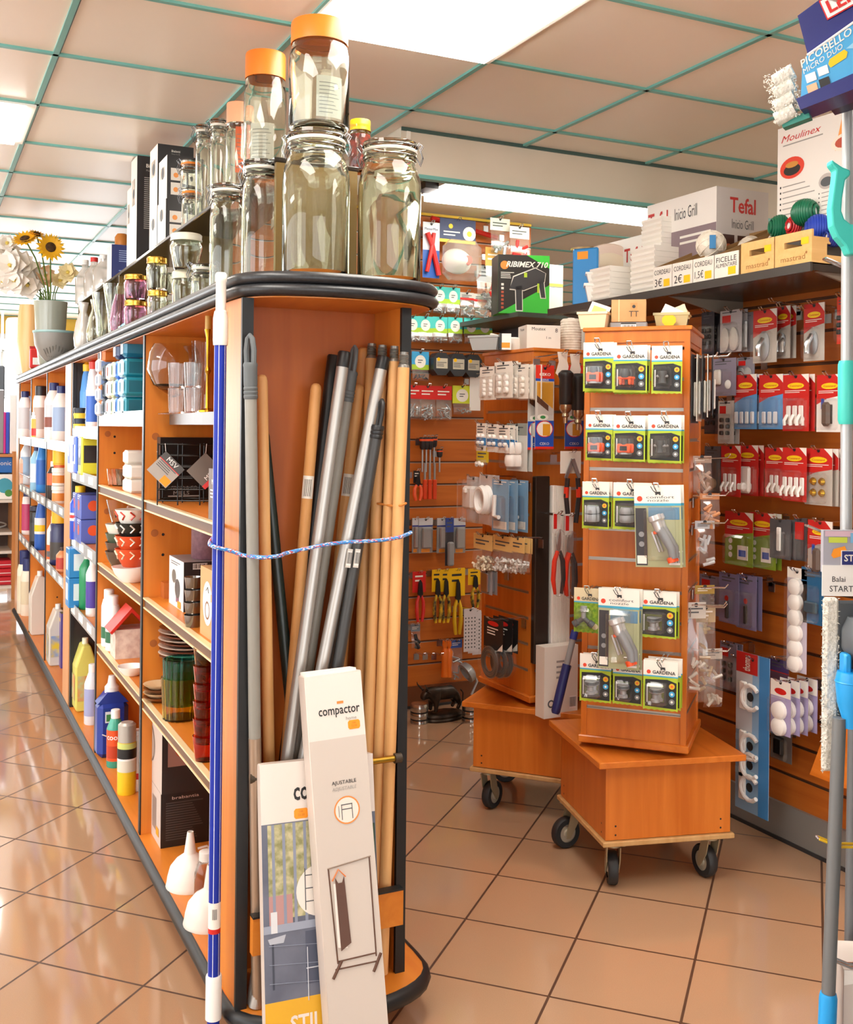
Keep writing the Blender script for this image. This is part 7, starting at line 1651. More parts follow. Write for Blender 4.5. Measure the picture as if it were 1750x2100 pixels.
FR.hang(lambda w, h, l: board(w, h, l, mat('#6f6560', .45), p_none, prod=lambda g, w, h: g.box(-w * .2, w * .2, -.02, -.002, -h * .8, -h * .3, INKB, c=.004)), 1582, 1624, 1490, 1560, 'smoky packet below the twin knob packets', 0, off=.05, hl='wire hook for the smoky packet')
def thomas(g, w, h, y):
    g.rect(-w / 2, w * .15, -h * .13, 0, y, CRED); g.text('thomas', -w * .18, -h * .065, w * .22, y - .0005, CARDW, w=h * .10, bold=.02, rot=pi / 2); g.rect(-w / 2, 0, -h * .5, -h * .13, y, mat('#c9cfd4', .45)); g.rect(w * .2, w / 2, -h, 0, y - .0002, mat('#3f86c4', .45))
    for k in (.53, .74): g.rect(-w / 2, w * .1, -h * (k + .04), -h * k, y - .0005, mat('#9fc4da', .45))
def clips(g, w, h):
    for k in (.27, .58, .7, .84): 
        z = -h * k; x = w * .02
        g.tube([(x + w * .26 * cos(rad(q)), -.012, z + w * .26 * sin(rad(q))) for q in range(40, 321, 28)], .007, WHP2, 8); g.box(x - w * .34, x - w * .16, -.014, -.002, z - w * .3, z + w * .3, WHP2, c=.003); g.disc(x - w * .05, z, w * .1, -.006, INKB, 12)
FR.hang(lambda w, h, l: board(w, h, l, mat('#8fb4d4', .45), thomas, prod=clips, film_=False), 1512, 1578, 1342, 1668, 'long blue card of white broom clips with red top', 0, off=.15, hl='wire hook for the long card of broom clips')
for i, (u, v) in enumerate(((1584, 1192), (1560, 1345), (1638, 625), (1700, 640))): display_hook(FR.on(u, v, 0), rad(-90), 'empty wire hook on the side wall, %s' % ('fifth row', 'sixth row', 'top row between red packets', 'top row near the poles')[i], .12, 'empty hooks on the side wall')
# far side of the front tower: packets seen edge on
XD = Vector((cos(F1b.rz), sin(F1b.rz), 0))
def side_spot(u, v, sx):
    """spot that shows at u, v and lies straight out from the place sx along the far face"""
    A = F1b.p + XD * sx; d = ray(u, v); o = -(A.x * d.y - A.y * d.x) / (F1b.n.x * d.y - F1b.n.y * d.x)
    P = A + F1b.n * o; k = (P.x * SY + P.y * CY); P.z = at(u, v, D=k).z
    return P, o
def prong(P, o, lab, L): display_hook(P - F1b.n * o + Vector((0, 0, -.008)), F1b.rz, lab, L, 'long prongs of the front tower')
for i in range(5):
    P, o = side_spot(1426 + 9 * i, 728, -.10)
    h = (868 - 728 - 4 * i) * mpp(P)
    t = board(.075, h, 'card packet seen edge on beside the front tower, %s from its corner' % ORD[i], OFFW if i % 2 else mat('#2f3038', .5), p_none, group='edge on packets', prod=lambda g, w, h: g.box(-w * .3, w * .3, -.008, -.002, -h * .9, -h * .4, WHP2, c=.003), film_=False)
    t.location = P; t.rotation_euler = (0, 0, F1b.rz + rad(-8 + 4 * i))
    if i in (1, 4): prong(P, o, 'long wire prong with edge on packets, %s one' % ('near', 'far')[i == 4], o + .05)
for i, (u, v0, v1, c, lab, sx) in enumerate(((1440, 935, 1015, '#b8a090', 'smoky clear packet', 0), (1456, 1012, 1080, '#c8885a', 'slanting packet with a cream end', -.04), (1446, 1068, 1160, '#b9bcc0', 'bunch of clear bulb shaped packets', -.06), (1446, 1200, 1300, '#a98a3a', 'gold toned packet', -.03), (1428, 1235, 1420, '#c9c4bc', 'long clear packet of wire', -.08), (1448, 1240, 1440, '#b09a7a', 'long clear packet of amber rods', -.05), (1462, 1330, 1450, '#b9b2a8', 'lowest clear packet', -.02))):
    P, o = side_spot(u, v0, sx); h = (v1 - v0) * mpp(P)
    lab += ' on the far side of the front tower'
    t = bag(.06, h, lab, mat(c, .5), GREY, .18, bits=mat(c, .3), bitn=7, bitr=.005, bitl=.03); t.location = P; t.rotation_euler = (0, 0, F1b.rz - rad(60))
    prong(P, o, 'prong holding the ' + lab.replace(' on the far side of', ' beside'), max(o, .05) + .05)
# ================================================================== the shelf over the side wall and what stands on it
SZ = 1.757
t = thing('wall_shelf', 'dark wall shelf over the hook packets, holding crates and cartons', 'shelf', (0, 0, SZ))
G().box(2.165, XW, 2.115, 3.42, -.018, 0, mat('#3a332e', .25)).obj('shelf_board', t)
G().box(2.158, 2.166, 2.11, 3.42, -.022, .003, mat('#3f3b38', .3)).obj('edge_strip', t)
for y in (2.13, 2.75, 3.38): G().prism([(2.2, -.018), (XW, -.018), (XW, -.075), (2.45, -.07)], y, y + .008, mat('#7d7468', .4)).obj('bracket', t)
CRT = wood('#e2b878', '#d6a866', .5, 8, 'Y')
def crate(y0, y1, label):
    t = thing('wooden_crate', label, 'crate', (2.175, y1, SZ), rad(-90), 'pale wooden crates')
    w = y1 - y0; d = .28; h = .095
    g = G()
    for a, b, T in ((w, 0, None),):
        hx, hw, hz0, hz1 = w / 2, w * .24, h * .56, h * .74
        g.box(0, w, 0, .007, 0, hz0, CRT).box(0, hx - hw, 0, .007, hz0, hz1, CRT).box(hx + hw, w, 0, .007, hz0, hz1, CRT).box(0, w, 0, .007, hz1, h, CRT)
    g.text('mastrad', w * .5, h * .26, h * .16, -.0006, mat('#9a6a34', .5), w=w * .66); g.disc(w * .86, h * .36, .004, -.0006, mat('#9a6a34', .5), 8); g.rect(w * .72, w * .92, h * .6, h * .8, -.0008, YELLOW); g.obj('front_panel', t)
    G().box(.0, .007, .007, d, 0, h * .8, CRT).obj('side_panel', t)
    g = G(); g.box(w - .007, w, .007, d, 0, h * .3, CRT).box(w - .007, w, .007, d * .2, h * .3, h * .62, CRT).box(w - .007, w, d * .8, d, h * .3, h * .62, CRT).box(w - .007, w, .007, d, h * .62, h * .8, CRT); g.obj('side_panel', t)
    G().box(0, w, d - .007, d, 0, h * .8, CRT).obj('rear_panel', t); G().box(0, w, 0, d, 0, .005, CRT).obj('base_panel', t)
crate(2.122, 2.258, 'pale wooden crate with oval hand slot at the near end of the wall shelf')
crate(2.262, 2.394, 'pale wooden crate next to the white lettered cartons')
def skein(u, v, D, r, m, label, rot):
    t = thing('rope_skein', label, 'rope', tuple(at(u, v, D=D)), rot=rot, group='rope skeins in the wooden crates')
    g = G()
    for k in range(11):
        a = -1 + .2 * k; rr = r * math.sqrt(max(.15, 1 - a * a * .8)); g.tube([(rr * cos(2 * pi * i / 16), r * .9 * a, rr * sin(2 * pi * i / 16)) for i in range(16)], r * .13, m, 6, True)
    g.obj('coil', t); G().cyl(r * .42, -r * .8, r * .8, WHITE, 14, T=Matrix.Rotation(pi / 2, 4, 'X')).obj('core', t)
skein(1602, 466, 3.14, .034, mat('#0f6a4a', .4), 'green rope skein with white end in the second crate', (0, 0, rad(60)))
skein(1634, 464, 3.10, .030, mat('#c4232a', .4), 'red rope skein between green and blue ones', (0, 0, rad(80)))
skein(1652, 436, 3.02, .036, mat('#0f6a4a', .4), 'green rope skein lying on top of the others', (0, rad(20), rad(20)))
skein(1680, 468, 2.95, .036, mat('#2340a8', .4), 'blue rope skein in the near crate', (0, 0, rad(50)))
skein(1712, 486, 2.90, .026, mat('#243a90', .4), 'small blue rope skein at the crate corner', (0, 0, rad(70)))
# open cartons with hand written prices
BRW = mat('#9a7648', .6); INKM = mat('#26262a', .6)
def price_carton(y0, y1, l1, l2, label, zh=.078, hb=.12):
    w = y1 - y0; t = thing('open_carton', label, 'box', (2.172, y1, SZ), rad(-90), 'open cartons of twine')
    g = G().box(0, w, 0, .003, 0, zh, OFFW); y = -.0007
    g.text(l1, w * .5, zh * .76, zh * .2, y, INKM, w=w * .85)
    if l2: g.text(l2, w * .3, zh * .34, zh * .34, y, INKM, w=w * .42 if len(l2) > 2 else None) if len(l2) < 6 else g.text(l2, w * .5, zh * .54, zh * .15, y, INKM, w=w * .9)
    g.rect(w * .58, w * .9, zh * .14, zh * .44, y, YELLOW); g.obj('front_flap', t)
    for x in (0, w - .003): G().prism([(x, 0), (x + .003, 0), (x + .003, zh), (x, zh)], .003, .004, OFFW).add([(x, .003, 0), (x, .30, 0), (x, .30, zh + hb), (x, .003, zh), (x + .003, .003, 0), (x + .003, .30, 0), (x + .003, .30, zh + hb), (x + .003, .003, zh)], [(0, 1, 2, 3), (7, 6, 5, 4), (3, 2, 6, 7), (1, 5, 6, 2)], BRW).obj('side_wall', t)
    G().box(0, w, .297, .30, 0, zh + hb, BRW).obj('rear_wall', t); G().box(0, w, 0, .3, 0, .003, BRW).obj('base_panel', t)
price_carton(2.706, 2.80, 'CORDEAU', '3€', 'open carton marked three, farthest along the wall shelf')
price_carton(2.606, 2.702, 'CORDEAU', '2€', 'open carton marked two between its neighbours')
price_carton(2.508, 2.602, 'CORDEAU', '1,5€', 'open carton marked one and a half')
price_carton(2.402, 2.504, 'FICELLE', 'ALIMENTAIRE', 'open carton of food twine next to the wooden crates')
TW = noisy('#eee6d8', '#ddd2c0', 60, .8, .4)
def twine(p, r, label, tagm=True, name='twine_ball'):
    t = thing(name, label, 'twine', tuple(p), group='white twine balls')
    g = G().lathe([(0, -r * .95), (r * .5, -r * .85), (r * .9, -r * .42), (r, 0), (r * .9, r * .45), (r * .5, r * .86), (0, r * .95)], TW, 22)
    for k in range(8):
        M = Matrix.Rotation(k * .8, 4, 'Z') @ Matrix.Rotation(.5 + .25 * (k % 4), 4, 'X'); g.tube([M @ Vector((r * 1.0 * cos(2 * pi * i / 20), r * 1.0 * sin(2 * pi * i / 20), 0)) for i in range(20)], r * .03, TW, 5, True)
    g.obj('ball', t)
    if tagm: G().box(-r * .2, r * .2, -r * 1.12, -r * .9, -r * .4, r * .5, mat('#2f7ab0', .5), T=Matrix.Rotation(rad(-35), 4, 'Z')).obj('paper_tag', t)
twine(Vector((2.24, 2.60, SZ + .128)), .046, 'large white twine ball with blue tag resting on the cartons')
for i, (y, x) in enumerate(((2.75, 2.22), (2.65, 2.22), (2.555, 2.36), (2.45, 2.38))): twine(Vector((x, y, SZ + (.045 if i < 2 else .12))), .04, 'white twine ball lying in the %s' % ('carton marked three', 'carton marked two', 'carton marked one and a half, toward the wall', 'food twine carton, toward the wall')[i], False)
# white dishes in piles
def dish_pile(x, y, z, w, d, h, n, nm, grp):
    for i in range(n):
        g = G(); q = h / n
        g.prism([(-w / 2 + .006, 0), (w / 2 - .006, 0), (w / 2, q * .55), (w / 2, q * .97), (-w / 2, q * .97), (-w / 2, q * .55)], -d / 2, d / 2, mat('#f3eee4', .3))
        tag(g.obj('square_dish'), 'white square dish, %s of the %s' % ('the lowest' if i == 0 else 'the topmost' if i == n - 1 else ORD[min(i, 11)] + ' from below', nm), 'dish', grp, (x, y, z + q * i), rad(0))
dish_pile(2.30, 2.93, SZ, .15, .13, .17, 9, 'broad lower pile', 'broad pile of dishes')
dish_pile(2.345, 2.96, SZ + .17, .12, .11, .11, 6, 'narrow upper pile', 'narrow pile of dishes')
dish_pile(2.235, 3.10, SZ, .13, .12, .12, 6, 'low pile by the white tub', 'low pile of dishes')
# round board, tubs, blue tray
def shelf_at(u, D, z=SZ): q = at(u, 600, D=D); return Vector((min(max(q.x, 2.19), 2.48), min(q.y, 3.38), z))
q = shelf_at(1248, 3.97)
t = thing('round_board', 'large peach and cream round board standing upright on the wall shelf', 'board', tuple(q + Vector((0, 0, .124))), rad(-28))
T = Matrix.Rotation(pi / 2, 4, 'X')
G().lathe([(0, -.008), (.118, -.008), (.122, 0), (.118, .008), (0, .008)], mat('#ecd3c2', .45), 40, T=T).obj('disc', t); G().lathe([(.0, .0095), (.085, .0095), (.086, .008)], mat('#f0dfc4', .45), 36, T=T).obj('inner_ring', t)
tag(G().box(-.055, .055, -.012, 0, 0, .15, mat('#d8d5cf', .45), c=.006).rect(-.045, .045, .02, .13, -.0125, mat('#c9c6be', .5)).obj('grey_tray'), 'pale grey tray leaning against the round board', 'tray', None, tuple(shelf_at(1258, 3.91)), rot=(rad(-8), 0, rad(-32)))
def tub(p, w, d, h, m, label, rz, name='plastic_tub'):
    g = G(); k = .82
    def ring(s, z): return [(-w / 2 * s, -d / 2 * s, z), (w / 2 * s, -d / 2 * s, z), (w / 2 * s, d / 2 * s, z), (-w / 2 * s, d / 2 * s, z)]
    vs = ring(k, 0) + ring(1, h * .85) + ring(1.07, h * .86) + ring(1.07, h) + ring(1.0, h) + ring(k * .95, h * .06)
    fs = [(3, 2, 1, 0)] + [(a * 4 + i, a * 4 + (i + 1) % 4, a * 4 + 4 + (i + 1) % 4, a * 4 + 4 + i) for a in range(5) for i in range(4)] + [(20, 21, 22, 23)]
    return tag(g.add(vs, fs, m).obj(name), label, 'tub', None, tuple(p), rz)
q = shelf_at(1240, 3.82)
tub(q, .14, .10, .07, mat('#f0ece4', .4), 'white plastic tub at the far end of the wall shelf', rad(-32))
tub(q + Vector((0, 0, .06)), .13, .09, .05, mat('#eeeae2', .4), 'second white tub nested in the one at the far end', rad(-32))
t = thing('blue_tray', 'bright blue tray standing on edge with an orange price sticker', 'tray', tuple(shelf_at(1186, 3.83)), rad(-58))
G().box(-.05, .05, -.012, .0, 0, .205, mat('#1f86cc', .35), c=.005).obj('tray_body', t); G().rect(-.03, .012, .165, .193, -.0125, TAG).obj('price_sticker', t)
tag(G().box(-.03, .03, -.012, .0, 0, .20, OFFW, c=.004).obj('white_tray'), 'narrow white tray standing beside the blue one', 'tray', None, tuple(shelf_at(1212, 3.86)), rad(-30))
# big cartons at the back of the shelf
def pr_tef(g, w, h, T): 
    g.text('Tefal', w * .5, h * .84, h * .15, 0, CRED, T=T, w=w * .5, bold=.02); g.text('Inicio Grill', w * .5, h * .66, h * .09, 0, DGREY, T=T, w=w * .42)
    for k in range(3): g.rect(w * (.12 + .28 * k), w * (.34 + .28 * k), h * .3, h * .55, 0, mat('#4a2a22', .5), T); g.disc(w * (.23 + .28 * k), h * .42, w * .07, -.0004, mat('#b8603a', .5), 10, T)
    g.lines(w * .15, w * .85, h * .06, h * .24, 0, GREYI, 4, T)
def pl_tef(g, d, h, T):
    g.rect(0, d, 0, h * .66, 0, mat('#8d7a80', .5), T); g.text('Tefal', d * .17, h * .82, h * .17, -.0004, CRED, T=T, w=d * .3, bold=.02); g.text('Inicio Grill', d * .58, h * .83, h * .12, -.0004, DGREY, T=T, w=d * .32); g.lines(d * .5, d * .95, h * .48, h * .6, -.0004, CARDW, 2, T); g.poly([(d * .3, 0), (d, 0), (d, h * .2), (d * .6, h * .35)], -.0004, mat('#d8c9c4', .5), T)
GRB = mat('#cfc8c4', .5)
carton('grey and white grill carton with red lettering behind the white dishes', 2.40, 2.62, 2.62, 2.98, SZ, .34, GRB, mat('#f0ebe4', .5), pr_tef, pl_tef, loc=(2.44, 2.86, SZ), top=mat('#e8e3dc', .5))
carton('white carton with a red letter showing, beyond the grill carton', 2.36, 2.50, 3.08, 3.36, SZ, .26, GRB, mat('#f3efe8', .5), None, lambda g, d, h, T: g.text('Tefal', d * .7, h * .75, h * .2, 0, CRED, T=T, w=d * .4, bold=.02), loc=(2.45, 3.24, SZ))
def pl_mou(g, d, h, T):
    g.text('Moulinex', d * .25, h * .88, h * .065, 0, CRED, T=T, w=d * .42, slant=.35); g.lines(d * .06, d * .5, h * .79, h * .82, 0, GREYI, 1, T)
    g.disc(d * .16, h * .58, d * .13, 0, mat('#d8412a', .5), 24, T, rz=h * .105); g.disc(d * .16, h * .56, d * .09, -.0004, mat('#2a2622', .5), 18, T, rz=h * .055); g.disc(d * .16, h * .61, d * .07, -.0008, mat('#c98a3a', .5), 12, T, rz=h * .03)
    for k in range(7): g.rect(d * .03, d * .045, h * (.40 - .055 * k), h * (.42 - .055 * k), 0, DARK, T); g.rect(d * .06, d * (.3 + .05 * (k % 3)), h * (.405 - .055 * k), h * (.415 - .055 * k), 0, GREYI, T)
    g.disc(d * .52, h * .36, d * .08, 0, mat('#b9b0aa', .5), 20, T, rz=h * .075); g.disc(d * .52, h * .355, d * .06, -.0004, DGREY, 18, T, rz=h * .045)
    for k in range(6): g.rect(d * .44, d * .45, h * (.25 - .04 * k), h * (.262 - .04 * k), 0, DARK, T); g.rect(d * .47, d * .68, h * (.252 - .04 * k), h * (.26 - .04 * k), 0, GREYI, T)
    g.poly([(d * .6, h * .62), (d, h * .55), (d, h), (d * .68, h * .98)], 0, mat('#ef9a4a', .5), T); g.disc(d * .72, h * .68, d * .16, -.0004, mat('#f1e2d0', .5), 22, T, rz=h * .085); g.disc(d * .68, h * .68, d * .08, -.0008, mat('#b8503a', .5), 14, T, rz=h * .05); g.disc(d * .78, h * .67, d * .07, -.0008, mat('#e8b85a', .5), 14, T, rz=h * .05)
    g.poly([(d * .7, h * .8), (d * .98, h * .82), (d * .98, h * .96), (d * .78, h * .94)], -.0005, mat('#f1e6d6', .5), T); g.disc(d * .86, h * .88, d * .08, -.0009, mat('#c9902a', .5), 12, T, rz=h * .04); g.rect(d * .5, d * 1.0, h * .0, h * .02, -.0002, GREYI, T)
carton('tall white carton with red script and food pictures on a dark tin', 2.30, 2.49, 2.02, 2.385, SZ, .30, mat('#d6d1cb', .5), mat('#e6e0d8', .5), None, pl_mou, loc=(2.40, 2.203, SZ + .145))
tag(G().box(-.10, .10, -.19, .19, 0, .145, mat('#56524e', .4), c=.006).obj('baking_tin'), 'dark grey carton under the tall white one with red script', 'box', None, (2.41, 2.21, SZ))
# ------------------------------------------------------------------ corner shelf behind the second tower
t = thing('corner_shelf', 'small shelf on the back wall behind the second tower', 'shelf', (0, 0, 1.80))
G().box(2.29, 3.0, 3.86, BWY - .003, -.02, 0, mat('#3f4a44', .4)).obj('shelf_board', t)
for x in (2.55, 2.9): G().prism([(0, -.02), (.5, -.02), (.5, -.12)], x, x + .01, DGREY, T=Matrix.Translation((0, BWY - .503, 0)) @ Matrix(((0, 1, 0, 0), (1, 0, 0, 0), (0, 0, 1, 0), (0, 0, 0, 1)))).obj('bracket', t)
def pr_rib(g, w, h, T):
    GRN2 = mat('#3fc43f', .45)
    g.rect(0, w, 0, h, 0, mat('#2b2723', .5), T); g.poly([(w * .55, h), (w, h * .78), (w, h)], -.0003, GRN2, T); g.poly([(0, 0), (w, 0), (w, h * .5)], -.0003, GRN2, T)
    g.disc(w * .12, h * .82, w * .08, -.0006, ORJ, 16, T); g.text('RIBIMEX 710', w * .56, h * .84, h * .1, -.0008, CARDW, T=T, w=w * .82, slant=.3, bold=.025); g.lines(w * .05, w * .32, h * .58, h * .7, -.0006, CARDW, 4, T)
    for k in range(7): g.rect(w * .06, w * .11, h * (.08 + .065 * k), h * (.12 + .065 * k), -.0006, CARDW if k > 4 else mat('#b8563a', .5), T)
    for e, m_, y in ((.05, CARDW, -.0008), (.0, mat('#3c3b3e', .4), -.0014)):
        s = 1 + e; g.poly([(w * .22, h * (.42 - e * .4)), (w * (.3 - e * .3), h * (.62 + e * .3)), (w * .72, h * (.78 + e * .3)), (w * (.92 + e * .2), h * .7), (w * (.9 + e * .2), h * (.55 - e * .2)), (w * .5, h * (.40 - e * .3))], y, m_, T)
        g.poly([(w * (.34 - e * .3), h * .46), (w * (.36 - e * .3), h * (.06 - e * .4)), (w * (.47 + e * .3), h * (.06 - e * .4)), (w * (.46 + e * .3), h * .48)], y, m_, T); g.poly([(w * (.78 - e * .3), h * .56), (w * (.84 - e * .3), h * (.28 - e * .3)), (w * (.92 + e * .3), h * (.28 - e * .3)), (w * (.88 + e * .3), h * .6)], y, m_, T)
    g.rect(w * .5, w * .56, h * .62, h * .7, -.002, mat('#b8d43a', .5), T); g.rect(w * .76, w * .8, h * .36, h * .52, -.002, mat('#b8d43a', .5), T)
a = at(1035, 655, Y=3.9); b = at(1128, 655, Y=3.9)
carton('black and green drill carton with a power tool picture', a.x, b.x, 3.9, 4.03, 1.80, at(1080, 522, Y=3.9).z - 1.80, mat('#2b2723', .5), mat('#2b2723', .5), pr_rib, None, top=mat('#3fc43f', .45), loc=((a.x + b.x) / 2 + .01, 3.98, 1.80), rz=rad(-17))
a = at(1112, 600, Y=4.05)
carton('cream carton beside the drill carton', a.x, a.x + .13, 4.08, 4.22, 1.80, .15, mat('#ece4d4', .5), mat('#ece4d4', .5))
carton('white carton with a yellow stripe on top of the cream one', a.x - .01, a.x + .13, 4.08, 4.22, 1.952, .10, mat('#f3eee4', .5), mat('#f3eee4', .5), lambda g, w, h, T: g.rect(w * .3, w, h * .02, h * .15, 0, mat('#f2e05a', .5), T))
tag(G().lathe([(.028, 0), (.062, .004), (.064, .012), (.03, .014), (.028, 0)], mat('#b29a6c', .3, .6), 26).obj('brass_ring'), 'flat brass coloured ring on a white spool beyond the round board', 'ring', None, (2.52, 3.70, 2.048))
p = Vector((2.52, 3.70, 0))
t = thing('rope_spool', 'white spool carrying the brass coloured ring', 'spool', (2.52, 3.70, 0)); G().cyl(.03, 1.88, 2.045, WHITE, 20).obj('core', t); G().cyl(.05, 0, 1.88, mat('#d8d2c6', .5), 20).obj('post', t)
# ------------------------------------------------------------------ on top of the towers
def topat(u, D, z): q = at(u, 700, D=D); return Vector((q.x, q.y, z))
z = S1T; D1 = S1[0] * SY + S1[1] * CY
tub(topat(1220, D1 - .03, z), .085, .08, .05, mat('#e9d6ae', .45), 'cream plastic tub at the corner on top of the front tower', A1)
tag(G().box(-.03, .03, -.002, .002, 0, .045, mat('#efe6d0', .5)).rect(-.02, .02, .01, .035, -.0022, mat('#e8d25a', .5)).obj('card_sheet'), 'cream card with yellow patch sticking out of the cream tub', 'card', None, tuple(topat(1222, D1 - .03, z + .035)), rot=(rad(-15), rad(20), A1))
q = topat(1290, D1 - .02, z)
t = thing('clear_case', 'flat clear plastic case with a barcode under the small brown carton', 'case', tuple(q), A1 + rad(8))
G().box(-.055, .055, -.04, .04, 0, .022, film('#d8dde2', .1, .1, .6), c=.004).obj('shell', t); G().rect(-.022, .022, .003, .019, -.0405, WHITE).bars(-.018, .018, .004, .014, -.041).rect(-.022, .022, .015, .019, -.0412, BLACK).obj('barcode_label', t)
KR = noisy('#c49a66', '#b98e5a', 12, .6)
def pr_kc(g, w, h, T): g.rect(w * .55, w * .75, h * .2, h * .85, -.0002, mat('#b58850', .6), T); g.text('TT', w * .65, h * .35, h * .25, -.0005, DARK, T=T); g.disc(w * .65, h * .68, w * .05, -.0005, DARK, 10, T); g.rect(w * .2, w * .24, 0, h, -.0003, mat('#d8b888', .4), T)
carton('small brown carton with tape and shipping marks on the front tower', -.05, .05, -.04, .04, 0, .065, KR, KR, pr_kc, loc=tuple(q + Vector((0, 0, .0225))), rz=A1 + rad(8))
tub(topat(1378, D1 + .02, z), .10, .085, .055, film('#e6dcae', .08, .1, .45), 'yellowed clear tub with orange price sticker on the front tower', A1 + rad(5))
q = topat(1372, D1 - .035, z + .015); tag(G().poly([(-.02, .01), (-.012, 0), (.012, 0), (.02, .01), (.02, .022), (.012, .03), (-.012, .03), (-.02, .022)], 0, YELLOW).obj('price_sticker'), 'orange yellow price sticker on the yellowed tub', 'sticker', None, tuple(q), A1 + rad(5))
for i, (u, a) in enumerate(((1368, 25), (1395, -20), (1402, -35))): tag(G().box(-.03, .03, -.001, .001, 0, .05, (OFFW, mat('#e2d2ae', .5), KR)[i]).obj('paper_sheet'), ('white paper', 'cream paper', 'brown paper')[i] + ' sticking up from the yellowed tub', 'paper', None, tuple(topat(u, D1 + .02, z + .03)), rot=(rad(-10), rad(a), A1))
z = S2T; D2 = S2[0] * SY + S2[1] * CY
carton('white carton with small black lettering on top of the second tower', 0, .12, 0, .10, z, .085, OFFW, mat('#e2dcd2', .5), lambda g, w, h, T: (g.text('Moutex', w * .35, h * .85, h * .13, 0, INKM, T=T), g.text('8', w * .88, h * .8, h * .16, 0, INKM, T=T), g.text('1 m', w * .65, h * .5, h * .1, 0, INKM, T=T)), lambda g, d, h, T: g.text('Moutex', d * .5, h * .85, h * .12, 0, INKM, T=T), loc=tuple(topat(1106, D2 - .06, z)), rz=rad(-14))
tub(topat(1003, D2 - .05, z), .11, .09, .05, mat('#a9aba9', .45), 'grey plastic tray at the aisle edge on the second tower', rad(-55))
tag(G().box(-.02, .02, -.012, .012, 0, .055, WHITE).rect(-.016, .016, .006, .024, -.0125, TAG).box(-.0205, -.012, -.0125, .012, 0, .055, BLACK).obj('ink_carton'), 'small white and black carton with orange sticker in front of the grey tray', 'box', None, tuple(topat(1036, D2 - .10, z)), rad(-25))
tag(G().box(-.045, .045, -.004, .004, 0, .07, mat('#f1ebdc', .4), c=.003).obj('plastic_sheet'), 'white plastic sheet leaning back on the second tower', 'sheet', None, tuple(topat(1026, D2 + .03, z)), rot=(rad(-25), rad(12), rad(-20)))
tag(G().lathe([(0, 0), (.035, 0), (.04, .02), (.036, .045), (.02, .05), (0, .05)], OFFW, 18).obj('plastic_bowl'), 'white upturned bowl beside the grey tray on the second tower', 'bowl', None, tuple(topat(1052, D2 - .01, z)), 0)
t = thing('twine_spool', 'tall white spool of string at the corner on top of the second tower', 'spool', tuple(topat(1171, D2 - .0, z)))
g = G().lathe([(0, 0), (.036, 0)] + [(.036 + .0018 * (i % 2), .004 + .0045 * i) for i in range(25)] + [(.03, .118), (0, .118)], TW, 24); g.obj('string', t); G().cyl(.012, .118, .122, WHITE, 12).obj('core', t)
# ================================================================== mops and brooms on the rack beside the camera
RT = Vector((CY, -SY, 0)); FW = Vector((SY, CY, 0)); AR = rad(-25.8)
CYA = mat('#1f9fe8', .35); TUR = mat('#45d0c4', .35); MOPW = noisy('#f1eee4', '#d9d6ca', 200, .9, 1.0); NVY = mat('#232a72', .35)
q = at(1800, 1000, D=1.75)
t = thing('tool_rack', 'dark rack panel with wire hooks holding the mops', 'rack', (q.x, q.y, 0), AR)
G().box(0, .03, -.5, .03, .02, 2.2, mat('#6f6f70', .5)).obj('panel', t); G().box(.0, .3, -.52, .05, 0, .02, DGREY).obj('foot', t)
def rack_hook(u, v, D, m, label, L=.1):
    q = at(u, v, D=D); g = G(); r = .0022
    for y in (-.007, .007): g.tube([(L + .06, y, 0), (.03, y, .0), (.0, y * .9, .012)], r, m, 6)
    g.tube([(.0, -.0063, .012), (.0, .0063, .012)], r, CHROME, 6)
    tag(g.obj('rack_hook'), label, 'hook', 'wire hooks of the mop rack', tuple(q), AR)
rack_hook(1680, 8, 1.72, CHROME, 'wire hook at the top carrying the navy mop pack')
rack_hook(1692, 545, 1.82, CHROME, 'wire hook below the turquoise hanger')
rack_hook(1655, 1092, 1.80, CHROME, 'wire hook at the price card')
rack_hook(1678, 1733, 1.72, mat('#d8b022', .4), 'yellow wire hook low on the rack')
rack_hook(1704, 1980, 1.72, CHROME, 'lowest wire hook at the carton')
def pole(label, pts, r, m, D, caps, group=None):
    P = [at(u, v, D=d) for u, v, d in pts]
    t = thing('mop_pole', label, 'pole', tuple(P[-1]), group=group)
    L = [p - P[-1] for p in P]
    G().tube(L, r, m, 16).obj('shaft', t)
    return t, P, L
t, P, L = pole('light grey broom pole with turquoise fittings', [(1740, 178, 1.80), (1736, 1100, 1.80)], .0098, mat('#b9bcbe', .35, .3), 1.8, 0)
k = lambda v: L[0] + (L[1] - L[0]) * ((v - 178) / (1100 - 178))
G().tube([k(170), k(212)], .0125, CYA, 16).obj('upper_cap', t)
G().tube([k(740), k(748), k(862), k(870)], [.0125, .0145, .0145, .0125], TUR, 16).obj('grip_sleeve', t)
# hanger scoop
q = at(1738, 520, D=1.77); kk = 1.77 / FPX
def pxp(u, v): return ((u - 1738) * kk, (520 - v) * kk)
out = [pxp(*a) for a in ((1699, 330), (1708, 337), (1722, 346), (1738, 352), (1738, 362), (1728, 372), (1722, 410), (1721, 436), (1727, 452), (1740, 462), (1756, 464), (1775, 458), (1800, 480), (1790, 500), (1760, 510), (1752, 524), (1736, 524), (1728, 506), (1712, 488), (1702, 466), (1699, 430), (1706, 372), (1708, 352), (1698, 340))]
tag(G().prism(out[::-1], -.012, .012, TUR).obj('broom_hanger', bev=.003), 'turquoise moulded scoop hook clipped round the grey broom pole', 'hanger', None, tuple(q), AR)
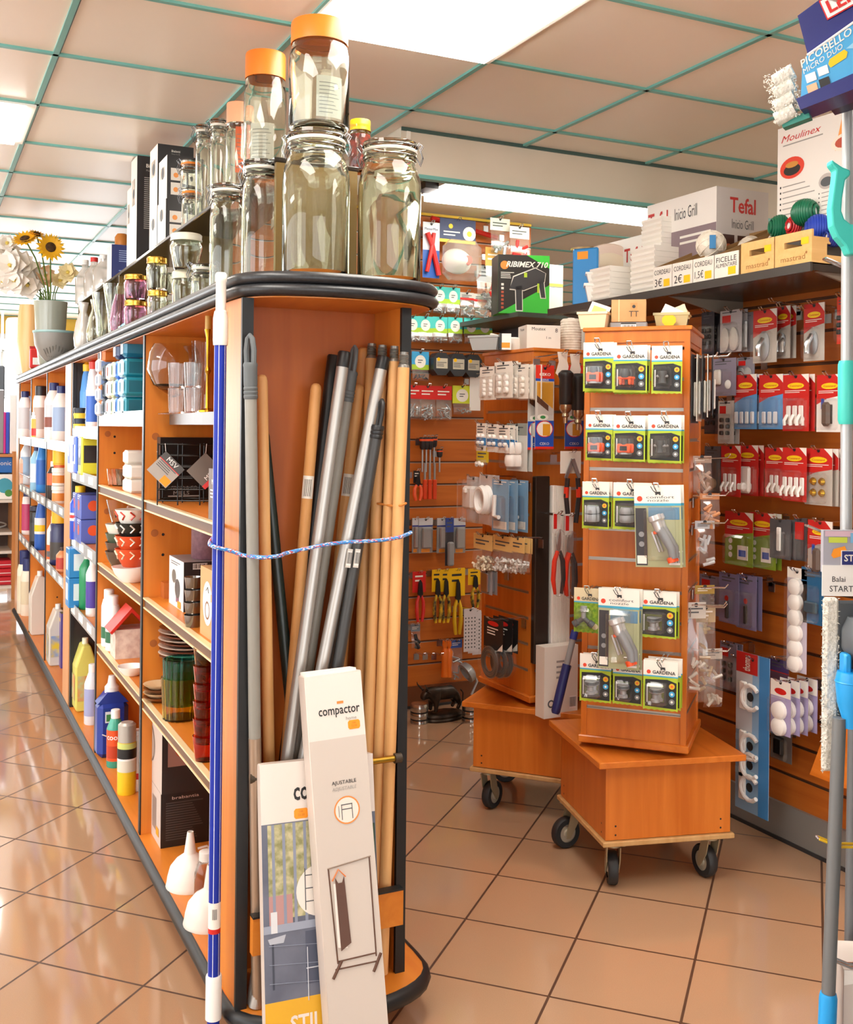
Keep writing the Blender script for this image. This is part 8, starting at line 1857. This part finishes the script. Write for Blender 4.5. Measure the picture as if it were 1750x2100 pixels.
# navy mop pack at the top
q = at(1662, 215, D=1.74)
t = thing('mop_pack', 'navy and light blue flat mop pack with white fluffy ends under the ceiling', 'mop', tuple(q), rot=(rad(0), rad(-14), AR - rad(32)))
w = .26; h = .125
g = G(); g.prism([(-.012, -.012), (w, -.012), (w, .022), (-.014, .008)], -.03, .03, NVY); g.prism([(-.010, .008), (w, .022), (w, h * 1.15), (.018, h * .62), (.006, h * .5)], -.016, .016, mat('#4aa7dc', .35)); g.prism([(.016, h * .6), (w, h * 1.12), (w, h * 1.75), (.016, h * 1.2)], -.003, .003, NVY)
y = -.0172
g.tube([(.017, -.0165, h * .6), (w, -.0165, h * 1.13)], .0022, WHITE, 6); T0 = Matrix.Rotation(rad(-14), 4, 'Y')
g.text('PICOBELLO', .018, h * .49, .0125, y, CARDW, T=T0, slant=.3, bold=.01, align='l'); g.text('MICRO DUO', .016, h * .385, .0085, y, CARDW, T=T0, slant=.3, align='l')
for i, (x, z, m_) in enumerate(((.006, .030, WHITE), (.026, .033, WHITE), (.004, .012, mat('#f2b890', .5)), (.024, .014, INKB))): g.box(x, x + .016, y - .0006, y, z, z + .014, m_)
g.poly([(.046, .040), (.072, .046), (.076, .054), (.072, .060), (.048, .054), (.044, .047)], y, YELLOW); g.poly([(.075, .06), (.15, .09), (.15, .05), (.1, .05)], y - .0003, mat('#8fc8e8', .4))
TT = Matrix.Translation((.085, -.0045, h * 1.15)) @ Matrix.Rotation(rad(-8), 4, 'Y')
g.box(-.03, .1, -.001, 0, -.018, .018, RED, T=TT).box(-.028, .1, -.002, -.001, -.016, .016, WHITE, T=TT).text('LEIFHEIT', -.022, 0, .022, -.003, RED, T=TT, bold=.03, align='l')
g.obj('card_sleeve', t)
def fluff(g, x0, x1, y0, y1, z0, z1, n, m, seed=3):
    """short fibres"""
    rr = random.Random(seed)
    for i in range(n * 3):
        x, z, y = rr.uniform(x0, x1), rr.uniform(z0, z1), rr.uniform(y0, y1); a = rr.uniform(0, 2 * pi); L_ = rr.uniform(.003, .0055); w_ = .0011
        dx, dz = cos(a) * L_, sin(a) * L_
        g.add([(x - dz * .25, y, z + dx * .25), (x + dz * .25, y, z - dx * .25), (x, y + w_, z), (x + dx, y - rr.uniform(.001, .004), z + dz)], [(0, 1, 3), (1, 2, 3), (2, 0, 3)], m)
g = G()
for i in range(4): g.tube([(-.012 - .004 * (3 - i), 0, .002 + .021 * i), (-.045 - .004 * (3 - i), 0, -.004 + .021 * i)], .0125, MOPW, 10)
fluff(g, -.06, -.01, -.012, 0, -.012, .075, 160, MOPW); g.obj('mop_fringe', t)
G().box(-.05, -.005, .0, .02, -.02, -.008, mat('#2f8a7c', .5)).obj('backing_pad', t)
q = at(1668, 228, D=1.80)
t = thing('mop_pack', 'second flat mop pack hanging behind the navy one', 'mop', tuple(q), rot=(0, rad(-10), AR - rad(32)))
G().box(.03, .2, -.02, .02, -.012, .012, mat('#1c2050', .4)).box(.02, .2, -.018, .018, .012, .022, mat('#4aa7dc', .4)).obj('card_sleeve', t); g = G().box(-.008, .03, -.015, .015, -.008, .010, MOPW); fluff(g, -.01, .03, -.016, 0, -.01, .012, 60, MOPW, 5); g.obj('mop_fringe', t)
# flat mop with blue joint
D = 1.74; kk = D / FPX
q = at(1706, 1225, D=D)
t = thing('flat_mop', 'flat mop with white fluffy edge, dark plate and bright blue joint, folded upright', 'mop', tuple(q), AR)
G().box(.008, .12, -.006, .006, -.20, -.005, mat('#4a4f54', .5), c=.004).obj('mop_plate', t)
g = G().box(-.013, .010, -.008, .008, -.284, .0, MOPW, c=.004); fluff(g, -.016, .010, -.008, 0, -.284, .0, 420, MOPW, 9); g.obj('fluffy_pad', t)
g = G().lathe([(0, -.205), (.014, -.205), (.0145, -.19), (.022, -.165), (.025, -.13), (.022, -.115), (0, -.112)], CYA, 20, T=Matrix.Translation((.022, -.03, 0)))
g.lathe([(.0232, -.134), (.0262, -.131), (.0232, -.128)], CYA, 20, T=Matrix.Translation((.022, -.03, 0)))
g.box(.006, .018, -.042, -.018, -.122, -.085, CYA, c=.003).box(.03, .042, -.042, -.018, -.122, -.06, CYA, c=.003); g.obj('swivel_joint', t)
G().lathe([(.026, 0), (.04, .004), (.05, .02), (.05, .05), (.04, .07), (0, .075)], mat('#5c6166', .45), 20, T=Matrix.Translation((.062, -.018, -.10))).obj('joint_cover', t)
a = at(1722, 1472, D=D - .03); b = at(1697, 2100, D=D - .03); b2 = a + (b - a) * 1.36
Lb = b2 - q; La = a - q; Ri = Matrix.Rotation(-AR, 3, 'Z')
G().tube([Ri @ La, Ri @ Lb], .0108, mat('#75787a', .42, .2), 16).obj('shaft', t)
kb = lambda v: Ri @ (a + (b - a) * ((v - 1472) / 628) - q)
G().tube([kb(2036), kb(2045), kb(2180)], [.0125, .0142, .0142], CYA, 16).obj('blue_sleeve', t)
# its packaging card
t = thing('price_card', 'white price card in two lines on grey mop packaging with an orange sticker', 'card', tuple(at(1686, 1222, D=D - .035)), AR)
w = .14; H1 = 62 * kk; H2 = 132 * kk
g = G().box(0, w, -.0008, .0008, 0, H1, WHITE); y = -.0013
g.text('Balai', .016, H1 * .55, .0085, y, INKM, align='l'); g.text('START', .012, H1 * .24, .0095, y, INKM, w=.038, align='l'); g.obj('card', t)
g = G().box(.002, w, .001, .012, H1 - .012, H2, mat('#a9a9b4', .45)); y = -.0002
g.rect(.004, w, H2 - .010, H2 - .001, y, mat('#d8b8c8', .5)).rect(.01, .04, H2 - .02, H2 - .011, y - .0003, mat('#c9d84a', .5)).rect(.045, w, H2 - .02, H2 - .004, y - .0003, mat('#7fb8e0', .5))
g.poly([(.014, H2 - .040), (.018, H2 - .045), (.036, H2 - .040), (.040, H2 - .034), (.036, H2 - .025), (.018, H2 - .030)], y - .0006, TAG); g.box(.03, .1, -.002, 0, H1 + .0, H1 + .024, WHITE).box(.031, .1, -.003, -.002, H1 + .001, H1 + .023, NVY).text('STARWAX', .034, H1 + .012, .011, -.0036, CARDW, align='l', bold=.02); g.obj('packaging', t)
t2, P, L = pole('second grey pole with blue foot behind the flat mop', [(1752, 1480, 1.86), (1742, 2100, 1.86), (1736, 2320, 1.86)], .0102, mat('#6c6f72', .42, .2), 1.86, 0)
k = lambda v: at(1752 - 10 * (v - 1480) / 620, v, D=1.86) - P[-1]
G().tube([k(2036), k(2045), k(2180)], [.0125, .0142, .0142], CYA, 16).obj('blue_sleeve', t2)
q = at(1722, 2110, D=1.70)
def pl_x(g, w, h, T): g.ring(w * .42, h * .62, .012, .017, -.0006, INKB, 18, T); g.poly([(0, h), (w * .5, h * 1.0), (w * .5, h * .93), (0, h * .86)], -.0005, WHITE, T); g.tube([(w * .1, -.001, h * .45), (w * .5, -.001, h * .4)], .001, INKB, 5, T=T); g.rect(w * .15, w, 0, h * .28, -.0004, mat('#3a6ab8', .5), T)
carton('pale grey carton with black ring print beside the pole feet', q.x, q.x + .12, q.y, q.y + .1, at(1722, 2180, D=1.70).z, .178, mat('#d0c6bf', .5), mat('#c4bab3', .5), pl_x, None, loc=tuple(at(1785, 2180, D=1.76)), rz=AR - rad(4))
# low wooden shelf on the side wall
t = thing('peg_board', 'small sloping orange wood board with black knobs low on the side wall', 'board', (2.38, 2.17, .305))
G().add([(-.02, .12, 0), (.13, .12, 0), (.13, -.5, 0), (-.02, -.5, 0), (.03, .09, .17), (.13, .09, .17), (.13, -.5, .17), (.03, -.5, .17)], [(0, 1, 2, 3), (7, 6, 5, 4), (0, 4, 5, 1), (3, 2, 6, 7), (0, 3, 7, 4), (1, 5, 6, 2)], CHERRYX).obj('board', t)
for z_ in (.07, .115): G().lathe([(0, .03), (.016, .028), (.018, .018), (.008, .01), (.008, 0)], INKB, 16, T=Matrix.Translation((.005 + .01, .03, z_)) @ Matrix.Rotation(rad(-90), 4, 'Y')).obj('knob', t)
# ================================================================== far end of the aisle
t = thing('far_shelf', 'wooden shelf rack of boxed goods at the far end of the aisle', 'shelf', (0, 8.45, 0))
SD = wood('#c98a52', '#b87840', .4, 4)
G().box(.66, .70, 0, .4, 0, 1.10, SD).obj('side_panel', t); G().box(-1.0, -.96, 0, .4, 0, 1.10, SD).obj('side_panel', t)
for z_ in (.10, .36, .50, .74, 1.08): G().box(-.96, .66, 0, .4, z_ - .02, z_, mat('#d8d0c6', .4) if z_ < 1 else SD).obj('shelf_board', t)
G().box(-.96, .66, .38, .4, .10, 1.08, mat('#4a3020', .5)).obj('back_panel', t)
def far(label, u0, u1, v0, v1, Y, z, m, name='box', cat='box', deco=None):
    a = at(u0, v1, Y=Y); b = at(u1, v1, Y=Y); h = (v1 - v0) * mpp(a)
    g = G().box(-(b.x - a.x) / 2, (b.x - a.x) / 2, 0, .2, 0, h, m, c=.006)
    if deco: deco(g, b.x - a.x, h)
    tag(g.obj(name), label, cat, None, ((a.x + b.x) / 2, Y, z))
far('bright blue boxed pack on the far shelf rack', -16, 26, 922, 955, 8.50, .88 + .06, mat('#1f6fc4', .4), 'blue_pack', 'box', lambda g, w, h: g.text('sonic', w * .1, h * .6, h * .25, -.001, CARDW))
far('white pack with round teal print on the far shelf rack', -16, 26, 960, 1012, 8.48, .742, WHITE, 'white_pack', 'box', lambda g, w, h: (g.disc(w * .1, h * .55, h * .3, -.001, mat('#3f9fb8', .5)), g.disc(w * .3, h * .25, h * .14, -.0014, mat('#4a8a3a', .5))))
tag(G().tube([(.12 * cos(2 * pi * i / 24), .02, .09 + .09 * sin(2 * pi * i / 24)) for i in range(24)], .006, SILV, 6, True).obj('wire_ring'), 'silver wire ring lying on the middle far shelf', 'ring', None, (.5, 8.55, .505), rot=(rad(70), 0, 0))
for i in range(3): far('red folded cloth, %s of the pile on the far shelf rack' % ('lowest', 'middle', 'top')[i], -14, 30 - 2 * i, 1098 - 14 * i - 16, 1098 - 14 * i, 8.50, .362 - .26 + .0 + .062 * i + .26 * 0 + .0, mat('#c41f2e', .7), 'folded_cloth', 'cloth', lambda g, w, h: g.box(-w * .48, w * .48, -.002, 0, h * .4, h * .5, mat('#e8dcdc', .6)))
for i, (u0, u1, v0, m_, lab) in enumerate(((-8, 8, 790, mat('#8a8c90', .3, .7), 'steel kettle shape on top of the far shelf rack'), (6, 12, 836, mat('#c42f8a', .4), 'thin magenta pack on top of the far shelf rack'), (12, 19, 836, mat('#2f52c0', .4), 'thin blue pack on top of the far shelf rack'), (20, 34, 800, mat('#e9e9ea', .3), 'white appliance with a dark dot on top of the far shelf rack'))):
    far(lab, u0, u1, v0, 922, 8.52, 1.082, m_, 'boxed_item', 'box')
t = thing('glass_cabinet', 'white glazed display shelf above the far shelf rack', 'cabinet', (.1, 8.7, 1.08))
for z_ in (.42, .78): G().box(-.6, .52, 0, .2, z_, z_ + .012, glass('#e8f6f4')).obj('glass_shelf', t)
for x in (-.6, .5): G().box(x, x + .02, .19, .2, 0, 1.1, WHITE).obj('upright', t)
tag(G().box(-.06, .06, -.02, .02, 0, .24, mat('#4a5058', .4), c=.01).obj('dark_flask'), 'dark flask standing on the glass shelf at the far end', 'flask', None, (.56, 8.75, 1.513))
